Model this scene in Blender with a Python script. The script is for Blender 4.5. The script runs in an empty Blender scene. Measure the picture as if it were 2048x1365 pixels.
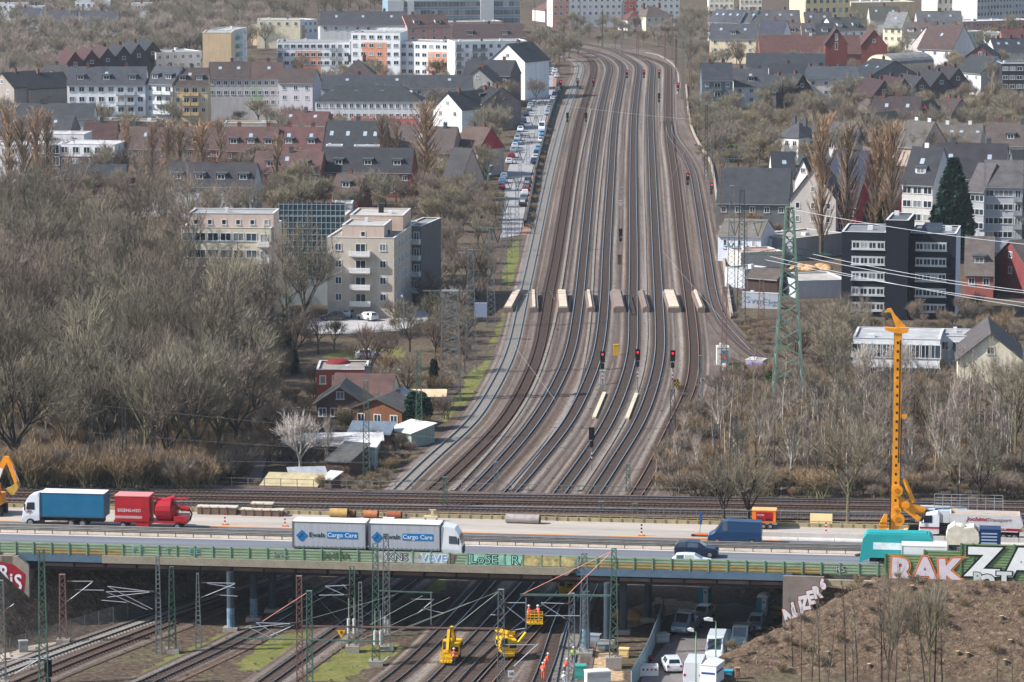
import bpy, math, random
import numpy as np
from mathutils import Vector, Matrix, Euler
R=math.radians; PI=math.pi
rnd=random.Random(7)
sc=bpy.context.scene
COL=sc.collection
# ---------------------------------------------------------------- camera and pixel helpers
F=7111.1; TH=R(8.32); CZ=86.6
cam=bpy.data.cameras.new('camera'); camo=bpy.data.objects.new('camera',cam); COL.objects.link(camo)
camo.location=(0,0,CZ); camo.rotation_euler=(PI/2-TH,0,0)
cam.lens=125.0; cam.sensor_width=36; cam.clip_start=1; cam.clip_end=12000
sc.camera=camo
CT,ST=math.cos(TH),math.sin(TH)
def ray(px,py):
    a=(px-1024)/F; b=-(py-682.5)/F
    return Vector((a,CT+b*ST,-ST+b*CT))
def PZ(px,py,z=0.0):
    d=ray(px,py); t=(z-CZ)/d.z
    return Vector((d.x*t,d.y*t,z))
def PD(px,py,Y):
    d=ray(px,py); t=Y/d.y
    return Vector((d.x*t,Y,CZ+d.z*t))
def TOPZ(P,py):
    b=-(py-682.5)/F
    return CZ+P.y*(-ST+b*CT)/(CT+b*ST)
# ---------------------------------------------------------------- motorway frame: u along, v away from the camera
O_=PZ(1024,1132.5,8.0); _a=PZ(100,1108.3,8.0); _b=PZ(1700,1150.2,8.0)
U=(_b-_a).normalized(); V=Vector((-U.y,U.x,0))
def MW(u,v,z=8.0): return Vector((O_.x+U.x*u+V.x*v,O_.y+U.y*u+V.y*v,z))
def uv(P): d=P-O_; return d.x*U.x+d.y*U.y, d.x*V.x+d.y*V.y
YAW=math.atan2(U.y,U.x)
def ux(px,v,z=8.0):
    # u of the motorway point that lies in the picture column px at offset v
    d=ray(px,1000); k=d.x/d.y
    u=(k*(O_.y+V.y*v)-(O_.x+V.x*v))/(U.x-k*U.y)
    # the column line passes under the camera, so the ratio x/y alone fixes it (pitch changes depth only a little)
    for _ in range(3):
        P=MW(u,v,z); q=(P.x)/(P.y*CT-(P.z-CZ)*ST)*F+1024
        u+=(px-q)/F*(P.y)
    return u
def clamp(x,a=0.0,b=1.0): return a if x<a else b if x>b else x
def ss(x): x=clamp(x); return x*x*(3-2*x)
def vback(u): return 54.0+0.03*(u+60)
def terr(X,Y):
    if Y>520 or Y<320: return 0.0
    dx=X-O_.x; dy=Y-O_.y
    u=dx*U.x+dy*U.y; v=dx*V.x+dy*V.y
    if v<-16 or v>85: return 0.0
    top=7.9-2.6*clamp((v-26.5)/4.5)
    fr=clamp((v+13.5)/12.0); bk=clamp((vback(u)-v)/8.0+1)
    h=top*min(fr,bk)
    if v<0: ul=-54.5+0.25*v; ur=30.5+0.85*v
    else: ul=-54+34.5*v/55; ur=31-13*v/55
    if u<0: s=clamp((ul+6-u)/9.0)
    elif v<0: s=clamp((u-ur)/9.0)
    elif v<24: s=clamp((u-31.3)/.6)
    else: s=max(clamp((u-31.3)/.6),clamp((u-ur+5)/9.0)*clamp((v-24)/5.0))
    return min(h,top*s)
def G(px,py):
    d=ray(px,py)
    t0=(8.5-CZ)/d.z; t1=(0-CZ)/d.z
    if abs(d.y*t0)>560 : return PZ(px,py,0)
    n=60; t=t0
    for i in range(n+1):
        t=t0+(t1-t0)*i/n
        if CZ+d.z*t<=terr(d.x*t,d.y*t): break
    X,Y=d.x*t,d.y*t
    return Vector((X,Y,terr(X,Y)))
# ---------------------------------------------------------------- materials
def lin(c):
    out=[]
    for x in c[:3]:
        x=x/255.0
        out.append(x/12.92 if x<=0.04045 else ((x+0.055)/1.055)**2.4)
    return (*out,1.0)
_M={}
def mat(c,rough=0.8,metal=0.0,var=0.18,sc_=0.6,emit=0,key=None,stretch=None,bump=0.0,rand=0.0,fine=0.0,spec=None):
    """plain surface whose colour is broken up by two octaves of noise in the object's own coordinates"""
    k=key or (tuple(c),rough,metal,var,sc_,emit,stretch,bump,rand,fine)
    if k in _M: return _M[k]
    m=bpy.data.materials.new('surface'); m.use_nodes=True; _M[k]=m
    nt=m.node_tree; N=nt.nodes; L=nt.links; b=N['Principled BSDF']
    b.inputs['Roughness'].default_value=rough; b.inputs['Metallic'].default_value=metal
    b.inputs['Specular IOR Level'].default_value=0.25 if spec is None else spec
    col=lin(c)
    if var<=0:
        b.inputs['Base Color'].default_value=col
    else:
        tc=N.new('ShaderNodeTexCoord'); nz=N.new('ShaderNodeTexNoise'); nz.inputs['Scale'].default_value=sc_
        nz.inputs['Detail'].default_value=5; nz.inputs['Roughness'].default_value=0.65
        src=tc.outputs['Object']
        if stretch:
            mp=N.new('ShaderNodeMapping'); mp.inputs['Scale'].default_value=stretch; L.new(src,mp.inputs['Vector']); src=mp.outputs['Vector']
        L.new(src,nz.inputs['Vector'])
        mr=N.new('ShaderNodeMapRange'); mr.inputs[1].default_value=0.3; mr.inputs[2].default_value=0.7
        mr.inputs[3].default_value=1-var; mr.inputs[4].default_value=1+var; L.new(nz.outputs['Fac'],mr.inputs[0])
        fac=mr.outputs[0]
        if fine>0:
            n2=N.new('ShaderNodeTexNoise'); n2.inputs['Scale'].default_value=sc_*9; n2.inputs['Detail'].default_value=2; L.new(src,n2.inputs['Vector'])
            m2=N.new('ShaderNodeMapRange'); m2.inputs[1].default_value=0.35; m2.inputs[2].default_value=0.65; m2.inputs[3].default_value=1-fine; m2.inputs[4].default_value=1+fine
            L.new(n2.outputs['Fac'],m2.inputs[0]); mu=N.new('ShaderNodeMath'); mu.operation='MULTIPLY'; L.new(fac,mu.inputs[0]); L.new(m2.outputs[0],mu.inputs[1]); fac=mu.outputs[0]
        if rand>0:
            oi=N.new('ShaderNodeObjectInfo'); m3=N.new('ShaderNodeMapRange'); m3.inputs[3].default_value=1-rand; m3.inputs[4].default_value=1+rand
            L.new(oi.outputs['Random'],m3.inputs[0]); mu=N.new('ShaderNodeMath'); mu.operation='MULTIPLY'; L.new(fac,mu.inputs[0]); L.new(m3.outputs[0],mu.inputs[1]); fac=mu.outputs[0]
        vm=N.new('ShaderNodeVectorMath'); vm.operation='SCALE'; vm.inputs[0].default_value=col[:3]
        L.new(fac,vm.inputs['Scale']); L.new(vm.outputs[0],b.inputs['Base Color'])
        if bump>0:
            bp=N.new('ShaderNodeBump'); bp.inputs['Strength'].default_value=bump; bp.inputs['Distance'].default_value=0.1
            L.new(fac,bp.inputs['Height']); L.new(bp.outputs[0],b.inputs['Normal'])
    if emit:
        b.inputs['Emission Color'].default_value=col; b.inputs['Emission Strength'].default_value=emit
    return m
def roofmat(c,row=0.35):
    """tiles: fine courses down the slope with blotches of weathering"""
    k=('roof',tuple(c),row)
    if k in _M: return _M[k]
    m=bpy.data.materials.new('roof_tiles'); m.use_nodes=True; _M[k]=m
    nt=m.node_tree; N=nt.nodes; L=nt.links; b=N['Principled BSDF']; b.inputs['Roughness'].default_value=0.75; b.inputs['Specular IOR Level'].default_value=0.3
    tc=N.new('ShaderNodeTexCoord'); w=N.new('ShaderNodeTexWave'); w.bands_direction='Z'; w.inputs['Scale'].default_value=0.5/row; w.inputs['Distortion'].default_value=0.6
    L.new(tc.outputs['Object'],w.inputs['Vector'])
    n=N.new('ShaderNodeTexNoise'); n.inputs['Scale'].default_value=0.55; n.inputs['Detail'].default_value=6; n.inputs['Roughness'].default_value=0.7; L.new(tc.outputs['Object'],n.inputs['Vector'])
    a=N.new('ShaderNodeMapRange'); a.inputs[3].default_value=0.86; a.inputs[4].default_value=1.12; L.new(w.outputs['Fac'],a.inputs[0])
    d=N.new('ShaderNodeMapRange'); d.inputs[1].default_value=0.3; d.inputs[2].default_value=0.7; d.inputs[3].default_value=0.68; d.inputs[4].default_value=1.35; L.new(n.outputs['Fac'],d.inputs[0])
    mu=N.new('ShaderNodeMath'); mu.operation='MULTIPLY'; L.new(a.outputs[0],mu.inputs[0]); L.new(d.outputs[0],mu.inputs[1])
    vm=N.new('ShaderNodeVectorMath'); vm.operation='SCALE'; vm.inputs[0].default_value=lin(c)[:3]; L.new(mu.outputs[0],vm.inputs['Scale']); L.new(vm.outputs[0],b.inputs['Base Color'])
    return m
def wallmat(c):
    """render or brick with faint vertical rain streaks"""
    return mat(c,0.9,0,0.13,0.9,stretch=(1,1,0.22),fine=0.05)
def glassmat():
    m=bpy.data.materials.new('window_glass'); m.use_nodes=True; N=m.node_tree.nodes; L=m.node_tree.links; b=N['Principled BSDF']; b.inputs['Specular IOR Level'].default_value=.7
    oi=N.new('ShaderNodeObjectInfo'); r=N.new('ShaderNodeValToRGB'); r.color_ramp.interpolation='CONSTANT'; e=r.color_ramp.elements
    for p,c in ((.3,(52,60,66)),(.55,(30,38,46)),(.7,(118,122,122)),(.82,(64,78,88)),(.93,(160,160,154))): e.new(p).color=lin(c)
    e[0].color=lin((36,46,56)); e[-1].color=lin((150,156,156)); L.new(oi.outputs['Random'],r.inputs[0]); L.new(r.outputs[0],b.inputs['Base Color']); b.inputs['Roughness'].default_value=.15; return m
GLASS=glassmat()
WHITE=mat((215,215,212),0.6,0,0.06)
FRAME=mat((205,207,208),0.5,0,0.05)
CONC=mat((150,143,134),0.9,0,0.2,0.8,fine=0.1)
DARK=mat((30,31,33),0.7,0,0.2)
STEEL=mat((120,126,128),0.5,0.5,0.2,2)
TYRE=mat((28,28,29),0.85,0,0.1)
RIM=mat((140,142,145),0.4,0.6,0.1)
# ---------------------------------------------------------------- mesh builder
class MB:
    def __init__(s): s.v=[]; s.f=[]; s.m=[]
    def q(s,pts,m=0):
        n=len(s.v); s.v+= [tuple(p) for p in pts]; s.f.append(tuple(range(n,n+len(pts)))); s.m.append(m); return s
    def box(s,x0,x1,y0,y1,z0,z1,m=0,top=None):
        n=len(s.v); s.v+=[(x0,y0,z0),(x1,y0,z0),(x1,y1,z0),(x0,y1,z0),(x0,y0,z1),(x1,y0,z1),(x1,y1,z1),(x0,y1,z1)]
        s.f+=[(n,n+3,n+2,n+1),(n+4,n+5,n+6,n+7),(n,n+1,n+5,n+4),(n+1,n+2,n+6,n+5),(n+2,n+3,n+7,n+6),(n+3,n,n+4,n+7)]
        s.m+=[m,m if top is None else top,m,m,m,m]; return s
    def bar(s,p,q_,w,h=None,m=0):
        p=Vector(p); q_=Vector(q_); h=h or w; d=q_-p
        if d.length<1e-6: return s
        d.normalize(); up=Vector((0,0,1)) if abs(d.z)<0.95 else Vector((0,1,0))
        a=d.cross(up).normalized()*(w/2); b=a.cross(d).normalized()*(h/2)
        n=len(s.v)
        for c in (p,q_):
            for (i,j) in ((-1,-1),(1,-1),(1,1),(-1,1)): s.v.append(tuple(c+a*i+b*j))
        s.f+=[(n,n+1,n+2,n+3),(n+7,n+6,n+5,n+4)]+[(n+i,n+4+i,n+4+(i+1)%4,n+(i+1)%4) for i in range(4)]
        s.m+=[m]*6; return s
    def tube(s,p,q_,r0,r1=None,k=8,m=0,cap=True):
        p=Vector(p); q_=Vector(q_); r1=r0 if r1 is None else r1; d=(q_-p)
        if d.length<1e-6: return s
        d.normalize(); up=Vector((0,0,1)) if abs(d.z)<0.9 else Vector((1,0,0))
        a=d.cross(up).normalized(); b=a.cross(d).normalized(); n=len(s.v)
        for c,r in ((p,r0),(q_,r1)):
            for i in range(k):
                t=2*PI*i/k; s.v.append(tuple(c+a*(r*math.cos(t))+b*(r*math.sin(t))))
        for i in range(k): s.f.append((n+i,n+(i+1)%k,n+k+(i+1)%k,n+k+i)); s.m.append(m)
        if cap: s.f+=[tuple(n+k-1-i for i in range(k)),tuple(n+k+i for i in range(k))]; s.m+=[m,m]
        return s
    def prism(s,pts,y0,y1,m=0):
        """outline in x,z extruded from y0 to y1"""
        n=len(s.v); k=len(pts)
        s.v+=[(x,y0,z) for x,z in pts]+[(x,y1,z) for x,z in pts]
        s.f+=[tuple(range(n,n+k)),tuple(n+2*k-1-i for i in range(k))]+[(n+i,n+k+i,n+k+(i+1)%k,n+(i+1)%k) for i in range(k)]
        s.m+=[m]*(k+2); return s
    def rprism(s,pts,x0,x1,m=0):
        """outline in y,z extruded from x0 to x1"""
        n=len(s.v); k=len(pts)
        s.v+=[(x0,y,z) for y,z in pts]+[(x1,y,z) for y,z in pts]
        s.f+=[tuple(n+k-1-i for i in range(k)),tuple(range(n+k,n+2*k))]+[(n+i,n+(i+1)%k,n+k+(i+1)%k,n+k+i) for i in range(k)]
        s.m+=[m]*(k+2); return s
    def ball(s,c,r,sz=1.0,m=0,k=8,j=5):
        n=len(s.v)
        for a in range(j+1):
            t=PI*a/j
            for i in range(k):
                p=2*PI*i/k; s.v.append((c[0]+r*math.sin(t)*math.cos(p),c[1]+r*math.sin(t)*math.sin(p),c[2]+r*sz*math.cos(t)))
        for a in range(j):
            for i in range(k): s.f.append((n+a*k+i,n+(a+1)*k+i,n+(a+1)*k+(i+1)%k,n+a*k+(i+1)%k)); s.m.append(m)
        return s
    def mesh(s,mats):
        me=bpy.data.meshes.new('shape'); me.from_pydata(s.v,[],s.f)
        for x in (mats if isinstance(mats,(list,tuple)) else [mats]): me.materials.append(x)
        if any(s.m): me.polygons.foreach_set('material_index',s.m)
        me.update(); return me
    def build(s,name,mats,parent=None,loc=None,rz=0,smooth=False):
        me=s.mesh(mats)
        if smooth: me.polygons.foreach_set('use_smooth',[True]*len(me.polygons))
        return link(name,me,parent,loc,rz)
def link(name,me,parent=None,loc=None,rz=0):
    o=bpy.data.objects.new(name,me); COL.objects.link(o)
    if parent is not None: o.parent=parent
    if loc is not None: o.location=loc
    if rz: o.rotation_euler=(0,0,rz)
    return o
def tag(o,label,cat,group=None):
    o['label']=label; o['category']=cat
    if group: o['group']=group
    return o
def empty(name,loc,rz,label,cat,group=None):
    o=bpy.data.objects.new(name,None); COL.objects.link(o); o.location=loc; o.rotation_euler=(0,0,rz); o.empty_display_size=0.5
    return tag(o,label,cat,group)
_kids={}
def kids_of(o):
    return [c for c in o.children]
def dup(src,loc,rz=0,label=None,scale=None,group=None,name=None):
    def cp(o,par):
        c=o.copy(); COL.objects.link(c)
        if par is not None: c.parent=par
        for k in o.children: cp(k,c)
        return c
    r=cp(src,None); r.location=loc; r.rotation_euler=(0,0,rz)
    if scale is not None: r.scale=scale if isinstance(scale,(tuple,list,Vector)) else (scale,)*3
    if label: r['label']=label
    if group: r['group']=group
    if name: r.name=name
    return r
def struct(o,kind='structure'): o['kind']=kind; return o
def lettering(txt,size,mats,parent,loc,rot,name='lettering',extr=0.01,off=0.0,xs=1.0,shear=0.0,sp=1.0,label=None):
    cu=bpy.data.curves.new('lettering','FONT'); cu.body=txt; cu.size=size; cu.extrude=extr; cu.offset=off; cu.align_x='CENTER'; cu.align_y='CENTER'
    cu.shear=shear; cu.space_character=sp; cu.resolution_u=3
    o=bpy.data.objects.new('tmp',cu); COL.objects.link(o); bpy.context.view_layer.update()
    me=bpy.data.meshes.new_from_object(o.evaluated_get(bpy.context.evaluated_depsgraph_get()))
    bpy.data.objects.remove(o); me.materials.clear(); me.materials.append(mats)
    t=link(name,me,parent); t.location=loc; t.rotation_euler=rot; t.scale=(xs,1,1)
    return t
ORD=['first','second','third','fourth','fifth','sixth','seventh','eighth','ninth','tenth','eleventh','twelfth','thirteenth','fourteenth','fifteenth','sixteenth','seventeenth','eighteenth','nineteenth','twentieth']
def nth(i):
    if i<20: return ORD[i]
    i+=1; return '%d%s'%(i,{1:'st',2:'nd',3:'rd'}.get(i%10 if i%100 not in (11,12,13) else 0,'th'))
# ---------------------------------------------------------------- ground sheet
def inpoly(x,y,P):
    c=False; j=len(P)-1
    for i in range(len(P)):
        if (P[i][1]>y)!=(P[j][1]>y) and x<(P[j][0]-P[i][0])*(y-P[i][1])/(P[j][1]-P[i][1])+P[i][0]: c=not c
        j=i
    return c
def axis(parts):
    out=[]
    for a,b,st in parts:
        x=a
        while x<b-1e-6: out.append(x); x+=st
    out.append(parts[-1][1]); return out
GRASS=[[(250,1365),(330,1318),(455,1262),(530,1262),(440,1302),(330,1365)],[(470,1330),(540,1272),(640,1262),(610,1300),(560,1335),(490,1345)],
 [(600,1365),(680,1300),(740,1290),(800,1285),(815,1300),(745,1330),(690,1365)],[(595,1200),(640,1165),(700,1150),(700,1160),(640,1210)],[(40,1310),(130,1280),(200,1272),(130,1300),(60,1325)],
 [(880,840),(925,770),(945,735),(985,715),(975,760),(925,815),(885,850)],[(1005,560),(1012,500),(1040,470),(1042,500),(1030,560),(1020,580)],[(975,700),(1000,640),(1022,600),(1015,640),(995,690)],
 [(690,1160),(720,1150),(700,1175)],[(1060,1150),(1100,1150),(1080,1190)],[(835,1160),(900,1155),(880,1190),(830,1185)],
 [(700,870),(860,850),(840,870),(700,890)],[(1450,740),(1500,720),(1520,760),(1460,780)],[(700,690),(800,690),(820,720),(640,715)]]
DIRT=[[(1225,1225),(1300,1205),(1330,1240),(1240,1260)],[(1150,1290),(1210,1290),(1250,1365),(1150,1365)],[(1310,1195),(1570,1225),(1500,1280),(1420,1215),(1330,1230)],[(1160,1205),(1215,1215),(1205,1250),(1160,1235)]]
GP=[[PZ(*p)[:2] for p in P] for P in GRASS]; DP=[[PZ(*p)[:2] for p in P] for P in DIRT]
def boxof(P): return (min(p[0] for p in P),max(p[0] for p in P),min(p[1] for p in P),max(p[1] for p in P))
GB=[boxof(P) for P in GP]; DB=[boxof(P) for P in DP]
xs=axis([(-2600,-600,250),(-600,-160,40),(-160,-70,6),(-70,70,0.9),(70,160,6),(160,600,40),(600,2600,250)])
ys=axis([(150,330,15),(330,450,0.9),(450,520,2.5),(520,1250,8),(1250,2500,90),(2500,7000,750)])
vv=[];cc=[]
for y in ys:
    for x in xs:
        z=terr(x,y)
        if z>0.3 and z<7.7: z+=rnd.uniform(-.16,.16)
        g=d=0.0
        if 330<y<1000 and -75<x<75:
            for P,B in zip(GP,GB):
                if B[0]<=x<=B[1] and B[2]<=y<=B[3] and inpoly(x,y,P): g=1.0; break
            for P,B in zip(DP,DB):
                if B[0]<=x<=B[1] and B[2]<=y<=B[3] and inpoly(x,y,P): d=1.0; break
        vv.append((x,y,z)); cc.append((g,d,1.0 if z>0.5 else 0.0,1.0))
nx=len(xs); ff=[(j*nx+i,j*nx+i+1,(j+1)*nx+i+1,(j+1)*nx+i) for j in range(len(ys)-1) for i in range(nx-1)]
me=bpy.data.meshes.new('ground'); me.from_pydata(vv,[],ff)
ca=me.color_attributes.new('cover','FLOAT_COLOR','POINT'); ca.data.foreach_set('color',[x for c in cc for x in c])
me.polygons.foreach_set('use_smooth',[True]*len(me.polygons)); me.update()
gm=bpy.data.materials.new('ground_cover'); gm.use_nodes=True; nt=gm.node_tree; N=nt.nodes; L=nt.links; bs=N['Principled BSDF']; bs.inputs['Roughness'].default_value=0.95; bs.inputs['Specular IOR Level'].default_value=0.1
tc=N.new('ShaderNodeTexCoord'); at=N.new('ShaderNodeAttribute'); at.attribute_name='cover'; sp=N.new('ShaderNodeSeparateColor'); L.new(at.outputs['Color'],sp.inputs[0])
def nz(scale,det=5,rough=.65):
    n=N.new('ShaderNodeTexNoise'); n.inputs['Scale'].default_value=scale; n.inputs['Detail'].default_value=det; n.inputs['Roughness'].default_value=rough; L.new(tc.outputs['Object'],n.inputs['Vector']); return n
def ramp(src,stops):
    r=N.new('ShaderNodeValToRGB'); L.new(src,r.inputs[0]); e=r.color_ramp.elements
    while len(e)<len(stops): e.new(0.5)
    for i,(p,c) in enumerate(stops): e[i].position=p; e[i].color=lin(c)
    return r
def mix(f,a,b):
    m=N.new('ShaderNodeMix'); m.data_type='RGBA'
    if isinstance(f,float): m.inputs[0].default_value=f
    else: L.new(f,m.inputs[0])
    L.new(a,m.inputs[6]); L.new(b,m.inputs[7]); return m.outputs[2]
n1=nz(.09,8,.72); n2=nz(1.6,4); n3=nz(.35,6)
base=ramp(n1.outputs['Fac'],[(.32,(52,42,36)),(.48,(78,66,56)),(.6,(84,80,58)),(.72,(106,92,80))])
spk=ramp(n2.outputs['Fac'],[(.35,(52,42,38)),(.55,(112,96,84)),(.72,(178,158,136))])
c0=mix(.35,base.outputs[0],spk.outputs[0])
n4=nz(5.0,3,.8)
n5=nz(.5,4,.7)
slope0=ramp(n4.outputs['Fac'],[(.3,(36,28,26)),(.46,(78,62,52)),(.58,(112,92,76)),(.7,(190,168,140))])
slope1=ramp(n5.outputs['Fac'],[(.35,(58,44,38)),(.5,(92,76,58)),(.65,(104,98,66))])
class _H: pass
slope=_H(); slope.outputs=[mix(.45,slope0.outputs[0],slope1.outputs[0])]
c0=mix(sp.outputs[2],c0,mix(.35,slope.outputs[0],spk.outputs[0]))
gr0=ramp(n3.outputs['Fac'],[(.3,(76,78,46)),(.5,(102,108,54)),(.7,(122,120,76))]); gr1=ramp(n2.outputs['Fac'],[(.3,(88,74,58)),(.5,(112,110,62)),(.7,(136,130,92))])
class _G: pass
gr=_G(); gr.outputs=[mix(.45,gr0.outputs[0],gr1.outputs[0])]
def soft(o,lo=.42,hi=.6):
    a=N.new('ShaderNodeMath'); a.operation='MULTIPLY_ADD'; L.new(n3.outputs['Fac'],a.inputs[0]); a.inputs[1].default_value=1.5; a.inputs[2].default_value=-.75
    b=N.new('ShaderNodeMath'); b.operation='ADD'; L.new(a.outputs[0],b.inputs[0]); L.new(o,b.inputs[1])
    c=N.new('ShaderNodeMapRange'); c.inputs[1].default_value=lo; c.inputs[2].default_value=hi+.2; L.new(b.outputs[0],c.inputs[0]); return c.outputs[0]
c0=mix(soft(sp.outputs[0]),c0,gr.outputs[0])
dr=ramp(n2.outputs['Fac'],[(.35,(150,122,94)),(.6,(186,160,128)),(.75,(205,184,156))])
c0=mix(soft(sp.outputs[1]),c0,dr.outputs[0])
L.new(c0,bs.inputs['Base Color'])
bp=N.new('ShaderNodeBump'); bp.inputs['Strength'].default_value=.6; bp.inputs['Distance'].default_value=.25; L.new(n2.outputs['Fac'],bp.inputs['Height']); L.new(bp.outputs[0],bs.inputs['Normal'])
me.materials.append(gm); struct(link('ground',me))
# ---------------------------------------------------------------- polyline sheets
def smooth(P,n=6):
    out=[]
    for i in range(len(P)-1):
        p0=P[max(i-1,0)];p1=P[i];p2=P[i+1];p3=P[min(i+2,len(P)-1)]
        for k in range(n):
            t=k/n
            out.append(tuple(0.5*((2*p1[j])+(-p0[j]+p2[j])*t+(2*p0[j]-5*p1[j]+4*p2[j]-p3[j])*t*t+(-p0[j]+3*p1[j]-3*p2[j]+p3[j])*t*t*t) for j in (0,1)))
    out.append(tuple(P[-1])); return out
def resample(W,step):
    L_=[0]
    for a,b in zip(W,W[1:]): L_.append(L_[-1]+math.hypot(b[0]-a[0],b[1]-a[1]))
    n=max(2,int(L_[-1]/step)); out=[]; j=0
    for i in range(n+1):
        t=L_[-1]*i/n
        while j<len(L_)-2 and L_[j+1]<t: j+=1
        s=(t-L_[j])/max(L_[j+1]-L_[j],1e-9); out.append((W[j][0]+(W[j+1][0]-W[j][0])*s,W[j][1]+(W[j+1][1]-W[j][1])*s))
    return out
def relax(W,k=3):
    for _ in range(k):
        W=[W[0]]+[((W[i-1][0]+2*W[i][0]+W[i+1][0])/4,(W[i-1][1]+2*W[i][1]+W[i+1][1])/4) for i in range(1,len(W)-1)]+[W[-1]]
    return W
def normals(W):
    out=[]
    for i in range(len(W)):
        a=W[max(i-1,0)];b=W[min(i+1,len(W)-1)]; d=math.hypot(b[0]-a[0],b[1]-a[1]) or 1
        out.append((-(b[1]-a[1])/d,(b[0]-a[0])/d))
    return out
def strip(mb,W,o0,o1,z0,z1=None,m=0,zf=None):
    Nn=normals(W); n=len(mb.v); z1=z0 if z1 is None else z1
    for (x,y),(a,b) in zip(W,Nn):
        mb.v.append((x+a*o0,y+b*o0,z0)); mb.v.append((x+a*o1,y+b*o1,z1))
    for i in range(len(W)-1): mb.f.append((n+2*i,n+2*i+2,n+2*i+3,n+2*i+1)); mb.m.append(m)
def ground_sheet(name,pts,z,material,kind='structure',n=1):
    W=[PZ(x,y,z) for x,y in (smooth(pts+[pts[0]],n) if n>1 else pts)]
    mb=MB(); mb.q(W); me=mb.mesh(material)
    import bmesh
    bm=bmesh.new(); bm.from_mesh(me); bmesh.ops.triangulate(bm,faces=bm.faces); bm.normal_update()
    if sum(f.normal.z for f in bm.faces)<0: bmesh.ops.reverse_faces(bm,faces=bm.faces)
    bm.to_mesh(me); bm.free()
    o=link(name,me); o['kind']=kind; return o
# ballast of the wide fan: streaky gravel, drawn out along the line (its own material, mapped in object space)
bm_=bpy.data.materials.new('ballast_field'); bm_.use_nodes=True; nt=bm_.node_tree; N=nt.nodes; L=nt.links; bs=N['Principled BSDF']; bs.inputs['Roughness'].default_value=0.95; bs.inputs['Specular IOR Level'].default_value=0.1
tc=N.new('ShaderNodeTexCoord')
def nz2(scale,st=(1,1,1),det=4):
    mp=N.new('ShaderNodeMapping'); mp.inputs['Scale'].default_value=st; L.new(tc.outputs['Object'],mp.inputs['Vector'])
    n=N.new('ShaderNodeTexNoise'); n.inputs['Scale'].default_value=scale; n.inputs['Detail'].default_value=det; n.inputs['Roughness'].default_value=.7; L.new(mp.outputs[0],n.inputs['Vector']); return n
a1=nz2(.9,(1,.025,1)); a2=nz2(3.2,(1,.6,1)); a3=nz2(.06,(1,.5,1))
r1=ramp(a1.outputs['Fac'],[(.34,(66,57,53)),(.46,(88,77,71)),(.56,(104,94,87)),(.68,(134,124,114))])
r2=ramp(a2.outputs['Fac'],[(.35,(56,48,45)),(.55,(98,86,79)),(.75,(146,134,124))])
r3=ramp(a3.outputs['Fac'],[(.4,(104,84,72)),(.6,(132,126,118))])
L.new(mix(.35,mix(.4,r1.outputs[0],r2.outputs[0]),r3.outputs[0]),bs.inputs['Base Color'])
BED=[(745,1000),(790,975),(855,905),(905,850),(950,790),(985,715),(1005,650),(1022,590),(1038,520),(1052,440),(1074,350),(1090,280),(1104,235),(1128,175),(1142,150),(1140,125),(1120,108),(1112,92),(1180,84),(1260,92),(1312,105),(1345,122),(1360,145),(1367,200),(1372,245),(1400,300),(1415,345),(1428,420),(1440,500),(1455,590),(1475,650),(1500,690),(1575,745),(1600,780),(1540,760),(1480,722),(1450,712),(1440,760),(1430,830),(1390,900),(1340,1000)]
ground_sheet('ballast_field',BED,0.06,bm_)
# the rough verge right of the fan and dirt yard road
ASPH=mat((120,120,122),0.9,0,0.14,0.25,fine=0.08,spec=.15)
road_m=mat((146,145,146),0.9,0,0.12,0.08,fine=0.06,spec=.15)
ground_sheet('street',[(1083,128),(1108,128),(1106,180),(1092,235),(1080,290),(1062,350),(1050,420),(1040,470),(1000,478),(1008,420),(1010,360),(1028,300),(1050,240),(1068,190)],0.05,road_m)
ground_sheet('pavement',[(1106,140),(1114,140),(1112,185),(1098,240),(1086,290),(1072,345),(1062,420),(1058,470),(1042,470),(1052,420),(1064,350),(1082,290),(1094,235),(1106,180)],0.09,mat((150,112,96),.95,0,.25,.5))
ground_sheet('yard_road',[(1270,1400),(1290,1340),(1330,1290),(1375,1240),(1400,1215),(1470,1205),(1540,1225),(1500,1260),(1450,1315),(1420,1365),(1410,1400)],0.05,mat((112,106,104),.9,0,.2,.4,fine=.1))
ground_sheet('path',[(0,1300),(120,1283),(215,1262),(260,1262),(240,1272),(140,1300),(0,1325)],0.06,mat((168,156,140),.95,0,.2,.5))
ground_sheet('garden_path',[(480,960),(500,920),(530,870),(545,850),(555,855),(545,880),(530,930),(520,965)],0.05,mat((128,112,108),.95,0,.2,.5))
ground_sheet('car_park',[(620,640),(700,620),(860,615),(860,640),(800,662),(700,668),(610,668)],0.05,mat((170,166,165),.95,0,.2,.2))
ground_sheet('side_road',[(1560,1365-300),(1575,760),(1680,790),(1690,800),(1560,775)],0.04,mat((120,104,96),.95,0,.2,.4))
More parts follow.
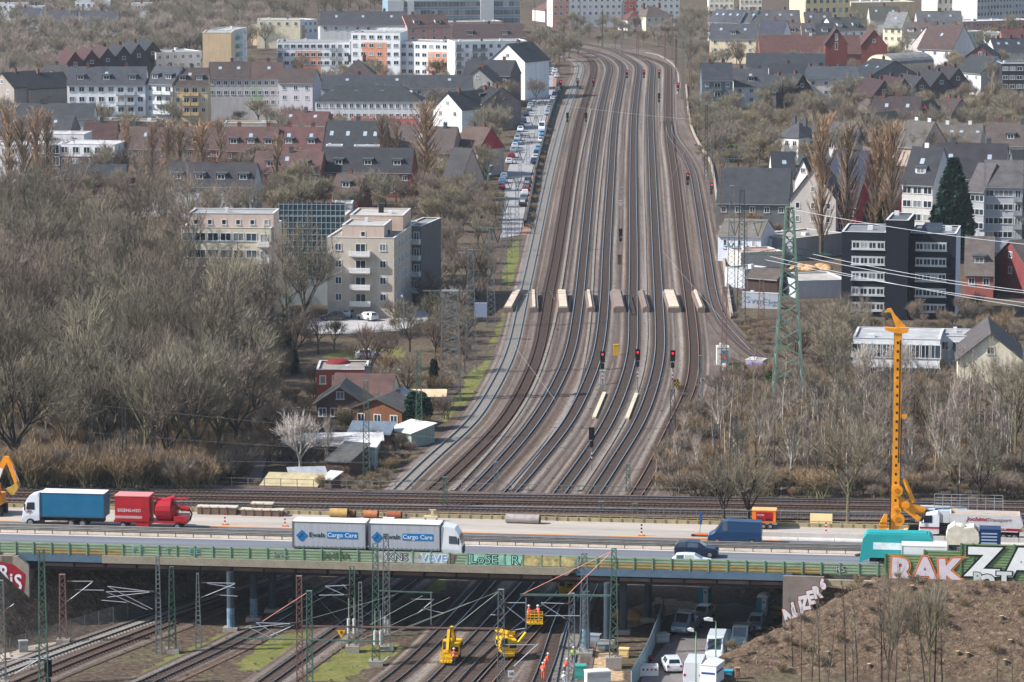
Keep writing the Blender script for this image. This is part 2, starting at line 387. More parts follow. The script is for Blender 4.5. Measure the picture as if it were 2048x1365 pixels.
# ---------------------------------------------------------------- railway tracks
RAILTOP=mat((178,188,198),0.25,0.75,0.1,1.5); RUST=mat((104,72,58),0.75,0.1,0.25,1.5); RAILSIDE=mat((60,46,40),0.85,0,0.2)
BROWN=mat((96,80,73),0.95,0,0.32,1.1,fine=.3); GREYB=mat((122,112,102),0.95,0,0.3,1.1,fine=.3); LIGHTB=mat((158,148,134),0.95,0,0.22,1.0,fine=.25); SHOULD=mat((120,110,102),.95,0,.35,.9,fine=.3)
def lanemat(tint):
    m=bpy.data.materials.new('ballast_lanes'); m.use_nodes=True; N=m.node_tree.nodes; L=m.node_tree.links; b=N['Principled BSDF']; b.inputs['Roughness'].default_value=.95; b.inputs['Specular IOR Level'].default_value=.1
    at=N.new('ShaderNodeAttribute'); at.attribute_name='lane'; t=N.new('ShaderNodeTexCoord'); n=N.new('ShaderNodeTexNoise'); n.inputs['Scale'].default_value=2.6; n.inputs['Detail'].default_value=4; n.inputs['Roughness'].default_value=.75; L.new(t.outputs['Object'],n.inputs['Vector'])
    mr=N.new('ShaderNodeMapRange'); mr.inputs[1].default_value=.32; mr.inputs[2].default_value=.68; mr.inputs[3].default_value=.6*tint; mr.inputs[4].default_value=1.45*tint; L.new(n.outputs['Fac'],mr.inputs[0])
    vm=N.new('ShaderNodeVectorMath'); vm.operation='SCALE'; L.new(at.outputs['Color'],vm.inputs[0]); L.new(mr.outputs[0],vm.inputs['Scale']); L.new(vm.outputs[0],b.inputs['Base Color']); return m
LANES={k:lanemat(k) for k in (1.0,1.04)}
PAL=[(76,64,59),(86,74,68),(94,83,77),(103,93,87),(122,113,105),(90,76,66),(70,62,60),(98,82,72)]
lr=random.Random(21)
def lanes(mb_name,W,half,parent,inner,seed):
    lr.seed(seed); n=int(half*2/.36); offs=[-half+2*half*i/n for i in range(n+1)]; Nn=normals(W); v=[];c=[];f=[]
    cols=[]
    for o in offs:
        base=inner if abs(o)<1.35 else (lr.choice(PAL[2:6]) if abs(o)<2.0 else lr.choice(PAL))
        cols.append(base)
    ph=[[lr.uniform(0,6.28) for _ in range(3)] for _ in offs]
    for i,((x,y),(a,b)) in enumerate(zip(W,Nn)):
        for j,o in enumerate(offs):
            z=.17 if abs(o)<1.7 else max(.075,.17-(abs(o)-1.7)*.16)
            v.append((x+a*o,y+b*o,z)); k=1+.16*math.sin(i*.11+ph[j][0])+.12*math.sin(i*.31+ph[j][1])+lr.uniform(-.12,.12); q=lin(cols[j]); c+= [q[0]*k,q[1]*k,q[2]*k,1.0]
    m=n+1; f=[(i*m+j,(i+1)*m+j,(i+1)*m+j+1,i*m+j+1) for i in range(len(W)-1) for j in range(n)]
    me=bpy.data.meshes.new('ballast'); me.from_pydata(v,[],f); ca=me.color_attributes.new('lane','FLOAT_COLOR','POINT'); ca.data.foreach_set('color',c); me.materials.append(LANES[1.04 if parent.get('label','').startswith('leftmost') else 1.0]); me.update()
    return link('ballast',me,parent)
WOOD=mat((84,71,64),.9,0,.25,3); CSLEEP=mat((146,140,132),.9,0,.15,3)
inner_of={id(BROWN):(80,67,61),id(GREYB):(98,90,84),id(LIGHTB):(112,105,98)}
def track(label,px,z=0.0,top=RAILTOP,bed=BROWN,far=1300,sleeper=WOOD,wide=1.45,shoulder=2.3,world=None,group='tracks of the main line',sl=True):
    W=world or [tuple(PZ(x,y,z)[:2]) for x,y in px]
    W=resample(smooth(W,8),5.0); W=relax(W,6 if not world else 0)
    r=empty('railway_track',(W[0][0],W[0][1],z),0,label,'railway track',group)
    W=[tuple(p) for p in W]; ox,oy=W[0]; Wl=[(x-ox,y-oy) for x,y in W]
    lanes('ballast',Wl,shoulder+.35,r,inner_of.get(id(bed),(80,67,61)),len(label))
    W2=resample(Wl,2.5)
    for s in (-1,1):
        mb=MB(); c=s*.755
        strip(mb,W2,c-.048,c+.048,.40,.40,0); strip(mb,W2,c+.048,c+.06,.40,.24,1); strip(mb,W2,c-.06,c-.048,.24,.40,1)
        mb.build('rail',[top,RAILSIDE],r)
    if sl:
        W3=resample(Wl,.62); Nn=normals(W3); mb=MB()
        for (x,y),(a,b) in zip(W3,Nn):
            if y+oy>far: continue
            tx,ty=-b*.13,a*.13
            P=[(x+a*s*1.28+tx*k,y+b*s*1.28+ty*k) for s,k in ((-1,-1),(1,-1),(1,1),(-1,1))]
            n=len(mb.v); mb.v+=[(p[0],p[1],.235) for p in P]+[(p[0],p[1],.1) for p in P]
            mb.f+=[(n+3,n+2,n+1,n) if False else (n,n+1,n+2,n+3)]+[(n+i,n+4+i,n+4+(i+1)%4,n+(i+1)%4) for i in range(4)]; mb.m+=[0]*5
        if mb.f: o=mb.build('sleepers',[sleeper],r); o['kind']='stuff'
    return r
T={
'A':[(-120,1400),(11,1346),(230,1267),(450,1190),(600,1145),(700,1080),(800,982),(872,912),(942,850),(990,775),(1024,700),(1046,600),(1068,500),(1100,350),(1128,240),(1152,170),(1161,140),(1157,127),(1144,119),(1120,112)],
'B':[(-20,1400),(60,1360),(250,1286),(450,1209),(595,1152),(740,1075),(863,988),(940,917),(1005,850),(1050,775),(1079,700),(1096,600),(1115,500),(1139,350),(1160,240),(1181,170),(1188,140),(1183,124),(1168,113),(1145,105),(1122,101)],
'C':[(230,1400),(292,1368),(450,1300),(590,1222),(734,1150),(840,1075),(943,990),(1009,920),(1067,850),(1112,775),(1142,700),(1158,600),(1168,500),(1183,350),(1198,240),(1213,170),(1219,140),(1213,125),(1196,113),(1172,104),(1147,98),(1122,95)],
'D':[(490,1400),(540,1364),(690,1256),(839,1153),(930,1075),(1020,990),(1080,920),(1135,850),(1173,775),(1198,700),(1209,600),(1213,500),(1222,350),(1230,240),(1242,170),(1246,140),(1240,128),(1228,118),(1205,109),(1175,101),(1147,96)],
'E':[(735,1400),(790,1364),(905,1250),(988,1157),(1056,1075),(1119,990),(1170,920),(1215,850),(1247,775),(1265,700),(1266,600),(1267,500),(1266,350),(1268,240),(1275,170),(1278,140),(1273,130),(1257,119),(1238,108),(1214,99),(1186,93),(1158,88)],
'F':[(840,1400),(878,1365),(965,1270),(1063,1164),(1130,1075),(1190,990),(1235,920),(1278,850),(1306,775),(1320,700),(1317,600),(1312,500),(1305,350),(1301,240),(1303,170),(1305,140),(1301,130),(1288,121),(1268,112),(1240,103),(1216,97)],
'G':[(945,1400),(975,1365),(1050,1280),(1125,1196),(1203,1090),(1276,990),(1315,920),(1348,850),(1382,775),(1388,700),(1378,600),(1365,500),(1349,350),(1340,290),(1337,240),(1337,170),(1337,140),(1333,132),(1316,124),(1284,114),(1250,106)],
'H':[(1640,790),(1590,760),(1545,735),(1500,705),(1464,670),(1442,640),(1427,600),(1418,550),(1411,500),(1400,430),(1386,350),(1370,315),(1352,290),(1340,270),(1337,245)],
}
track('leftmost track, pale concrete sleepers, curving beside the grass verge',T['A'],bed=LIGHTB,sleeper=CSLEEP)
track('second track from the left, rusty rails on brown ballast',T['B'],top=RUST)
track('third track from the left with polished rails passing the pale concrete slab',T['C'],bed=BROWN)
track('fourth track from the left, polished rails, left of the first red signal',T['D'],bed=BROWN)
track('middle track with the steel loop between its rails',T['E'],bed=BROWN)
track('track right of the middle with grey ballast between polished rails',T['F'],bed=GREYB)
track('track with rusty brown rails second from the right edge of the fan',T['G'],top=mat((150,118,100),.6,.2,.2,1.5),bed=mat((70,52,52),.95,0,.3,1.1,fine=.25))
track('rightmost track curving away right past the graffiti hut',T['H'],bed=BROWN,shoulder=2.2,sl=False)
T2=[(1066,1400),(1085,1365),(1102,1310),(1122,1240),(1150,1190),(1205,1090),(1260,1010)]
track('track under repair beside the two orange workers',T2,bed=BROWN,group='tracks below the bridge')
T3=[(1122,1400),(1128,1365),(1140,1300),(1156,1230),(1176,1185),(1225,1100)]
track('bare sleeper track without ballast right of the orange workers',T3,bed=GREYB,sleeper=CSLEEP,group='tracks below the bridge')
# crossover connecting two tracks below the bridge
track('crossover track forking off below the raised work basket',[(905,1400),(950,1345),(1030,1270),(1095,1225),(1128,1190)],bed=BROWN,group='tracks below the bridge',sl=False,shoulder=1.8,wide=1.6)
# transverse four-track line on the embankment behind the motorway
def cross(label,yl,yr,z=5.65,top=RUST,bed=BROWN):
    a=PZ(-150,yl-(yr-yl)*150/2048,z); b=PZ(2200,yr+(yr-yl)*152/2048,z)
    track(label,None,z=z-.1,top=top,bed=bed,world=[tuple(a[:2]),tuple(((a+b)/2)[:2]),tuple(b[:2])],far=900,group='tracks of the embankment line',wide=1.5,shoulder=1.9)
cross('rear track of the embankment line, next to the thin railing',981,1011,top=RAILTOP)
cross('middle track of the embankment line behind the motorway',993,1024)
cross('front track of the embankment line, closest to the motorway parapet',1006,1037,top=RAILTOP)
# ---------------------------------------------------------------- motorway and bridges (meshes in u,v,z)
LOC=(O_.x,O_.y,0)
def mw(mb,name,mats,parent=None,**k):
    if parent is None: return mb.build(name,mats,None,LOC,YAW,**k)
    return mb.build(name,mats,parent,**k)
def mwe(name,label,cat,group=None): return empty(name,LOC,YAW,label,cat,group)
A1=mat((108,111,118),0.85,0,0.2,0.3,fine=.07,stretch=(.06,2.4,1),spec=.2); A2=mat((96,96,101),0.85,0,0.2,0.3,fine=.07,stretch=(.06,2.4,1),spec=.2)
C1=mat((166,157,147),0.9,0,0.16,0.25,fine=.08,stretch=(.12,1.6,1),spec=.15); C2=mat((176,162,146),0.95,0,0.22,0.5,fine=.12,spec=.1)
PW=mat((205,205,205),.7,0,.05); PY=mat((226,150,50),.7,0,.05)
uA,uB=-85,85
mb=MB(); mb.box(uA,uB,.35,25.3,7.35,7.98,0); mw(mb,'motorway_deck',[CONC])['kind']='structure'
for nm,v0,v1,m in (('motorway',.35,10,A1),('central_reservation',10,12.5,C2),('motorway',12.5,17.5,A2),('motorway_shoulder',17.5,25.2,C1)):
    mb=MB(); mb.q([(uA,v0,8),(uB,v0,8),(uB,v1,8),(uA,v1,8)]); mw(mb,nm,m)['kind']='structure'
mb=MB(); mb.box(uA,uB,10.02,10.2,8.0,8.012,0); mb.box(uA,uB,12.9,13.05,8.0,8.012,0)
for k in range(-14,14): mb.box(k*6.1+1.2,k*6.1+4.6,5.0,5.15,8.0,8.012,0)
for k in range(-8,8): mb.box(k*18+8,k*18+14,15.1,15.23,8,8.012,0)
mb.box(uA,ux(1560,17.2),17.15,17.4,8.0,8.014,1)
mb.box(uA,ux(70,15),14.6,14.8,8.0,8.014,1); mb.box(ux(1380,15),ux(1500,15),16.2,16.4,8,8.013,1)
mw(mb,'road_markings',[PW,PY])['kind']='structure'
# bridge: edge beams, lower duct, cross girders and columns
BLUE=mat((84,104,122),.6,0,.15,.5,fine=.05); BEIGE=mat((142,134,118),.85,0,.14,.5,fine=.08); DGIR=mat((44,48,52),.7,0,.3,.5); BROWNP=mat((98,76,68),.7,0,.3,.6)
uL0,uR0=ux(30,0),ux(1585,0); u1,u2=ux(205,0),ux(1152,0)
br=mwe('road_bridge','long steel motorway bridge with blue and beige edge beam over the tracks','bridge')
mb=MB(); mb.box(uL0,u1,-.12,.35,7.2,8.0,0); mw(mb,'edge_beam',[BLUE],br)['label']='blue grey left end of the edge beam'
mb=MB(); mb.box(u2,uR0,-.12,.35,7.2,8.0,0); mw(mb,'edge_beam',[BLUE],br)['label']='blue grey right end of the edge beam'
mb=MB(); mb.prism([(u1+.01,7.2),(u2-.9,7.2),(u2-.01,8.02),(u1+.01,8.02)],-.3,.36,0); o=mw(mb,'edge_beam',[BEIGE],br); o['label']='beige middle of the edge beam with black seams'
mb=MB(); mb.box(uL0+1,uR0-.5,.5,.9,6.25,7.34,0)
for v in (4.5,8.5,12.5,16.5,20.5,24.4): mb.box(uL0+1,uR0-.5,v,v+.4,6.2,7.34,0)
n=18
for k in range(n+1):
    u=uL0+1+(uR0-uL0-2)*k/n; mb.box(u,u+.25,.9,24.4,6.5,7.33,0)
mw(mb,'girder',[DGIR],br)
for k in range(23):
    a=uL0+3+(uR0-uL0-4)*k/23; mb=MB(); mb.box(a+.12,a+(uR0-uL0-4)/23-.12,.22,.48,6.62,6.98,0); mw(mb,'duct_panel',[BROWNP if k%3 else mat((112,92,84),.7,0,.3,.6)],br)
mb=MB(); mb.box(uL0+1,uR0-.5,.18,.22,6.35,6.4,0); mb.box(uL0+1,uR0-.5,.18,.22,6.55,6.58,0)
for k in range(24): mb.box(uL0+3+k*(uR0-uL0-4)/23-.04,uL0+3+k*(uR0-uL0-4)/23+.04,.12,.24,6.3,7.2,0)
mw(mb,'duct_rail',[DARK],br)
COLM=mat((58,68,78),.6,0,.2,.7); GRAF=mat((98,122,140),.7,0,.6,1.3)
for (px,py) in ((462,1263),(508,1243),(545,1226),(592,1208),(1172,1306),(1215,1287),(1246,1268),(1296,1243)):
    P=PZ(px,py); a,b=uv(P); mb=MB(); mb.tube((a,b,0),(a,b,6.6),.42,.42,14,0); mb.box(a-.8,a+.8,b-.6,b+.6,0,.5,1)
    mb.tube((a,b,.5),(a,b,2.6),.43,.43,14,2,cap=False)
    c=mw(mb,'column',[COLM,CONC,GRAF if px in(462,508,1172) else COLM],br)
AB=mat((138,128,116),.9,0,.25,.5,fine=.1)
# abutments
mb=MB(); mb.rprism([(-1,2),(26,0),(26,7.9),(-1,7.9)],uL0-1.2,uL0,0); mb.box(uL0,uL0+1.6,.4,25,0,6.3,0); mb.box(uL0-1.2,uL0+.2,-.6,.35,6.2,8,0); mw(mb,'abutment',[AB],br)
mb=MB(); mb.box(uR0-.2,uR0+1.2,.5,26,0,7.3,0); mw(mb,'abutment',[AB],br)
# wing walls with graffiti
def wing(pts,v,label,txts,thick=.5,col=AB,face=.0):
    w_=mwe('wing_wall',label,'wall'); mb=MB(); mb.prism(pts,v,v+thick,0); mw(mb,'wall_face',[col],w_)
    for (t,u,z,s,c,oc,off,rot,xs) in txts:
        l=lettering(t,s,mat(oc,.7,0,.05),w_,(u,v-.02,z),(PI/2,rot,0),'graffiti_outline',.006,off,xs); l2=lettering(t,s,mat(c,.7,0,.1,2),w_,(u,v-.035,z),(PI/2,rot,0),'graffiti',.006,.015,xs)
    return w_
a,b=ux(-20,-1),ux(57,-1)
RED=mat((150,30,44),.7,0,.1,1)
w_=wing([(a,3),(b,2.6),(b,6.9),(b-1.2,7.85),(a,7.85)],-1.0,'grey wing wall at the far left end of the bridge with big white letters on red',[],col=AB)
mb=MB(); mb.prism([(a,3.9),(b-.7,3.05),(b-.35,5.9),(b-1.6,6.9),(b-3,7.2),(a,7.5)],-1.02,-1.01,0); mw(mb,'graffiti_ground',[RED],w_)
for t,du,z,s in (('O',-3.75,6.55,2.0),('R',-2.75,5.9,2.3),('i',-1.95,5.2,2.0),('S',-1.2,4.9,2.4)):
    lettering(t,s,mat((225,225,228),.7,0,.06,2),w_,(b+du,-1.06,z),(PI/2,0,0),'graffiti_letter',.006,.05,.8,sp=.9)
a,b=ux(1566,-1),ux(1648,-1)
w_=wing([(a,2.2),(a+1.2,2.0),(b,6.6),(b,7.9),(a,7.9)],-1.0,'wing wall at the right end of the bridge with white bubble letters outlined red',[],col=mat((126,116,108),.9,0,.2,.6))
for i,(t,du,z,s) in enumerate((('N',.8,3.5,2.3),('U',1.6,4.3,2.2),('Z',2.3,5.0,2.0),('E',2.95,5.6,1.9),('R',3.6,6.2,1.7),('6',4.2,7.1,1.4))):
    lettering(t,s,mat((140,44,52),.7,0,.05),w_,(a+du,-1.02,z),(PI/2,-.25,0),'graffiti_outline',.004,.2,.75)
    lettering(t,s,mat((214,212,212),.7,0,.06,2),w_,(a+du,-1.04,z),(PI/2,-.25,0),'graffiti_letter',.004,.11,.75)
# railway bridge on the embankment line
rb=mwe('railway_bridge','low railway bridge of the embankment line crossing the fan of tracks','bridge')
mb=MB(); mb.box(-48,42,41.5,55.2,4.7,5.42,0,1); mw(mb,'deck_slab',[DGIR,BROWN],rb)
for u in (-22,-10,2,14,24):
    for v in (43,48,53): mb=MB(); mb.box(u-.4,u+.4,v-.4,v+.4,0,4.7); mw(mb,'pier',[AB],rb)
# ------------------ low noise barrier
GREEN=mat((124,142,116),.75,0,.24,.5,fine=.05,stretch=(1,1,3)); GPOST=mat((112,144,118),.6,0,.1); OCH=mat((142,124,78),.8,0,.3,.6,stretch=(1,1,3))
nb=mwe('noise_barrier','low green noise barrier of ribbed panels along the near edge of the bridge','barrier')
e1=ux(1768,-.1); k=0; u=ux(-40,-.1); stepu=1.98
def panel(mb,a,b,z0,z1,v,low):
    n=4 if z1-z0<1.6 else int((z1-z0)/.28)
    for i in range(n):
        za=z0+(z1-z0)*i/n; zb=z0+(z1-z0)*(i+1)/n
        mb.rprism([(v,za+.01),(v+.08,za+.01),(v+.08,zb-.01),(v,zb-.01),(v-.03,(za+zb)/2)],a,b,1 if (low and i<n/2) else 0)
while u<e1:
    b=min(u+stepu,e1); px=1024+u*18.2
    low=(px>1145 and px<1610) or (55<px<230)
    mb=MB(); panel(mb,u+.06,b-.06,8.02,9.27,-.06,low); mw(mb,'panel',[GREEN,OCH],nb)
    mb=MB(); mb.box(u-.07,u+.07,-.16,.1,7.95,9.32); mw(mb,'post',[GPOST],nb); u+=stepu
def tagt(txt,px,z,s,c,oc,v=-.14,par=nb,xs=1.1,off=.07):
    u=ux(px,v); lettering(txt,s,mat(oc,.7,0,.05),par,(u,v,z),(PI/2,0,0),'graffiti_outline',.004,off,xs); lettering(txt,s,mat(c,.7,0,.25,1.5),par,(u,v-.02,z),(PI/2,0,0),'graffiti',.004,-.015,xs)
mb=MB()
for px0,px1,c in ((744,846,0),(846,893,1),(893,906,2),(930,1040,3),(1042,1155,4),(1146,1158,0)):
    a,b=ux(px0,-.12),ux(px1,-.12); mb.prism([(a,8.1),(b,8.1),(b+.3,9.1),(a+.3,9.2)],-.125,-.115,c)
mw(mb,'graffiti_ground',[mat((160,165,160),.7,0,.5,1.5),mat((180,195,205),.7,0,.5,1.4),mat((110,90,84),.7,0,.3,1.5),mat((140,190,170),.7,0,.35,1),mat((176,160,110),.7,0,.6,1.2)],nb)
tagt('KNS',795,8.65,1.1,(190,190,195),(70,72,80)); tagt('VEVE',868,8.65,1.15,(120,170,210),(225,225,225),off=.05)
tagt('LoSE',968,8.65,1.35,(150,205,188),(30,36,40)); tagt('R',1030,8.65,1.35,(150,205,188),(30,36,40)); tagt('ANE4A',672,8.6,.85,(100,140,92),(54,60,58),off=.03); tagt('SNK',560,8.65,.8,(150,158,150),(120,138,118),off=.02)
tagt('F F',275,8.75,.9,(90,170,190),(120,160,140),off=.01); tagt('T',335,8.7,.9,(90,170,190),(120,160,140),off=.01); tagt('E E',388,8.7,.9,(90,170,190),(120,160,140),off=.01)
tagt('RS',1680,8.6,.9,(200,200,200),(60,60,62),off=.04)
# higher noise wall, three steps
hw=mwe('noise_wall','tall green noise wall at the right rising in steps with large graffiti','wall')
s0,s1,s2,s3,s4=ux(1770,-.4),ux(1848,-.4),ux(1921,-.4),ux(1945,-.4),ux(2110,-.4)
for a,b,z1,z0 in ((s0,s1,10.45,7.7),(s1,s2,10.95,7.6),(s2,s3,11.75,7.5),(s3,s4,11.75,7.3)):
    n=max(1,round((b-a)/3.9)); 
    for i in range(n):
        mb=MB(); panel(mb,a+(b-a)*i/n+.07,a+(b-a)*(i+1)/n-.07,z0,z1,-.4,False); mw(mb,'panel',[mat((108,130,92),.75,0,.25,.5,stretch=(1,1,3))],hw)
        mb=MB(); mb.box(a+(b-a)*i/n-.1,a+(b-a)*i/n+.1,-.5,-.2,z0-.1,z1+.04); mw(mb,'post',[mat((86,120,78),.7,0,.15)],hw)
mb=MB(); mb.box(s0-8,s4,-.75,-.25,6.9,7.55); mw(mb,'plinth',[mat((150,138,116),.9,0,.3,.6)],hw)
def big(t,px,py,s,xs,c,oc,off,inner=.02,rot=0,mid=None,v=-.52):
    P=MW(ux(px,v),v); z=TOPZ(P,py); u=ux(px,v)
    lettering(t,s,mat(oc,.7,0,.05),hw,(u,v,z),(PI/2,rot,0),'graffiti_outline',.004,off,xs)
    if mid: lettering(t,s,mat(mid,.7,0,.05),hw,(u,v-.015,z),(PI/2,rot,0),'graffiti_outline',.004,off*.62,xs)
    lettering(t,s,mat(c,.7,0,.1,1.5),hw,(u,v-.03,z),(PI/2,rot,0),'graffiti_letter',.004,inner,xs)
big('R',1802,1144,3.5,1.05,(206,196,202),(214,128,50),.36,.17,.05,(176,52,62)); big('A',1850,1143,3.6,.98,(206,196,202),(214,128,50),.36,.15,0,(176,52,62)); big('K',1899,1145,3.4,1.05,(206,196,202),(214,128,50),.36,.17,-.06,(176,52,62))
big('Z',1966,1127,3.9,1.2,(228,230,228),(28,34,36),.42,.24); big('A',2042,1129,4.0,1.1,(228,230,228),(28,34,36),.42,.22)
big('o',1974,1159,2.6,1.1,(206,210,208),(40,46,46),.22,.12,v=-.6); big('T',2008,1158,1.7,1.3,(206,210,208),(40,46,46),.22,.12,v=-.6); big('B',1955,1158,1.6,1.0,(190,200,194),(60,66,66),.16,.08,v=-.6)
# central guard rails, parapet, concrete barrier
GR=mat((124,122,118),.5,.5,.2,1)
for v,lab in ((10.55,'nearer of the two steel crash barriers on the central reservation'),(12.2,'farther of the two steel crash barriers on the central reservation')):
    g=mwe('crash_barrier',lab,'crash barrier','crash barriers of the central reservation')
    mb=MB(); mb.rprism([(v,8.45),(v-.06,8.55),(v,8.62),(v-.06,8.7),(v,8.78),(v+.04,8.78),(v+.04,8.45)],uA,uB); mw(mb,'rail',[GR],g)
    mb=MB()
    for k in range(int((uB-uA)/2)): mb.box(uA+k*2,uA+k*2+.1,v+.04,v+.16,8,8.7)
    mw(mb,'posts',[GR],g)['kind']='stuff'
pp=mwe('parapet','weathered concrete kerb with steel posts on the far edge of the motorway','parapet')
mb=MB(); mb.box(uA,uB,25.2,25.6,7.3,8.4,0); mw(mb,'kerb',[mat((158,144,112),.9,0,.25,.5,fine=.1)],pp)
mb=MB()
for k in range(int((uB-uA)/1.24)): mb.box(uA+k*1.24,uA+k*1.24+.09,25.12,25.2,8.1,8.72)
mb.box(uA,uB,25.14,25.2,8.62,8.7); mw(mb,'posts',[mat((150,134,100),.8,0,.3,1)],pp)['kind']='stuff'
mb=MB(); mb.box(ux(1260,27),uB,27,27.08,9.35,9.4); mb.box(ux(1260,27),uB,27,27.05,8.3,8.34)
for k in range(40): mb.box(ux(1260,27)+k*1.9,ux(1260,27)+k*1.9+.06,26.96,27.04,7.6,9.4)
for k in range(260):
    a=ux(1260,27)+k*.28; mb.box(a,a+.02,27.02,27.04,8.3,9.36)
tag(mw(mb,'mesh_fence',[mat((120,124,124),.6,.3,.1)]),'grey mesh fence between the concrete shoulder and the embankment tracks','fence')
for k in range(11):
    a=ux(1524,17.6)+k*4.02; mb=MB(); mb.rprism([(17.35,8.0),(17.95,8.0),(17.9,8.15),(17.75,8.35),(17.72,8.85),(17.58,8.85),(17.55,8.35),(17.4,8.15)],a,a+3.96); 
    for q in (.6,2.9): mb.box(a+q,a+q+.5,17.34,17.4,8.0,8.06)
    o=mw(mb,'concrete_barrier',[mat((196,190,182),.85,0,.1,.8,fine=.04)])
    tag(o,'pale concrete barrier block beside the blue van, %s from the left'%nth(k),'barrier block','concrete barrier blocks on the shoulder')
# railing behind the embankment line
rl=mwe('railing','thin grey railing along the back of the railway bridge above the fan','railing')
a,b=ux(368,54,6),ux(1358,54,6); mb=MB(); mb.bar((a,53.4,6.75),(b,53.0+.6,6.75),.05,.05); mb.bar((a,53.4,6.2),(b,53.6,6.2),.03,.03)
mw(mb,'handrail',[mat((120,118,112),.7,.2,.2)],rl)
mb=MB(); n=30
for k in range(n+1): mb.box(a+(b-a)*k/n-.04,a+(b-a)*k/n+.04,53.4,53.5,5.3,6.75)
mw(mb,'posts',[mat((120,118,112),.7,.2,.2)],rl)['kind']='stuff'
# ---------------------------------------------------------------- buildings
def desat(c,k):
    g=(c[0]*.3+c[1]*.6+c[2]*.1); return tuple(int(x+(g-x)*k) for x in c)
_W={}
def winmesh(w,h,blind=False,fr=None):
    """white frame standing proud of the wall, dark pane set inside it, one mullion when wide; faces -Y"""
    k=(round(w,2),round(h,2),fr)
    if k in _W: return _W[k]
    mb=MB(); t=.13; a,b=-w/2,w/2
    mb.box(a,b,-.07,.0,h-t,h,0); mb.box(a-.06,b+.06,-.12,.0,-.02,t,0); mb.box(a,a+t,-.07,0,t,h-t,0); mb.box(b-t,b,-.07,0,t,h-t,0)
    if w>1.0: mb.box(-.05,.05,-.06,0,t,h-t,0)
    if w>2.2:
        for q in (-w/4,w/4): mb.box(q-.05,q+.05,-.06,0,t,h-t,0)
    mb.q([(a+t,-.02,t),(b-t,-.02,t),(b-t,-.02,h-t),(a+t,-.02,h-t)],1)
    _W[k]=mb.mesh([fr or FRAME,GLASS]); return _W[k]
def addwin(par,x,y,z,w=1.2,h=1.35,rz=0,fr=None,name='window'):
    o=link(name,winmesh(w,h,fr=fr),par); o.location=(x,y,z); o.rotation_euler=(0,0,rz); return o
CHIM=mat((112,66,56),.9,0,.2,2); CHG=mat((70,74,78),.8,0,.2,2); SKYL=mat((150,165,175),.2,0,.1,spec=.8)
br_=random.Random(99)
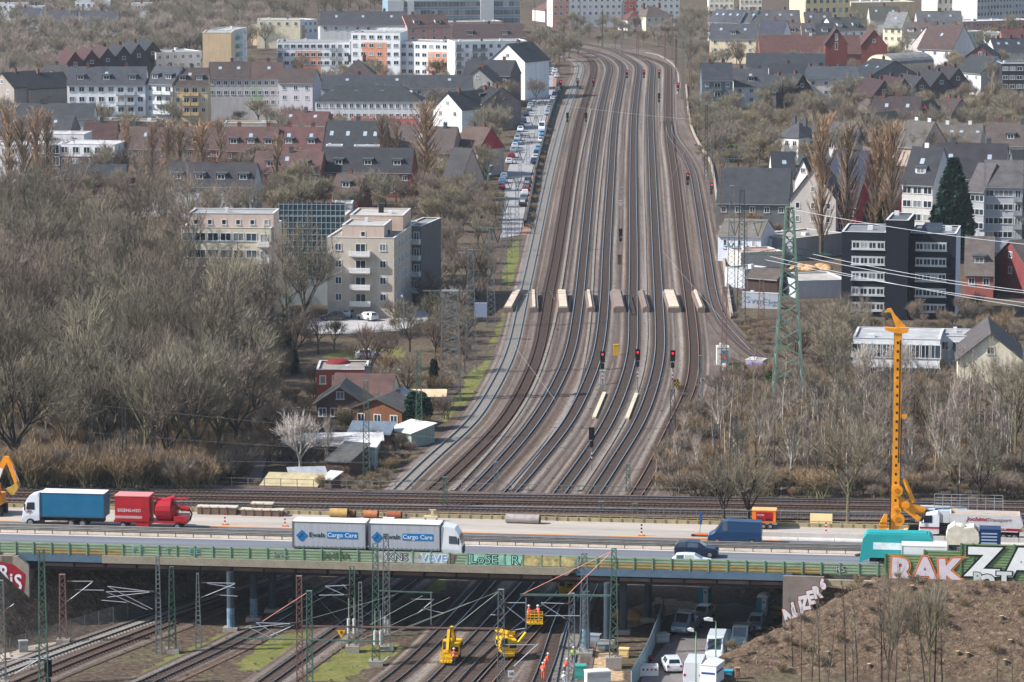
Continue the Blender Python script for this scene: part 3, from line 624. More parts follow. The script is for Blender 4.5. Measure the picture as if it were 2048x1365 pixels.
def bld(label,x0,y0,x1,y1,h,dep,kind='g',rh=4.0,wall=(205,200,192),roof=(84,78,76),nf=2,nc=4,sw=0,ch=1,do=0,sk=0,ww=1.2,wh=1.35,name='house',cat='house',base=0.0,fh=2.8,bal=(),balc=(200,200,200),panels=(),dcol=None,chc=None,over=.35,z0=None,side_wall=None,Yf=None):
    if Yf: h=PD(x0,y0,Yf).z-base
    A=PZ(x0,y0,base+h); B=PZ(x1,y1,base+h); d=B-A; w=math.hypot(d.x,d.y); rz=math.atan2(d.y,d.x)
    r=empty(name,(A.x,A.y,base),rz,label,cat); wall=desat(wall,.12); roof=tuple(int(q*(.74 if kind!='f' else .95)) for q in desat(roof,.25)); wm=wallmat(wall); rm=roofmat(roof); sm=wallmat(side_wall) if side_wall else wm
    mb=MB(); zb=-1.0
    if kind in('g','gr'):   # ridge parallel to the front
        ym=dep*.5; mb.box(0,w,0,dep,zb,h,0); n=len(mb.v)
        mb.rprism([(0,h),(dep,h),(ym,h+rh)],.0,.25,1); mb.rprism([(0,h),(dep,h),(ym,h+rh)],w-.25,w,1)
        mb.build('wall',[wm,sm],r)
        mb=MB(); sl=rh/ym; e=over
        mb.rprism([(-e,h-e*sl),(ym,h+rh),(dep+e,h-e*sl),(dep+e,h-e*sl+.22),(ym,h+rh+.24),(-e,h-e*sl+.22)],-.12,w+.12,0)
        ro=mb.build('roof',[rm],r); mb=MB(); mb.box(-.12,w+.12,-e-.12,-e+.02,h-e*sl-.02,h-e*sl+.16,0); mb.build('gutter',[mat((150,152,150),.5,.3,.1)],r)
        slope=lambda y:h+y*sl+.24
    elif kind=='x':         # gable faces the camera
        xm=w*.5; mb.box(0,w,0,dep,zb,h,0); mb.prism([(0,h),(w,h),(xm,h+rh)],0,.3,0); mb.prism([(0,h),(w,h),(xm,h+rh)],dep-.3,dep,0); mb.build('wall',[wm],r)
        mb=MB(); sl=rh/xm; e=over
        mb.prism([(-e,h-e*sl),(-e,h-e*sl+.22),(xm,h+rh+.24),(w+e,h-e*sl+.22),(w+e,h-e*sl),(xm,h+rh)],-e,dep+e,0); ro=mb.build('roof',[rm],r); slope=None
    elif kind=='h':
        mb.box(0,w,0,dep,zb,h,0); mb.build('wall',[wm],r); mb=MB(); e=over; a=min(w,dep)*.5; ym=dep*.5
        P=[(-e,-e,h),(w+e,-e,h),(w+e,dep+e,h),(-e,dep+e,h)]; R1=(min(a,w*.5),ym,h+rh); R2=(max(w-a,w*.5),ym,h+rh)
        mb.q([P[0],P[1],R2,R1]); mb.q([P[1],P[2],R2]); mb.q([P[2],P[3],R1,R2]); mb.q([P[3],P[0],R1]); mb.q([P[3],P[2],P[1],P[0]])
        ro=mb.build('roof',[rm],r); sl=rh/ym; slope=lambda y:h+y*sl+.05
    elif kind=='m':         # steep lower roof, flat top
        mb.box(0,w,0,dep,zb,h,0); mb.build('wall',[wm],r); mb=MB(); i=rh*.55
        mb.q([(-.3,-.3,h),(w+.3,-.3,h),(w-.2,i,h+rh),(.2,i,h+rh)]); mb.q([(w+.3,-.3,h),(w+.3,dep+.3,h),(w-.2,dep-i,h+rh),(w-.2,i,h+rh)]); mb.q([(w+.3,dep+.3,h),(-.3,dep+.3,h),(.2,dep-i,h+rh),(w-.2,dep-i,h+rh)]); mb.q([(-.3,dep+.3,h),(-.3,-.3,h),(.2,i,h+rh),(.2,dep-i,h+rh)]); mb.q([(.2,i,h+rh),(w-.2,i,h+rh),(w-.2,dep-i,h+rh),(.2,dep-i,h+rh)]); mb.q([(-.3,-.3,h),(-.3,dep+.3,h),(w+.3,dep+.3,h),(w+.3,-.3,h)])
        ro=mb.build('roof',[rm],r); sl=1/.55; slope=lambda y:h+y*sl
    elif kind=='c':         # curved barrel end facing the camera
        mb.box(0,w,0,dep,zb,h,0); pts=[(w/2-w/2*math.cos(t*PI/10),h+rh*math.sin(t*PI/10)) for t in range(11)]
        mb.prism(pts[::-1],.0,dep,0); mb.build('wall',[wm],r); mb=MB()
        for t in range(10): mb.q([(pts[t][0],-.2,pts[t][1]+.05),(pts[t][0],dep,pts[t][1]+.05),(pts[t+1][0],dep,pts[t+1][1]+.05),(pts[t+1][0],-.2,pts[t+1][1]+.05)])
        ro=mb.build('roof',[rm],r); slope=None
    else:                   # flat with parapet
        mb.box(0,w,0,dep,zb,h-.3,0); mb.box(0,w,0,.25,h-.3,h,0); mb.box(0,w,dep-.25,dep,h-.3,h,0); mb.box(0,.25,.25,dep-.25,h-.3,h,0); mb.box(w-.25,w,.25,dep-.25,h-.3,h,0); mb.build('wall',[wm],r)
        mb=MB(); mb.box(.25,w-.25,.25,dep-.25,h-.3,h-.2,0); ro=mb.build('roof',[mat(roof,.95,0,.25,.4,fine=.1)],r); slope=lambda y:h-.2
        mb=MB(); mb.box(-.06,w+.06,-.06,.3,h,h+.07); mb.box(-.06,w+.06,dep-.3,dep+.06,h,h+.07); mb.box(-.06,.3,.3,dep-.3,h,h+.07); mb.box(w-.3,w+.06,.3,dep-.3,h,h+.07); mb.build('coping',[mat((200,200,198),.6,.1,.05)],r)
        for q in range(max(1,int(w*dep/90))):
            mb=MB(); a=br_.uniform(1,w-2.2) if w>4 else .5; b=br_.uniform(1,max(1.2,dep-2)); mb.box(a,a+br_.uniform(.5,1.2),b,b+br_.uniform(.5,1.2),h-.2,h+br_.uniform(.2,.7)); mb.build('roof_vent',[CHG if q%2 else FRAME],ro)
    for (a,b,c,dd,col) in panels:   # coloured wall fields: fractions of the width, metres below the eave
        mb=MB(); mb.box(w*a,w*b,-.04,.0,h-dd,h-c,0); mb.build('wall_panel',[wallmat(col)],r)
    if kind=='x' and rh>2.2: addwin(r,w*.5,0,h+rh*.22,min(ww,1.2),wh*.9)
    ft=h-fh+.75 if kind!='f' else h-fh+.6
    pn=list(panels)
    for f in range(nf):
        z=ft-f*fh
        if z<.3: break
        for c in range(nc):
            x=w*(c+.5)/nc
            yy=0 if not any(a*w<x<b*w and h-dd<z+.7<h-c_ for (a,b,c_,dd,_) in pn) else -.04
            if c in bal:
                mb=MB(); bw=w/nc*.92; mb.box(x-bw/2,x+bw/2,-1.25,-.0,z-1.0,z-.85,0)
                for q in range(4): mb.box(x-bw/2,x+bw/2,-1.27,-1.2,z-.82+q*.24,z-.82+q*.24+.19,1)
                mb.box(x-bw/2,x-bw/2+.06,-1.2,-.0,z-.82,z+.05,1); mb.box(x+bw/2-.06,x+bw/2,-1.2,-.0,z-.82,z+.05,1)
                bo=mb.build('balcony',[CONC,mat(balc,.7,0,.06)],r); addwin(r,x,0,z-.75,min(bw*.7,1.9),2.1)
            else: addwin(r,x,yy,z,ww,wh)
    for f in range(nf if sw else 0):
        z=ft-f*fh
        if z<.3: break
        for c in range(sw): addwin(r,w,dep*(c+.5)/sw,z,1.0,wh,PI/2)
    for i in range(ch):
        x=w*((i+.5)/ch)+br_.uniform(-.6,.6); mb=MB(); yc=dep*.5+br_.uniform(-.3,.8); zt=h+(rh if kind in('g','gr','h','x','m') else .3)
        if kind=='x': x=w*.5+.3; yc=dep*(i+.4)/ch
        mb.box(x-.45,x+.45,yc-.3,yc+.3,zt-1.0,zt+1.1,0); mb.box(x-.5,x+.5,yc-.35,yc+.35,zt+1.1,zt+1.22,1); mb.tube((x-.2,yc,zt+1.22),(x-.2,yc,zt+1.5),.1,.1,6,1); mb.tube((x+.2,yc,zt+1.22),(x+.2,yc,zt+1.5),.1,.1,6,1)
        mb.build('chimney',[chc or (CHIM if br_.random()<.6 else CHG),CHG],ro)
    if do and slope:
        dm=wallmat(dcol or roof)
        for i in range(do):
            x=w*(i+.5)/do; y_=dep*.14 if kind!='m' else .6; zt=slope(y_)-.5; k_=2.0; mb=MB(); hw=1.15
            yb=min(dep*.48,(zt+k_-h)/max(sl,.1)+.2)
            mb.rprism([(y_,zt),(y_,zt+1.6),(yb,zt+1.6+.25),(yb,zt)],x-hw,x+hw,0); mb.rprism([(y_-.3,zt+1.58),(y_-.3,zt+1.75),(yb+.3,zt+2.0),(yb+.3,zt+1.85)],x-hw-.2,x+hw+.2,1)
            dd_=mb.build('dormer',[dm,CHG],ro); addwin(dd_,x,y_,zt+.35,1.7 if hw>1 else 1.1,1.15)
    if sk and slope and kind!='f':
        for i in range(sk):
            x=w*(i+.5)/sk+br_.uniform(-.7,.7); y_=dep*(.26 if kind!='m' else .1); mb=MB(); z_=slope(y_)
            a=(x-.45,y_,z_+.03);b=(x+.45,y_,z_+.03);c=(x+.45,y_+.9,z_+.9*sl+.03);e_=(x-.45,y_+.9,z_+.9*sl+.03); mb.q([a,b,c,e_],0); mb.build('skylight',[SKYL],ro)
    return r,w
AP=dict(name='apartment_building',cat='apartment building')
SL=(82,88,98); BRN=(98,78,74); RDT=(122,72,64); DK=(62,66,74); WH=(230,232,234); CR=(214,200,170); GY=(160,160,162)
B=bld
# --- upper left quarter
B('long white apartment block with slate roof, left part of the white row',134,170,290,170,12.5,11,'g',4.6,WH,SL,3,8,ch=2,do=3,sk=1,bal=(5,6),balc=(200,206,212),ww=1.6,wh=1.5,**AP)
B('white apartment house with stacked white balconies beside the yellow one',291,167,345,169,12.8,11,'g',4.4,(208,214,220),SL,3,3,ch=1,do=2,bal=(1,2),balc=(208,214,220),**AP)
B('yellow apartment house with three long ochre balconies and brown roof',347,171,415,171,12.5,11,'g',4.4,(208,184,144),BRN,3,4,ch=1,do=2,sk=1,bal=(1,2),balc=(216,184,130),**AP)
B('grey terrace with long brown roof right of the yellow apartment house',416,157,500,157,12.5,11,'g',4.2,(176,172,170),BRN,2,6,ch=1,do=0,sk=2,**AP)
B('grey terrace end with reddish brown roof behind the dark ivy clad tree',500,157,565,157,12.5,11,'g',4.2,(180,176,172),(116,84,78),3,5,ch=1,sk=1,panels=((0,.35,2.9,9,(150,170,140)),),**AP)
B('lilac walled block behind the fan shaped bare tree',557,166,625,167,12,10,'g',3.6,(190,184,190),BRN,2,3,ch=1,**AP)
B('tan house with steep brown hipped roof below the salmon facade',682,151,748,151,10,11,'h',4.6,(206,170,128),BRN,2,5,ch=2,chc=CHG)
B('long white terrace with dark hipped roof and red ground floor',630,202,842,203,8.2,11,'h',4.0,(206,204,206),(70,74,80),2,16,ch=0,sk=4,panels=((0.07,.3,4.2,8,(176,104,98)),(.34,.56,4.2,8,(176,104,98)),(.62,.97,4.2,8,(176,104,98))),**AP)
B('dark roofed terrace directly behind the long white terrace',640,176,945,176,8.5,10,'g',3.2,(188,186,186),(78,82,90),1,10,ch=2,sk=3,**AP)
B('small white gabled house with dark roof left of the street',867,216,924,220,6.5,22,'x',4.4,(214,214,214),(66,68,72),1,2,ch=2,chc=CHIM)
B('dark house with black roofs behind the small white gable',925,205,966,209,7.5,14,'g',4.2,(120,110,108),(52,56,62),1,3,ch=2,do=1)
B('white modern block with salmon panel, left wing of the white complex',553,84,700,84,13,13,'f',0,(224,226,228),(150,150,140),3,11,ch=0,panels=((.25,.6,3.1,13,(212,150,124)),),bal=(0,8,9),balc=(150,158,165),ww=1.7,**AP)
B('taller white block with large salmon panel in the middle of the white complex',702,65,800,66,17,13,'f',0,(226,228,230),(150,150,140),4,6,ch=0,panels=((.22,.73,3.3,17,(214,146,116)),),ww=1.7,bal=(),**AP)
B('white modern block with salmon panel, right wing of the white complex',801,83,910,86,14,13,'f',0,(224,226,228),(150,150,140),4,8,ch=0,panels=((.5,.93,3.2,14,(214,150,122)),),ww=1.7,**AP)
B('white end block with glass balconies of the white complex beside the street',910,84,1054,82,16,12,'f',0,(226,226,226),(156,160,150),4,9,sw=3,ch=0,bal=(0,2,3),balc=(120,130,138),**AP)
B('white gable wall house in front of the end of the white complex',981,121,1050,124,12,14,'x',5.2,(226,224,224),(70,74,80),0,2,ch=1,sw=3,**AP)
B('dark roofed brown house between the white gable and the bare trees',925,150,1020,152,9,12,'g',4.2,(108,92,90),(66,66,70),1,4,ch=2)
B('grey gable house with mossy roof edge beside the dark roofed house',925,163,985,164,8,12,'x',4.0,(150,146,142),(110,104,98),1,2,ch=1)
B('tan high rise slab with glazed stair side near the far wood',405,66,462,66,18,14,'f',0,(222,190,146),(170,160,150),0,0,sw=5,ch=0,**AP)
B('pale upper wing of the tan high rise slab',463,62,494,55,18,8,'f',0,(190,190,192),(170,170,165),5,4,ch=0,bal=(1,),balc=(140,180,170),**AP)
B('low sand coloured block with set back penthouse by the far wood',502,50,600,52,8,16,'f',0,(196,168,140),(180,170,150),0,0,ch=0,**AP)
B('cream penthouse block behind the low sand coloured one',514,40,600,40,11,12,'f',0,(220,208,176),(186,186,180),1,5,ch=0,**AP)
B('white modern block with narrow windows by the far wood',597,41,635,39,10,10,'f',0,(226,226,226),(170,170,165),2,4,ch=0,**AP)
B('long low white block behind the left wing of the white complex',636,54,815,56,9,10,'f',0,(222,222,222),(176,170,160),1,9,ch=0,**AP)
B('slate roofed terrace behind the long low white block',640,50,812,50,10,11,'g',4.6,(200,200,200),(84,84,94),1,8,ch=2,chc=CHG,sk=3,**AP)
B('pink house with brown roof and white dormers behind the salmon facade',815,56,900,54,9,11,'g',4.4,(214,156,140),(120,86,78),2,4,ch=2,do=2,dcol=(206,200,196))
B('low beige block with flat roof next to the pink house',898,45,1005,43,7,12,'f',0,(200,176,156),(160,156,150),1,6,ch=0)
B('long brown tiled roof behind the right wing of the white complex',905,79,1045,79,10,14,'g',4.8,(130,104,98),(96,72,70),0,6,ch=1,chc=CHG,do=2,**AP)
B('flat roofed grey white block with roof vents behind the slate row',312,106,404,103,10,15,'f',0,(196,196,196),(150,150,150),2,6,ch=0,**AP)
B('dark gabled house beside the tan high rise slab',404,121,462,121,7,12,'x',4.0,(190,188,190),(50,54,60),0,0,ch=0)
for i,(x,y,c) in enumerate(((125,140,(100,52,50)),(158,136,(96,50,50)),(190,132,(90,54,56)),(222,128,(56,54,58)),(252,123,(54,58,64)),(280,118,(50,56,62)))):
    B('%s steep roofed hall of the staggered row before the far wood'%nth(i),x,y,x+52,y-1,8,20,'x',5.5,(96,56,54) if i<2 else (74,70,74),c,0,0,ch=1 if i in(2,3,4) else 0,sk=0)
B('white house with dark roof left of the white apartment block',65,178,130,176,7.5,10,'g',3.6,(206,208,212),(76,80,88),1,4,ch=2,do=1,chc=WHITE)
B('dark roofed house at the left edge behind the poplars',-20,172,28,176,9,12,'x',4,(150,140,132),(64,70,76),2,2,ch=1)
B('second dark roofed house from the left edge',26,174,58,178,8.5,14,'x',4,(150,140,130),(58,64,70),2,2,ch=1)
B('grey roofed building behind the blue green spruce',85,158,132,158,8,10,'g',3.8,(200,190,180),(96,88,90),1,3,ch=1)
B('long dark roofed house with white end gable behind the purple house',-20,238,186,238,7,10,'g',3.6,(206,206,208),(78,82,86),0,8,ch=1,chc=CHG)
B('dormered flat roofed row with white windows right of the long dark roof',193,241,248,242,6.5,9,'f',0,(96,92,92),(120,112,108),1,4,ch=0,ww=1.7)
B('second dormered row with white windows and flat roof edge',249,243,312,244,6.5,9,'f',0,(110,98,96),(140,128,118),1,4,ch=0,ww=1.7)
B('low dark tiled house in front of the long dark roof',-10,262,140,264,5,10,'g',3.6,(150,130,124),(84,82,88),0,4,ch=1,sk=2)
B('dark red tiled terrace right of the purple house',165,284,232,284,5.5,10,'g',4.6,(140,98,92),(104,66,62),1,3,ch=1)
B('white flat roofed penthouse behind the purple house',58,268,168,269,8.5,9,'f',0,(214,214,216),(190,186,182),1,3,ch=0)
r,w=B('modern purple brick house with white upper storey',118,288,229,290,9.5,11,'f',0,(214,214,218),(196,192,188),3,5,ch=0,panels=((0,1,3.0,9.5,(96,62,80)),),ww=1.7,wh=1.6,**AP)
B('white left half of the modern house behind the slender poplars',-20,290,78,291,9,11,'f',0,(206,208,212),(196,192,188),2,5,ch=0,ww=1.6,**AP)
B('glazed dark stairwell between the two modern halves',80,290,117,290,9.3,9,'f',0,(70,84,92),(150,150,150),3,3,ch=0,ww=1.9,wh=2.2,**AP)
# --- tiled terraces in the middle left
B('brown tiled terrace with long roof among the poplars, left',232,296,330,298,6,10,'g',4.8,(150,110,104),(110,80,74),1,5,ch=2,sk=1)
B('brown tiled terrace with long roof among the poplars, right',331,296,447,298,6,10,'g',4.8,(150,110,104),(104,78,74),1,6,ch=2,do=1)
B('red tiled row house with white dormer windows',448,301,552,302,6.5,10,'g',5.2,(148,84,74),(124,82,76),1,5,ch=2,do=3,sk=1,chc=CHIM)
B('red tiled row house with skylight left of the slate mansard',553,301,643,302,6.5,10,'g',5.2,(148,84,74),(130,80,74),1,5,ch=2,do=2,sk=2)
B('flat moss covered roof strip behind the red tiled row',448,247,553,247,7.5,8,'f',0,(176,170,160),(170,140,100),0,0,ch=0)
B('far red ridge roof behind the red tiled row',553,250,650,252,7,9,'g',3.2,(140,90,84),(120,74,70),0,0,ch=1,sk=2)
B('slate roofed house with four skylights and two white roof boxes',645,306,762,308,6.5,13,'g',7.2,(120,84,80),(62,68,76),0,3,ch=1,sk=4,chc=CHG)
B('white box shaped roof terrace, smaller of the two on the slate roof',652,292,684,292,9.5,4,'f',0,(216,218,222),(190,190,190),1,1,ch=0)
B('white box shaped roof terrace, wider of the two on the slate roof',708,293,760,293,9.5,4,'f',0,(216,218,222),(190,190,190),1,2,ch=0)
B('brown tiled terrace right of the slate mansard behind the big poplar',763,302,905,305,6.5,11,'g',5.6,(160,140,130),(112,92,88),0,5,ch=3,chc=CHG,sk=1)
B('red edged house with brown roof between the poplar and the street',904,300,956,303,6.5,12,'g',5.2,(176,160,150),(120,90,80),1,3,ch=2,sk=0,side_wall=(168,52,56))
B('dark slate terrace with dormers before the mansard',646,343,822,345,6,10,'g',5.0,(130,66,60),(66,64,74),2,7,ch=0,do=3,chc=CHG)
B('dark slate gable end right of the broad tall poplar',884,360,922,362,5,11,'g',6.8,(186,160,140),(76,72,78),1,1,ch=0,ww=2.6)
B('red walled row house with grey flat dormer',660,385,716,387,4,9,'g',3.6,(142,64,60),(110,84,80),1,3,ch=1,do=1)
B('dark tiled block with white framed dormers among the poplars',330,372,506,374,7,11,'g',4.6,(186,184,184),(74,70,76),2,8,ch=1,do=4)
B('low grey terrace at the foot of the dormered block',285,393,420,395,4.5,8,'g',2.8,(190,186,186),(88,82,84),1,7,ch=0)
B('low slate garage roof below the purple house',120,356,250,356,4,8,'g',2.6,(120,90,90),(74,78,84),0,0,ch=0)
B('white small house half hidden behind the beige flats',668,408,704,408,4.5,7,'f',0,(196,206,210),(170,170,170),1,2,ch=0)
B('red roofed terrace lower row before the red tiled houses',505,345,640,347,6,9,'g',4.4,(140,70,62),(122,84,78),1,6,ch=1,do=2,sk=1)
# --- beige apartment complex
B('cream wing of the beige flats with a balcony column',362,455,541,457,16.5,12,'f',0,(208,194,168),(170,166,158),5,7,ch=0,bal=(6,),balc=(222,218,212),ww=2.0,wh=1.5,fh=2.95,**AP)
B('pink penthouse storey on the cream wing',377,427,547,428,19.6,8,'f',0,(206,182,166),(150,152,150),1,6,ch=0,ww=.9,wh=1.0,fh=2.6,Yf=617.5,**AP)
r,w=B('glass grid stairwell link between the two beige blocks',558,431,690,432,19.2,9,'f',0,(130,140,146),(176,176,172),0,0,ch=0,Yf=638,**AP)
mb=MB()
for i in range(15): mb.box(w*i/14-.05,w*i/14+.05,-.12,-.03,5,18.6)
for i in range(13): mb.box(0,w,-.13,-.03,5+i*1.1,5.1+i*1.1)
mb.build('glazing_bars',[mat((150,162,168),.5,.3,.1)],r); mb=MB(); mb.q([(0,-.03,5),(w,-.03,5),(w,-.03,18.6),(0,-.03,18.6)]); mb.build('glazing',[mat((44,66,76),.12,0,.6,.6,spec=.8)],r)
r,w=B('beige brick block with four white slatted balconies on its front',654,475,788,477,14.2,27,'f',0,(190,177,160),(150,144,134),4,3,ch=0,bal=(1,),balc=(228,226,222),fh=2.95,side_wall=(104,96,90),**AP)  # shade of the right side put into side_wall; flat kinds skip it
for f in range(4):
    for c in range(7): addwin(r,w,27*(c+.5)/7,14.2-2.4-f*2.95,1.3,1.5,PI/2)
B('pink penthouse with flat grey roof on the beige brick block',684,451,768,452,17.3,10,'f',0,(198,174,158),(170,164,156),1,1,ch=0,ww=.9,wh=1.0,fh=2.6,Yf=623,**AP)
B('rear pink penthouse behind the first one with a black vent',700,431,806,432,18.4,12,'f',0,(208,178,156),(178,170,160),0,0,sw=3,ch=1,chc=DARK,Yf=634,**AP)
B('dark balcony wing behind the right side of the beige brick block',806,452,842,453,14.5,14,'f',0,(96,96,98),(140,142,138),4,2,ch=0,bal=(1,),balc=(190,196,200),fh=2.95,Yf=640,**AP)  # dark wall tone stands for the shade on the block's right side
# --- garden colony
B('red brick hall with shallow dome roof among the gardens',633,740,733,740,5.2,9,'f',0,(140,62,54),(150,140,130),1,4,ch=0,ww=1.0,name='garden_house',cat='garden house')
mb=MB(); mb.ball((0,0,0),1.9,.35,k=16,j=8); P=PZ(676,726,5.0); tag(mb.build('dome_roof',[mat((118,40,44),.85,0,.2)],None,P,smooth=True),'red dome shaped canopy behind the brick garden hall','canopy')
GH=dict(name='garden_house',cat='garden house')
B('garden house with large brown tiled roof and cream gable',662,788,782,791,2.6,7,'g',2.4,(206,198,160),(128,88,78),0,0,ch=1,chc=CHG,**GH)
B('garden house with broad dark gable over a veranda',633,806,728,807,3.0,7,'x',2.3,(94,72,66),(104,100,98),1,4,ch=0,over=.6,**GH)
B('orange brown timber garden house with shallow gable',706,816,804,822,2.8,6,'x',1.5,(132,84,58),(112,106,102),1,3,ch=0,over=.5,**GH)
def shed(label,x0,y0,x1,y1,h,dep,roof,wall,rise=.5):
    A=PZ(x0,y0,h); B_=PZ(x1,y1,h); d=B_-A; w=math.hypot(d.x,d.y); r=empty('garden_shed',(A.x,A.y,0),math.atan2(d.y,d.x),label,'shed')
    mb=MB(); mb.rprism([(.15,0),(dep-.15,0),(dep-.15,h+rise-.1),(.15,h-.1)],.15,w-.15,0); mb.build('wall',[mat(wall,.9,0,.3,.8,stretch=(6,6,.5))],r)
    mb=MB(); mb.rprism([(-.2,h-.05),(dep+.2,h+rise),(dep+.2,h+rise+.1),(-.2,h+.05)],-.1,w+.1,0); mb.build('roof',[mat(roof,.85,0,.25,.7,fine=.1,stretch=(1,.4,1))],r); return r
shed('shed with long white roof behind the white boxes',609,884,767,882,2.6,3.5,(190,188,186),(90,70,66))
shed('white walled shed under the end of the long white roof',680,894,752,896,2.8,4,(206,204,200),(170,180,178))
shed('shed with pale weathered roof left of the dark pointed roof',560,890,686,894,2.4,5,(168,158,148),(96,80,74))
shed('shed with blue grey ribbed roof below the orange garden house',694,868,780,870,2.2,4.5,(100,112,124),(120,84,72),1.0)
shed('white slatted canopy leaning beside the orange garden house',772,860,823,868,2.0,5,(206,208,200),(150,160,150),.8)
shed('shed with dark pointed roof below the white sheds',650,922,700,926,1.8,6,(84,84,82),(104,76,66),1.6)
shed('low shed with flat yellow roof just behind the embankment railing',521,971,634,974,2.6,5.5,(176,162,126),(84,66,60),.6)
shed('grey roofed shed behind the flat yellow roof',580,955,655,953,2.2,4,(150,154,158),(96,80,72))
shed('white corrugated lean to right of the flat yellow roof',640,958,664,960,2.2,3,(198,198,192),(96,80,72))
shed('open carport with cream roof beside the heavy lattice mast',821,794,892,794,2.2,4,(206,180,144),(120,90,76),.4)
shed('shed with faded pink roof right of the tiled garden house',750,795,798,795,2.3,4,(170,104,104),(78,66,64),.4)
shed('shed with pale lilac roof beside the faded pink one',796,792,828,790,2.3,4,(176,176,186),(86,70,66),.4)
r=empty('fence',PZ(738,858),-.1,'weathered wooden picket fence before the orange garden house','fence'); mb=MB()
for i in range(26): mb.box(i*.17,i*.17+.11,0,.03,0,1.1)
mb.build('pickets',[mat((120,106,96),.9,0,.3,2)],r)
# --- top centre
r,w=B('blue glass office block at the top edge of the town',775,2,1040,0,14,18,'f',0,(120,150,166),(150,160,165),3,24,ch=0,ww=2.4,wh=2.4,fh=3.4,name='office_building',cat='office building')
for a,b in ((0,.12),(.15,.2),(.7,.8)):
    mb=MB(); mb.box(w*a,w*b,-.5,-.05,0,14.2); mb.build('stair_tower',[WHITE],r)
B('white and pink office block behind the far red roofs',1105,-6,1360,-8,13,14,'f',0,(232,228,222),(200,196,190),3,22,ch=0,panels=((0,.13,0.2,13,(220,160,140)),(.56,.66,.2,13,(206,120,96))),name='office_building',cat='office building')
B('red roofed house left of the far railway curve',1090,22,1180,20,5,14,'h',4.5,(206,200,190),(140,92,82),1,5,ch=2)
B('long red roofed hall above the far railway curve',1180,22,1250,24,5,12,'h',4.0,(206,200,190),(136,98,88),1,5,ch=1)
B('red roofed house beside the far lattice pylon',1255,41,1300,40,4.5,10,'h',3.8,(210,206,200),(134,78,70),1,3,ch=1)
B('cream house with hipped brown roof above the far railway curve',1292,34,1345,32,6,11,'h',4,(222,210,182),(134,112,100),1,4,ch=2)
# --- upper right quarter
B('cream ornate block at the top behind the bare trees, left',1418,-8,1468,-8,12,12,'f',0,(226,216,190),(170,160,150),3,5,ch=0,**AP)
B('cream ornate block at the top behind the bare trees, second',1480,-3,1524,-3,11,12,'f',0,(224,212,184),(170,160,150),2,5,ch=0,**AP)
B('large yellow school like building with tall windows at the top',1611,-8,1700,-10,14,14,'f',0,(228,206,148),(190,170,130),3,7,ch=0,ww=1.6,wh=2.2,fh=4,**AP)
B('long tan flat building right of the yellow school like one',1702,6,1830,4,10,16,'f',0,(206,182,144),(190,180,160),0,0,ch=0,**AP)
B('tall cream building with narrow windows at the top right',1875,-8,1953,-10,14,12,'f',0,(228,216,188),(190,180,160),3,7,ch=0,wh=2.2,fh=4,**AP)
r,w=B('long grey office block with ribbon windows in the top right corner',1955,-4,2080,-10,14,14,'f',0,(186,186,184),(170,170,170),4,20,ch=0,ww=1.4,wh=1.7,name='office_building',cat='office building')
B('pink brick block with grey window band below the grey office',1925,44,2070,40,7,14,'f',0,(196,140,124),(186,186,186),1,12,ch=0,name='office_building',cat='office building')
far=[(1416,44,1442,45,WH,(92,94,106)),(1443,45,1475,46,WH,(86,88,100)),(1476,45,1500,46,(222,220,212),(94,96,108)),(1501,46,1545,46,(218,212,200),(104,100,106)),(1546,46,1601,46,(210,204,194),(110,104,106)),(1610,50,1665,50,(206,186,160),(98,92,96)),(1740,38,1800,38,(196,190,180),(96,96,84)),(1835,48,1925,48,(190,186,182),(110,112,116))]
FD=['first','second','third','fourth','fifth','sixth','seventh','eighth']
for i,(a,b,c,d_,wc,rc) in enumerate(far): B('%s from the left of the far row of skylit roofs'%nth(i),a,b,c,d_,7.5,12,'g',4.6,wc,rc,1,2,ch=1,sk=2)
B('cream terrace house with grey roof at the left of the second far row',1419,77,1512,78,9,11,'g',4.8,(224,206,170),(90,92,102),3,4,ch=0,sk=2,do=1,**AP)
B('white apartment house with slate roof in the second far row',1515,69,1567,70,9.5,11,'g',4.8,(226,226,226),(78,84,100),3,3,ch=1,**AP)
for i,(a,b,c,wc,rc) in enumerate(((1568,71,1603,(222,206,174),(110,98,96)),(1604,72,1632,(218,204,176),(104,96,98)),(1633,72,1668,(216,206,186),(70,72,80)))): B('cream dormered house number %s right of the white slate house'%('one','two','three')[i],a,b,c,b,8.5,11,'g',4.2,wc,rc,1,2,ch=1,do=1,dcol=(220,214,204))
B('white apartment house with bay front beside the church tower',1669,62,1731,60,9,11,'g',4.4,(222,226,228),(104,104,104),3,4,ch=2,do=2,dcol=(200,196,180),**AP)
B('cream house with striped metal roof above the red gable',1766,55,1804,56,9,13,'g',5.4,(228,216,180),(150,150,150),2,3,ch=1,sk=1)
B('white house with two dormers right of the metal roof',1806,72,1860,73,8,11,'g',4.8,(218,212,200),(112,96,90),1,3,ch=2,do=2,dcol=(220,214,204))
B('flat roofed grey house cluster before the pink brick block',1918,66,1966,62,6.5,12,'f',0,(190,190,176),(130,136,142),1,4,ch=1)
B('low white flat house with green shutters right of the brown roofs',1972,66,2002,66,7.5,8,'f',0,(206,210,196),(150,150,150),1,3,ch=0)
B('red tiled roofs at the upper right edge',2005,84,2070,84,7,11,'g',4.2,(150,100,90),(120,66,62),1,4,ch=2)
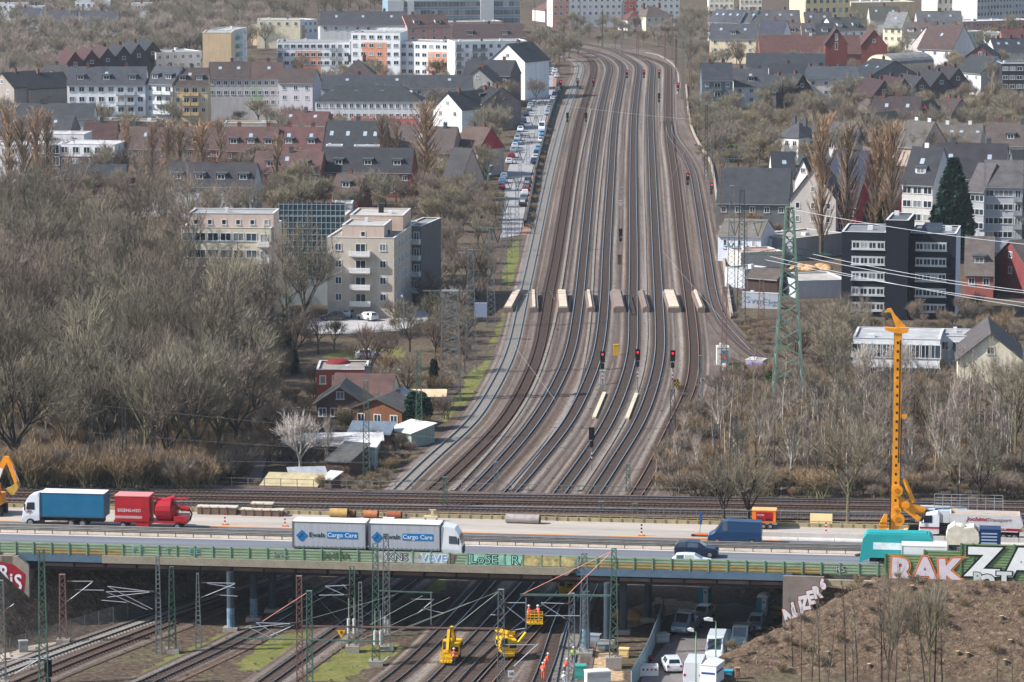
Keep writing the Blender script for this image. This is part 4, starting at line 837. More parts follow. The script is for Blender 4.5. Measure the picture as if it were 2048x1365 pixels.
# church
B('long red brown church roof with nave',1520,107,1722,107,8,14,'g',5.6,(140,86,76),(124,76,68),0,0,ch=1,chc=WHITE,name='church_hall',cat='church')
B('red brick church tower with steep gable and arched opening',1651,88,1695,88,13,8,'x',5.0,(122,58,52),(96,64,62),1,1,ch=0,ww=1.0,wh=2.6,name='church_tower',cat='church tower')
B('red brick gable hall right of the church tower',1722,92,1774,92,9,16,'x',5.4,(140,74,66),(116,70,64),0,0,ch=0)
B('dark roofed hall in front of the church nave',1492,137,1650,138,6,12,'g',4.4,(120,120,124),(66,72,82),0,0,ch=0)
r,w=B('beige building with curved gable below the church hall',1733,126,1788,130,11,18,'c',3.0,(220,192,160),(160,160,156),0,0,ch=0)
B('dark roofed house left of the curved gable',1694,150,1738,156,8,18,'g',4.8,(110,106,108),(56,64,72),1,2,ch=1,sk=2)
B('blue grey fronted house with slate roof nearest to the railway',1404,161,1466,161,9,11,'g',4.8,(92,108,118),(70,76,88),2,3,ch=2,do=0,bal=(1,),balc=(80,96,100))
B('white house with pitched grey roof second from the railway',1468,173,1538,173,6.5,11,'g',4.8,(222,220,218),(90,90,98),2,3,ch=2,do=1,sk=1,chc=CHG)
B('white house with tall slate roof and two dormers third from the railway',1540,171,1612,171,6.5,12,'g',6.0,(220,218,216),(66,72,82),1,3,ch=1,do=2,dcol=(190,196,200))
B('pale pink house with flat blue grey roof right of the tall slate roof',1613,158,1718,158,8.5,12,'g',3.2,(212,198,186),(86,96,108),2,4,ch=2,chc=CHG,bal=(3,),balc=(190,192,190))
for i,(x,y,c) in enumerate(((1552,186,(46,56,64)),(1585,183,(44,52,60)),(1618,178,(54,46,52)),(1650,172,(90,48,46)),(1672,170,(84,50,50)))):
    B('%s dark steep roof of the skylit backyard row'%nth(i),x,y,x+38,y-2,5,18,'x',4.8,(70,66,70),c,0,1,ch=2,chc=CHIM)
B('large brown roofed house with white gable corner in the upper right',1835,97,1905,100,7.5,16,'g',8.0,(214,210,206),(104,74,72),1,3,ch=2,sk=1)
B('dark red roof with skylights behind the large brown roofed house',1880,92,1925,88,8,12,'g',6.2,(190,180,176),(96,54,58),0,0,ch=2,sk=2)
B('brick gable house with one square white window',1927,116,1994,117,6,14,'x',4.2,(112,62,64),(60,58,66),0,0,ch=1)
B('row of dark roofs with skylights at the right edge above the brick gable',1990,105,2070,104,6,11,'g',4.4,(200,196,192),(72,76,88),0,4,ch=3,sk=4)
r,w=B('black modern house with white windows at the right edge',2004,128,2075,128,11,12,'f',0,(52,50,56),(120,120,124),3,5,ch=0,ww=1.8)
B('white stepped house with dark roof above the bare trees',1908,143,1962,148,7,14,'g',5.0,(210,212,214),(66,68,76),1,3,ch=1)
for i,(x,y,c) in enumerate(((1745,194,(80,52,54)),(1785,190,(78,48,50)),(1820,186,(62,64,66)),(1860,176,(58,58,66)),(1893,168,(60,54,60)))):
    B('%s roof of the dark clustered row below the curved gable'%nth(i),x,y,x+46,y-1,5.5,16,'x',4.6,(96,84,84),c,0,1,ch=2,chc=CHIM)
B('long brown tiled roof with skylight left of the red gable',1741,240,1836,242,5,12,'g',6.0,(140,120,112),(84,66,66),0,3,ch=3,sk=2)
B('bright red painted gable house among the brown roofs',1828,229,1864,230,6,12,'x',3.4,(190,52,58),(80,62,62),0,1,ch=0)
B('low brown roof beside the bright red gable',1866,232,1900,234,5,12,'g',4.5,(140,120,112),(92,72,70),0,2,ch=2)
r,w=B('white villa with grey hipped roofs, left wing',1551,274,1597,277,6.8,11,'h',3.6,(228,220,208),(96,98,104),2,3,sw=2,ch=2,chc=CHG,name='villa',cat='villa')
B('white villa with grey hipped roofs, middle wing',1598,276,1640,277,6.5,14,'h',3.8,(226,220,210),(92,92,98),2,4,ch=1,chc=CHG,name='villa',cat='villa')
B('long low roof of the white villa right wing',1641,280,1700,282,6,12,'g',4.2,(222,214,204),(108,104,106),1,4,ch=1,chc=CHG,name='villa',cat='villa')
B('mossy grey gabled barn roof right of the villa',1693,266,1745,270,5,15,'x',5.0,(120,100,92),(120,110,96),0,1,ch=0)
B('grey brown roof with pale chimneys behind the poplar pair',1788,292,1842,296,5,12,'g',6.0,(170,150,138),(112,104,98),0,2,ch=2,chc=WHITE)
B('flat grey roofs with white frames beyond the slate row',1860,286,1960,288,5,16,'g',4.2,(180,170,160),(120,110,102),0,4,ch=2,sk=4,chc=WHITE)
B('brown roofed houses at the right edge beyond the slate row',1970,290,2070,292,6,12,'g',5.0,(180,168,160),(112,96,90),1,5,ch=2,do=1)
# --- right middle
B('blue tiled roof behind the poplar with white edge',1657,364,1728,366,7,13,'g',6.4,(120,60,60),(62,70,96),1,3,ch=1,chc=CHG)
B('slate roofed grey apartment house beside the red gable wall',1804,367,1866,370,12.5,12,'g',7.0,(196,192,188),(62,62,72),4,3,ch=1,do=1,sk=1,dcol=(210,206,200),chc=WHITE,ww=1.9,wh=1.5,**AP)
B('long slate roofed apartment house behind the large dark conifer',1867,355,2010,358,12.5,13,'g',6.6,(190,186,184),(66,62,72),3,7,ch=2,sk=2,chc=CHG,ww=1.7,**AP)
B('grey rendered flats right of the large dark conifer, left half',1933,382,1968,384,12.5,12,'g',5.0,(168,170,176),(112,106,108),4,2,ch=0,ww=2.0,**AP)
B('grey rendered flats at the right edge, taller half with flat dormer',1969,373,2046,374,13.5,12,'g',4.6,(176,178,184),(116,110,110),4,4,ch=0,do=0,ww=2.0,bal=(3,),balc=(150,154,160),**AP)
B('dark house at the right edge behind the grey flats',2030,344,2080,344,12,12,'g',4.0,(90,90,96),(56,58,64),1,3,ch=1)
B('dark roofed house with oval window gable beside the warehouse',1545,358,1592,358,8.5,13,'g',5.2,(206,198,192),(58,64,74),0,2,ch=0,sk=1)
B('white gable with small oval window above the warehouse roof',1590,354,1622,356,9.5,9,'x',4.0,(216,210,206),(70,74,80),0,0,ch=0)
B('large warehouse with long grey tiled roof beside the pylons',1433,406,1577,408,5.5,17,'g',6.6,(100,104,106),(72,78,86),1,5,ch=0)
B('grey gabled house with brown windows right of the warehouse',1580,397,1672,400,9.5,11,'x',6.4,(176,168,162),(96,88,88),3,3,ch=1,ww=1.0,**AP)
B('dark red wall house partly hidden behind the poplar',1672,412,1712,414,8,9,'g',5.0,(150,34,52),(72,60,66),2,2,ch=0)
r,w=B('narrow house with deep red gable wall left of the slate apartment house',1783,438,1844,438,5,10,'x',8.6,(158,30,48),(70,58,64),1,2,ch=0,**AP)
# --- workshop yard and office
WS=dict(name='workshop',cat='workshop')
r,w=B('white workshop with sloping beige roof and graffiti beside the track',1436,471,1522,474,5.2,12,'g',2.6,(206,210,222),(140,130,118),1,3,ch=0,ww=.8,wh=1.3,**WS)
lettering('SWx',2.2,mat((56,110,124),.7,0,.2),r,(3.2,-.05,3.0),(PI/2,0,0),'graffiti'); lettering('2I1',2.4,mat((60,64,70),.7,0,.2),r,(7.0,-.05,2.4),(PI/2,0,0),'graffiti')
B('low flat workshop with white graffiti wall behind the green pylon',1524,478,1590,479,4.0,14,'f',0,(214,212,208),(196,190,182),0,0,ch=0,**WS)
B('long curved flat canopy joining the workshop to the black office',1585,478,1686,466,4.5,10,'f',0,(140,142,146),(158,150,140),0,0,ch=0,**WS)
B('low brick shed with terracotta flat roof in the workshop yard',1482,506,1565,503,3.2,8,'f',0,(190,182,174),(176,134,116),0,0,ch=0,**WS)
B('pale wall strip building below the white workshop',1450,535,1490,540,3.6,6,'f',0,(190,194,200),(150,150,150),0,1,ch=0,**WS)
B('long low building with white fascia in front of the black office',1592,563,1695,560,3.2,12,'f',0,(178,182,186),(176,168,156),0,0,ch=0,**WS)
B('open timber shelter with dark inside in the workshop yard',1492,555,1555,560,3.0,6,'g',1.4,(70,54,48),(120,104,92),0,0,ch=0,**WS)
r,w=B('long white wall with blue graffiti facing the yard',1484,585,1556,588,2.8,.6,'f',0,(158,162,170),(140,140,140),0,0,ch=0,name='yard_wall',cat='wall')
lettering('SvnEk',1.7,mat((110,140,156),.7,0,.3),r,(3.2,-.06,1.3),(PI/2,.1,0),'graffiti',off=-.02,xs=1.3); lettering('ZLo',1.2,mat((130,120,150),.7,0,.3),r,(6.6,-.07,1.0),(PI/2,-.1,0),'graffiti')
mb=MB(); 
for k in range(14): mb.ball((br_.uniform(-4,4),br_.uniform(-2,2),0),br_.uniform(.8,1.8),.6,k=7,j=5)
tag(mb.build('gravel_heap',[mat((180,140,96),.95,0,.25,1)],None,PZ(1625,538),smooth=True),'heap of yellow sand behind the long low building','heap')
OF=dict(name='office_building',cat='office building'); BK=(24,30,42)
r1,w1=B('black office block, left wing with rows of white framed windows',1684,464,1772,465.8,15,13,'f',0,BK,(120,126,132),0,0,ch=0,**OF)
r2,w2=B('windowless black stair tower of the office rising above the wings',1772,440.6,1817,441.6,17.6,12,'f',0,(22,28,40),(90,96,104),0,0,ch=0,**OF)
r3,w3=B('black office block, right wing with white painted end wall',1818,466.6,1912,468.6,15,13,'f',0,BK,(120,126,132),0,0,ch=0,**OF)
for r,w,a,b in ((r1,w1,.23,.98),(r3,w3,.15,.8)):
    for f in range(5):
        z=15-2.95-f*2.72; mb=MB(); x0_=w*a; x1_=w*b; mb.box(x0_,x1_,-.06,0,z-.1,z+1.35,0); mb.box(x0_-.15,x1_+.2,-.25,0,z-.2,z-.08,0); mb.box(x0_-.1,x1_+.1,-.16,0,z+1.35,z+1.42,0)
        bd=mb.build('window_band',[mat((206,208,206),.7,0,.05)],r)
        for c in range(4): addwin(bd,x0_+(x1_-x0_)*(c+.5)/4,-.07,z+.05,1.35,1.2)
mb=MB(); mb.box(w3,w3+.06,.5,12.5,0,14.7); mb.build('wall_panel',[mat((206,212,220),.6,0,.06)],r3)
for k in range(3): mb=MB(); mb.rprism([(2+k*3,15),(4.2+k*3,15.8),(4.2+k*3,15)],2,w3-3,0); mb.build('solar_panel',[mat((60,66,76),.3,.2,.2)],r3)
B('red brick house with large brown tiled roof right of the black office',1929,548,1987,549,4.6,13,'g',6.0,(168,92,80),(128,112,104),1,2,ch=1,do=1,dcol=(128,112,104),chc=WHITE,sk=0)
B('gable end part of the red brick house at the right edge',1990,520,2052,532,6,10,'x',4.0,(126,58,58),(120,104,98),1,1,ch=0)
B('white flat building with large windows behind the pale spreading trees',1706,676,1880,680,7.5,12,'f',0,(226,226,228),(170,170,170),2,9,ch=0,ww=1.9,wh=2.2,fh=3.6,**OF)
B('cream hall with shallow grey gable behind the trees at the right',1916,720,2046,722,5.5,18,'x',4.0,(226,214,186),(110,100,98),0,0,ch=0,over=.4,name='hall',cat='hall')
B('white annex with flat roof between the office and the cream hall',1880,672,1965,674,7,8,'f',0,(222,222,226),(160,160,160),1,4,ch=0,**OF)
# signal hut, graffiti block and retaining wall by the curved track
r,w=B('small white signal hut with blue graffiti beside the curved track',1434,696,1458,696,2.9,2.5,'f',0,(206,204,192),(214,206,180),0,0,ch=0,name='signal_hut',cat='hut')
mb=MB(); mb.box(.6,w-.1,-.03,0,.2,2.5); mb.build('graffiti_ground',[mat((70,140,160),.7,0,.5,1.5)],r); lettering('SE',1.5,mat((200,110,60),.7,0,.2),r,(w*.55,-.05,1.5),(PI/2,0,0),'graffiti')
r,w=B('low concrete block with purple graffiti below the curved track',1491,720,1526,722,2.2,2.5,'f',0,(176,160,156),(150,140,136),0,0,ch=0,name='concrete_block',cat='hut')
mb=MB(); mb.box(.5,w-.1,-.03,0,-.3,1.9); mb.build('graffiti_ground',[mat((120,120,190),.7,0,.4,1.5)],r); lettering('OMO',1.5,mat((40,40,84),.7,0,.2),r,(w*.55,-.05,.9),(PI/2,0,0),'graffiti')
def wallstrip(label,px,h,t,c,name='retaining_wall',z=0):
    W=resample(smooth([tuple(PZ(x,y,z)[:2]) for x,y in px],4),3); ox,oy=W[0]; Wl=[(x-ox,y-oy) for x,y in W]; mb=MB()
    strip(mb,Wl,-t/2,t/2,h,h); strip(mb,Wl,t/2,t/2,h,0); strip(mb,Wl,-t/2,-t/2,0,h)
    return tag(mb.build(name,[mat(c,.9,0,.25,.6,fine=.1)],None,(ox,oy,z)),label,'wall')
wallstrip('pale concrete retaining wall following the right edge of the tracks',[(1372,172),(1380,245),(1398,290),(1422,330),(1436,420),(1442,480),(1452,560),(1464,640)],.7,.45,(158,146,132))
wallstrip('dark low wall between the street and the leftmost track',[(1122,175),(1104,225),(1090,275),(1074,335),(1062,400),(1050,455)],1.5,.5,(70,72,72))
wallstrip('pale path kerb winding round the far curve of the tracks',[(1354,190),(1357,155),(1346,130),(1318,112),(1290,106)],.2,.5,(156,146,134))
wallstrip('narrow pale concrete cable duct running down beside the signal hut',[(1447,722),(1450,760),(1444,790),(1432,820),(1436,850)],.4,.7,(176,168,158),'cable_duct')

for i,(pts,lab) in enumerate((([(1020,985),(1100,880),(1150,790),(1172,700),(1183,600),(1190,480),(1204,330),(1222,200)],'third and fourth track'),([(1160,985),(1228,880),(1272,790),(1292,700),(1292,600),(1290,480),(1286,330),(1289,190)],'middle track and its right neighbour'),([(905,985),(1000,880),(1060,790),(1095,700),(1118,600),(1137,480),(1158,330),(1182,220)],'second and third track'))):
    wallstrip('thin pale concrete cable trough between the %s'%lab,pts,.26,.42,(128,120,112),'cable_trough')

for i,(x0,y0,x1,h,c) in enumerate(((-20,8,50,9,WH),(55,14,84,8,(214,210,204)),(150,4,215,9,WH),(262,8,300,8,(206,200,192)),(20,36,78,6,WH),(95,40,150,6,(210,206,204)),(165,42,235,6,(206,204,204)))):
    B('pale building half hidden in the far wood, %s in order from the top left corner'%nth(i),x0,y0,x1,y0,h,12,'f' if i<4 else 'g',3.5,c,(90,90,98) if i>3 else (160,160,160),1,6,ch=1)
# ---------------------------------------------------------------- trees
BARK=mat((92,84,70),.95,0,.3,1.2,rand=.2); BARKG=mat((108,104,78),.95,0,.35,1.0,rand=.15); BIRCH=mat((166,158,148),.9,0,.4,2.5,rand=.1); BARKD=mat((62,54,50),.95,0,.3,1.2,rand=.15)
TW=mat((128,120,103),.95,0,.15,.15,rand=.34,spec=.05); TWR=mat((128,115,103),.95,0,.15,.15,rand=.34,spec=.05); TWY=mat((140,129,106),.95,0,.15,.15,rand=.15,spec=.05); TWB=mat((158,144,132),.95,0,.12,.15,rand=.12,spec=.05); TWO=mat((146,124,98),.95,0,.15,.15,rand=.12,spec=.05)
IVY=mat((38,66,44),.7,0,.5,.9,rand=.2,spec=.3); CONI=mat((34,66,50),.8,0,.5,.8,rand=.2,spec=.25); SHRUBG=mat((78,98,50),.8,0,.4,.9,rand=.2)
class Tree:
    def __init__(s,seed,H,kind='round',tw=.035,tl=.9,nt=9,dens=1.0):
        s.r=random.Random(seed); s.T=MB(); s.C=MB(); s.H=H; s.k=kind; s.tw=tw; s.tl=tl; s.nt=nt; s.dens=dens
        r=s.r
        if kind=='round': s.br(Vector((0,0,0)),Vector((r.uniform(-.05,.05),r.uniform(-.05,.05),1)),H*.30,H*.021,0,4,(.42,.62),.78)
        elif kind=='forest': s.br(Vector((0,0,0)),Vector((r.uniform(-.06,.06),r.uniform(-.06,.06),1)),H*.38,H*.017,0,4,(.36,.62),.76)
        elif kind=='birch':
            for i in range(2): s.br(Vector((r.uniform(-.3,.3),r.uniform(-.3,.3),0)),Vector((r.uniform(-.16,.16),r.uniform(-.12,.12),1)),H*.5,H*.011,0,3,(.22,.42),.56)
        elif kind=='bush':
            for i in range(7): s.br(Vector((r.uniform(-.5,.5),r.uniform(-.5,.5),0)),Vector((r.uniform(-.6,.6),r.uniform(-.6,.6),1)),H*.42,H*.014,0,2,(.3,.5),.62)
        elif kind=='poplar': s.poplar()
        elif kind=='tall': s.tallthin()
    def twig(s,p,d,l,w=None):
        w=w or s.tw; r=s.r; a=d.cross(Vector((r.uniform(-1,1),r.uniform(-1,1),r.uniform(-1,1))))
        if a.length<1e-4: return
        a.normalize(); a*=w/2; n=len(s.C.v); s.C.v+=[tuple(p-a),tuple(p+a),tuple(p+d*l)]; s.C.f.append((n,n+1,n+2)); s.C.m.append(0)
    def br(s,p,d,l,rad,lev,maxl,ang,shr):
        r=s.r; d=d.normalized(); seg=3 if lev<2 else 2; pts=[p]; dd=d
        for i in range(seg):
            dd=(dd+Vector((r.uniform(-1,1),r.uniform(-1,1),r.uniform(-.3,.7)))*.13*(lev>0)).normalized(); pts.append(pts[-1]+dd*(l/seg))
        tgt=s.T if lev<=2 else s.C; kk=6 if lev==0 else (4 if lev==1 else 3)
        for i in range(seg): tgt.tube(pts[i],pts[i+1],rad*(1-.4*i/seg),rad*(1-.4*(i+1)/seg),kk,0,cap=False)
        if lev>=maxl-1:
            for i in range(int(s.nt*s.dens)):
                t=r.random(); q=pts[0].lerp(pts[-1],t); e=(dd+Vector((r.uniform(-1,1),r.uniform(-1,1),r.uniform(-.5,1.0)))*.75).normalized(); s.twig(q,e,s.tl*r.uniform(.5,1.2))
        if lev>=maxl: return
        nch=(5 if lev==0 else 4) if s.k!='birch' else 5
        az=r.uniform(0,6.28)
        for i in range(nch):
            az+=2.4+r.uniform(-.4,.4); a=r.uniform(*ang)*(1.15 if lev==0 else 1)
            t=r.uniform(.55,1.0) if lev==0 else r.uniform(.4,1.0)
            if s.k=='birch' : t=r.uniform(.3,1.0)
            if i==0: a*=.35; t=1
            q=pts[0].lerp(pts[-1],t) if seg<3 else (pts[2].lerp(pts[3],(t-.66)/.34) if t>.66 else pts[0].lerp(pts[2],t/.66))
            x=dd.cross(Vector((0,0,1)) if abs(dd.z)<.9 else Vector((1,0,0))).normalized(); y=dd.cross(x)
            nd=dd*math.cos(a)+(x*math.cos(az)+y*math.sin(az))*math.sin(a); nd.z+=.12
            s.br(q,nd,l*shr*r.uniform(.75,1.1),rad*.56,lev+1,maxl,ang,shr)
    def poplar(s):
        r=s.r;H=s.H
        s.T.tube((0,0,0),(0,0,H*.9),H*.016,.03,6,0)
        for i in range(int(95*s.dens)):
            z=H*r.uniform(.08,.9); a=r.uniform(0,6.28); w=H*.085*min(1,(H-z)/H*2.2)+.2
            d=Vector((math.cos(a)*.33,math.sin(a)*.33,1)).normalized(); L_=min(H-z,H*r.uniform(.12,.3)); p=Vector((0,0,z)); q=p+d*L_
            (s.T if i%3==0 else s.C).tube(p,q,.07,.02,3,0,cap=False)
            for j in range(s.nt):
                e=(d+Vector((r.uniform(-1,1),r.uniform(-1,1),r.uniform(-.2,.6)))*.4).normalized(); s.twig(p.lerp(q,r.random()),e,s.tl*r.uniform(.5,1.2))
    def tallthin(s):
        r=s.r;H=s.H; q=Vector((0,0,0)); d=Vector((r.uniform(-.06,.06),r.uniform(-.06,.06),1)).normalized(); pts=[q]
        for i in range(5): d=(d+Vector((r.uniform(-.05,.05),r.uniform(-.05,.05),0))).normalized(); q=q+d*H/5; pts.append(q)
        for i in range(5): s.T.tube(pts[i],pts[i+1],H*.009*(1-i*.17),H*.009*(1-(i+1)*.17),4,0,cap=False)
        for i in range(int(26*s.dens)):
            t=r.uniform(.3,1)*5; k=min(4,int(t)); p=pts[k].lerp(pts[k+1],t-k); a=r.uniform(0,6.28); e=Vector((math.cos(a)*.55,math.sin(a)*.55,.9)).normalized(); L_=H*r.uniform(.07,.17)*(1.2-t/6)
            s.C.tube(p,p+e*L_,.03,.01,3,0,cap=False)
            for j in range(s.nt): s.twig(p+e*L_*r.uniform(.2,1),(e+Vector((r.uniform(-1,1),r.uniform(-1,1),r.uniform(-.3,.7)))*.7).normalized(),s.tl*r.uniform(.5,1.1))
HIDE=(0,-500,-200)
protos={}
def proto(key,seed,H,kind,bark,twm,name,cat='tree',**k):
    t=Tree(seed,H,kind,**k); protos[key]=(t.T.mesh(bark),t.C.mesh(twm) if t.C.f else None,H,name,cat)
for i in range(3): proto('forest%d'%i,11+i,16,'forest',BARKG if i!=1 else BARK,TW if i!=2 else TWR,'bare_tree',nt=11,tl=1.1,tw=.04)
for i in range(3): proto('round%d'%i,31+i,12,'round',BARKD if i!=1 else BARK,TWR if i==0 else TW,'bare_tree',nt=8,tl=.9,tw=.038)
proto('oak0',77,11,'round',BARKD,mat((108,90,84),.95,0,.15,.15,rand=.1,spec=.05),'bare_tree',nt=2,tl=.7,tw=.03)
for i in range(2): proto('far%d'%i,41+i,12,'round',BARK,(TWB,TW)[i],'bare_tree',nt=5,tl=1.3,tw=.06,dens=1)
proto('town0',51,10,'round',BARK,TWR,'bare_tree',nt=7,tl=.9,tw=.05); proto('town1',52,10,'round',BARKG,TWY,'bare_tree',nt=7,tl=.9,tw=.05)
proto('birch0',61,10,'birch',BIRCH,TWB,'birch_tree',nt=4,tl=.8,tw=.03); proto('birch1',62,10,'birch',BIRCH,TW,'birch_tree',nt=4,tl=.8,tw=.03)
proto('tall0',63,11,'tall',BIRCH,TWR,'birch_tree',nt=7,tl=.8,tw=.03); proto('tall1',64,11,'tall',BARK,TW,'young_tree',nt=7,tl=.8,tw=.03); proto('tall2',65,11,'tall',BARKD,TWR,'young_tree',nt=7,tl=.8,tw=.03)
proto('white0',66,9,'round',BIRCH,mat((196,186,176),.95,0,.1,.2,spec=.05),'bare_tree',nt=3,tl=.7,tw=.035)
proto('poplar0',71,18,'poplar',BARK,mat((166,138,112),.95,0,.15,.2,rand=.1,spec=.05),'poplar_tree',nt=30,tl=1.0,tw=.06); proto('poplar1',72,18,'poplar',BARKD,mat((152,130,108),.95,0,.15,.2,rand=.1,spec=.05),'poplar_tree',nt=26,tl=1.0,tw=.06)
proto('bush0',81,4,'bush',BARK,TWR,'shrub','shrub',nt=7,tl=.8,tw=.035); proto('bush1',82,4,'bush',BARKG,TWO,'shrub','shrub',nt=7,tl=.8,tw=.035)
def clumpy(seed,H,rf,n,size,drift=.0,material=CONI,col=False):
    r=random.Random(seed); C=MB(); T_=MB(); T_.tube((0,0,0),(0,0,H*.8),H*.015+.08,.05,6)
    lob=[(r.uniform(0,6.28),r.uniform(0,1),r.uniform(.5,1.15)) for _ in range(16)]
    for i in range(n):
        t=r.random()**.8; z=H*(.04+.96*t); a=r.uniform(0,6.28); R_=rf(t)
        m=1.0
        for (la,lt,lm) in lob:
            dd=abs((a-la+PI)%(2*PI)-PI); 
            if dd<.8 and abs(t-lt)<.12: m=lm
        q=R_*m*math.sqrt(r.uniform(.25,1)); p=Vector((q*math.cos(a),q*math.sin(a),z)); s_=size*r.uniform(.5,1.3)
        d=Vector((math.cos(a),math.sin(a),r.uniform(-.7,.4)-drift)).normalized(); e=d.cross(Vector((r.uniform(-1,1),r.uniform(-1,1),r.uniform(-1,1)))).normalized()*s_*.45
        k=len(C.v); C.v+=[tuple(p-e),tuple(p+e),tuple(p+d*s_)]; C.f.append((k,k+1,k+2)); C.m.append(0)
    return T_.mesh(BARKD),C.mesh(material)
def P2(key,H,name,cat,seed,rf,n,size,**k):
    a,b=clumpy(seed,H,rf,n,size,**k); protos[key]=(a,b,H,name,cat)
P2('cypress',16,'conifer_tree','tree',91,lambda t:3.0*min(1,t*3+.55)*(1-max(0,t-.35)/.65)**.62,9000,.7)
P2('spruce',12,'conifer_tree','tree',92,lambda t:3.2*(1-t)**.85*(.75+.35*math.sin(t*45)),4500,.6,drift=.5)
P2('ivy',12,'ivy_covered_tree','tree',93,lambda t:2.0*(.6+.4*math.sin(3.1*t+.3))*(1.15-.5*t),7000,.45,material=IVY)
P2('greenbush',3,'shrub','shrub',94,lambda t:2.0*math.sqrt(max(0,1-(t*1.0)**2)),2600,.4,material=SHRUBG)
P2('pine',7,'conifer_tree','tree',95,lambda t:2.4*math.sqrt(max(0.02,1-((t-.55)/.5)**2)) if t>.12 else .3,3800,.5,material=CONI)
# joined copies for what nobody could count
def mass(name,keys,places,label_kind='stuff'):
    V_=[];Fa=[];Mi=[];mats=[];off=0; nf=[]
    data=[]
    for k in keys:
        for me in protos[k][:2]:
            if me is None: continue
            n=len(me.vertices); co=np.empty(n*3,np.float32); me.vertices.foreach_get('co',co); co=co.reshape(-1,3)
            lo=np.empty(len(me.loops),np.int32); me.loops.foreach_get('vertex_index',lo)
            lt=np.empty(len(me.polygons),np.int32); me.polygons.foreach_get('loop_total',lt)
            mt=me.materials[0]
            if mt not in mats: mats.append(mt)
            data.append((k,co,lo,lt,mats.index(mt)))
    cs=[];ls=[];ts=[];ms=[]
    for i,(x,y,z,s,rz,k) in enumerate(places):
        c,sn=math.cos(rz)*s,math.sin(rz)*s
        for (kk,co,lo,lt,mi) in data:
            if kk!=keys[k]: continue
            q=np.empty_like(co); q[:,0]=co[:,0]*c-co[:,1]*sn+x; q[:,1]=co[:,0]*sn+co[:,1]*c+y; q[:,2]=co[:,2]*s+z
            cs.append(q); ls.append(lo+off); ts.append(lt); ms.append(np.full(len(lt),mi,np.int32)); off+=len(co)
    co=np.concatenate(cs); lo=np.concatenate(ls); lt=np.concatenate(ts); mi=np.concatenate(ms)
    me=bpy.data.meshes.new(name); me.vertices.add(len(co)); me.vertices.foreach_set('co',co.ravel()); me.loops.add(len(lo)); me.loops.foreach_set('vertex_index',lo)
    me.polygons.add(len(lt)); st=np.concatenate([[0],np.cumsum(lt)[:-1]]).astype(np.int32); me.polygons.foreach_set('loop_start',st); me.polygons.foreach_set('loop_total',lt)
    for m in mats: me.materials.append(m)
    me.polygons.foreach_set('material_index',mi); me.update(); me.validate()
    o=link(name,me); o['kind']=label_kind; return o
tr=random.Random(5)
def place(key,px,py,h,label,group,base=None,wide=1.0):
    T_,C_,H,name,cat=protos[key]; P=base or G(px,py); s=h/H
    r=empty(name,P,tr.uniform(0,6.28),label,cat,group); r.scale=(s*wide,s*wide,s)
    link('trunk',T_,r)
    if C_: link('crown',C_,r)
    return r
def scatter(poly,n,minpx,seed=1,yscale=.6):
    r=random.Random(seed); xs_=[p[0] for p in poly]; ys_=[p[1] for p in poly]; out=[]; t=0
    while len(out)<n and t<n*60:
        t+=1; x=r.uniform(min(xs_),max(xs_)); y=r.uniform(min(ys_),max(ys_))
        if not inpoly(x,y,poly): continue
        if any((x-a)**2+((y-b)/yscale)**2<minpx**2 for a,b in out): continue
        out.append((x,y))
    return out
def rows(pts,step):
    """sort points into rows by picture height, front row first"""
    pts=sorted(pts,key=lambda p:-p[1]); out=[]; cur=[]; y0=None
    for p in pts:
        if y0 is None or y0-p[1]>step: 
            if cur: out.append(sorted(cur))
            cur=[]; y0=p[1]
        cur.append(p)
    if cur: out.append(sorted(cur))
    return out
BEYOND=[]
def wood(pts,step,keys,hr,desc,where,group,hf=None):
    small=all(('town' in k or 'far' in k or 'round' in k) for k in keys) and max(p[1] for p in pts)<420
    if small:
        far_=[p for p in pts if (p[1]<330 or (int(p[0])+int(p[1]))%3==0)]; pts=[p for p in pts if p not in far_]
        for (x,y) in far_: P=PZ(x,y); BEYOND.append((P.x,P.y,0,tr.uniform(*hr)/10.0,tr.uniform(0,6),tr.randrange(3)))
    if not pts: return
    for i,row in enumerate(rows(pts,step)):
        for j,(x,y) in enumerate(row):
            k=tr.choice(keys); nm='birch' if 'birch' in k or k=='tall0' else ('shrub' if 'bush' in k else ('poplar' if 'poplar' in k else 'tree'))
            h=tr.uniform(*hr)*(hf(x,y) if hf else 1)
            place(k,x,y,h,'%s %s %s, %s from left in %s row'%(desc,nm,where,nth(j),nth(i)),group)
# big wood at the left
LW=[(-60,975),(440,968),(520,900),(540,800),(560,740),(500,660),(430,600),(370,520),(330,470),(200,440),(-60,440)]
wood(scatter(LW,105,42,3),45,['forest0','round1','forest2','round0','forest1','round2'],(14,20),'bare','of left wood','trees of the wood on the left')
und=[]
for (x,y) in scatter([(-80,985),(470,975),(560,880),(560,740),(430,600),(330,470),(-80,440)],620,13,9):
    P=G(x,y); und.append((P.x,P.y,P.z,tr.uniform(.6,1.5),tr.uniform(0,6),tr.randrange(2)))
for (x,y) in scatter([(-80,985),(480,985),(500,940),(-80,940)],130,9,10):
    P=G(x,y); und.append((P.x,P.y,P.z,tr.uniform(.8,1.6),tr.uniform(0,6),tr.randrange(2)))
mass('undergrowth',['bush0','bush1'],und)
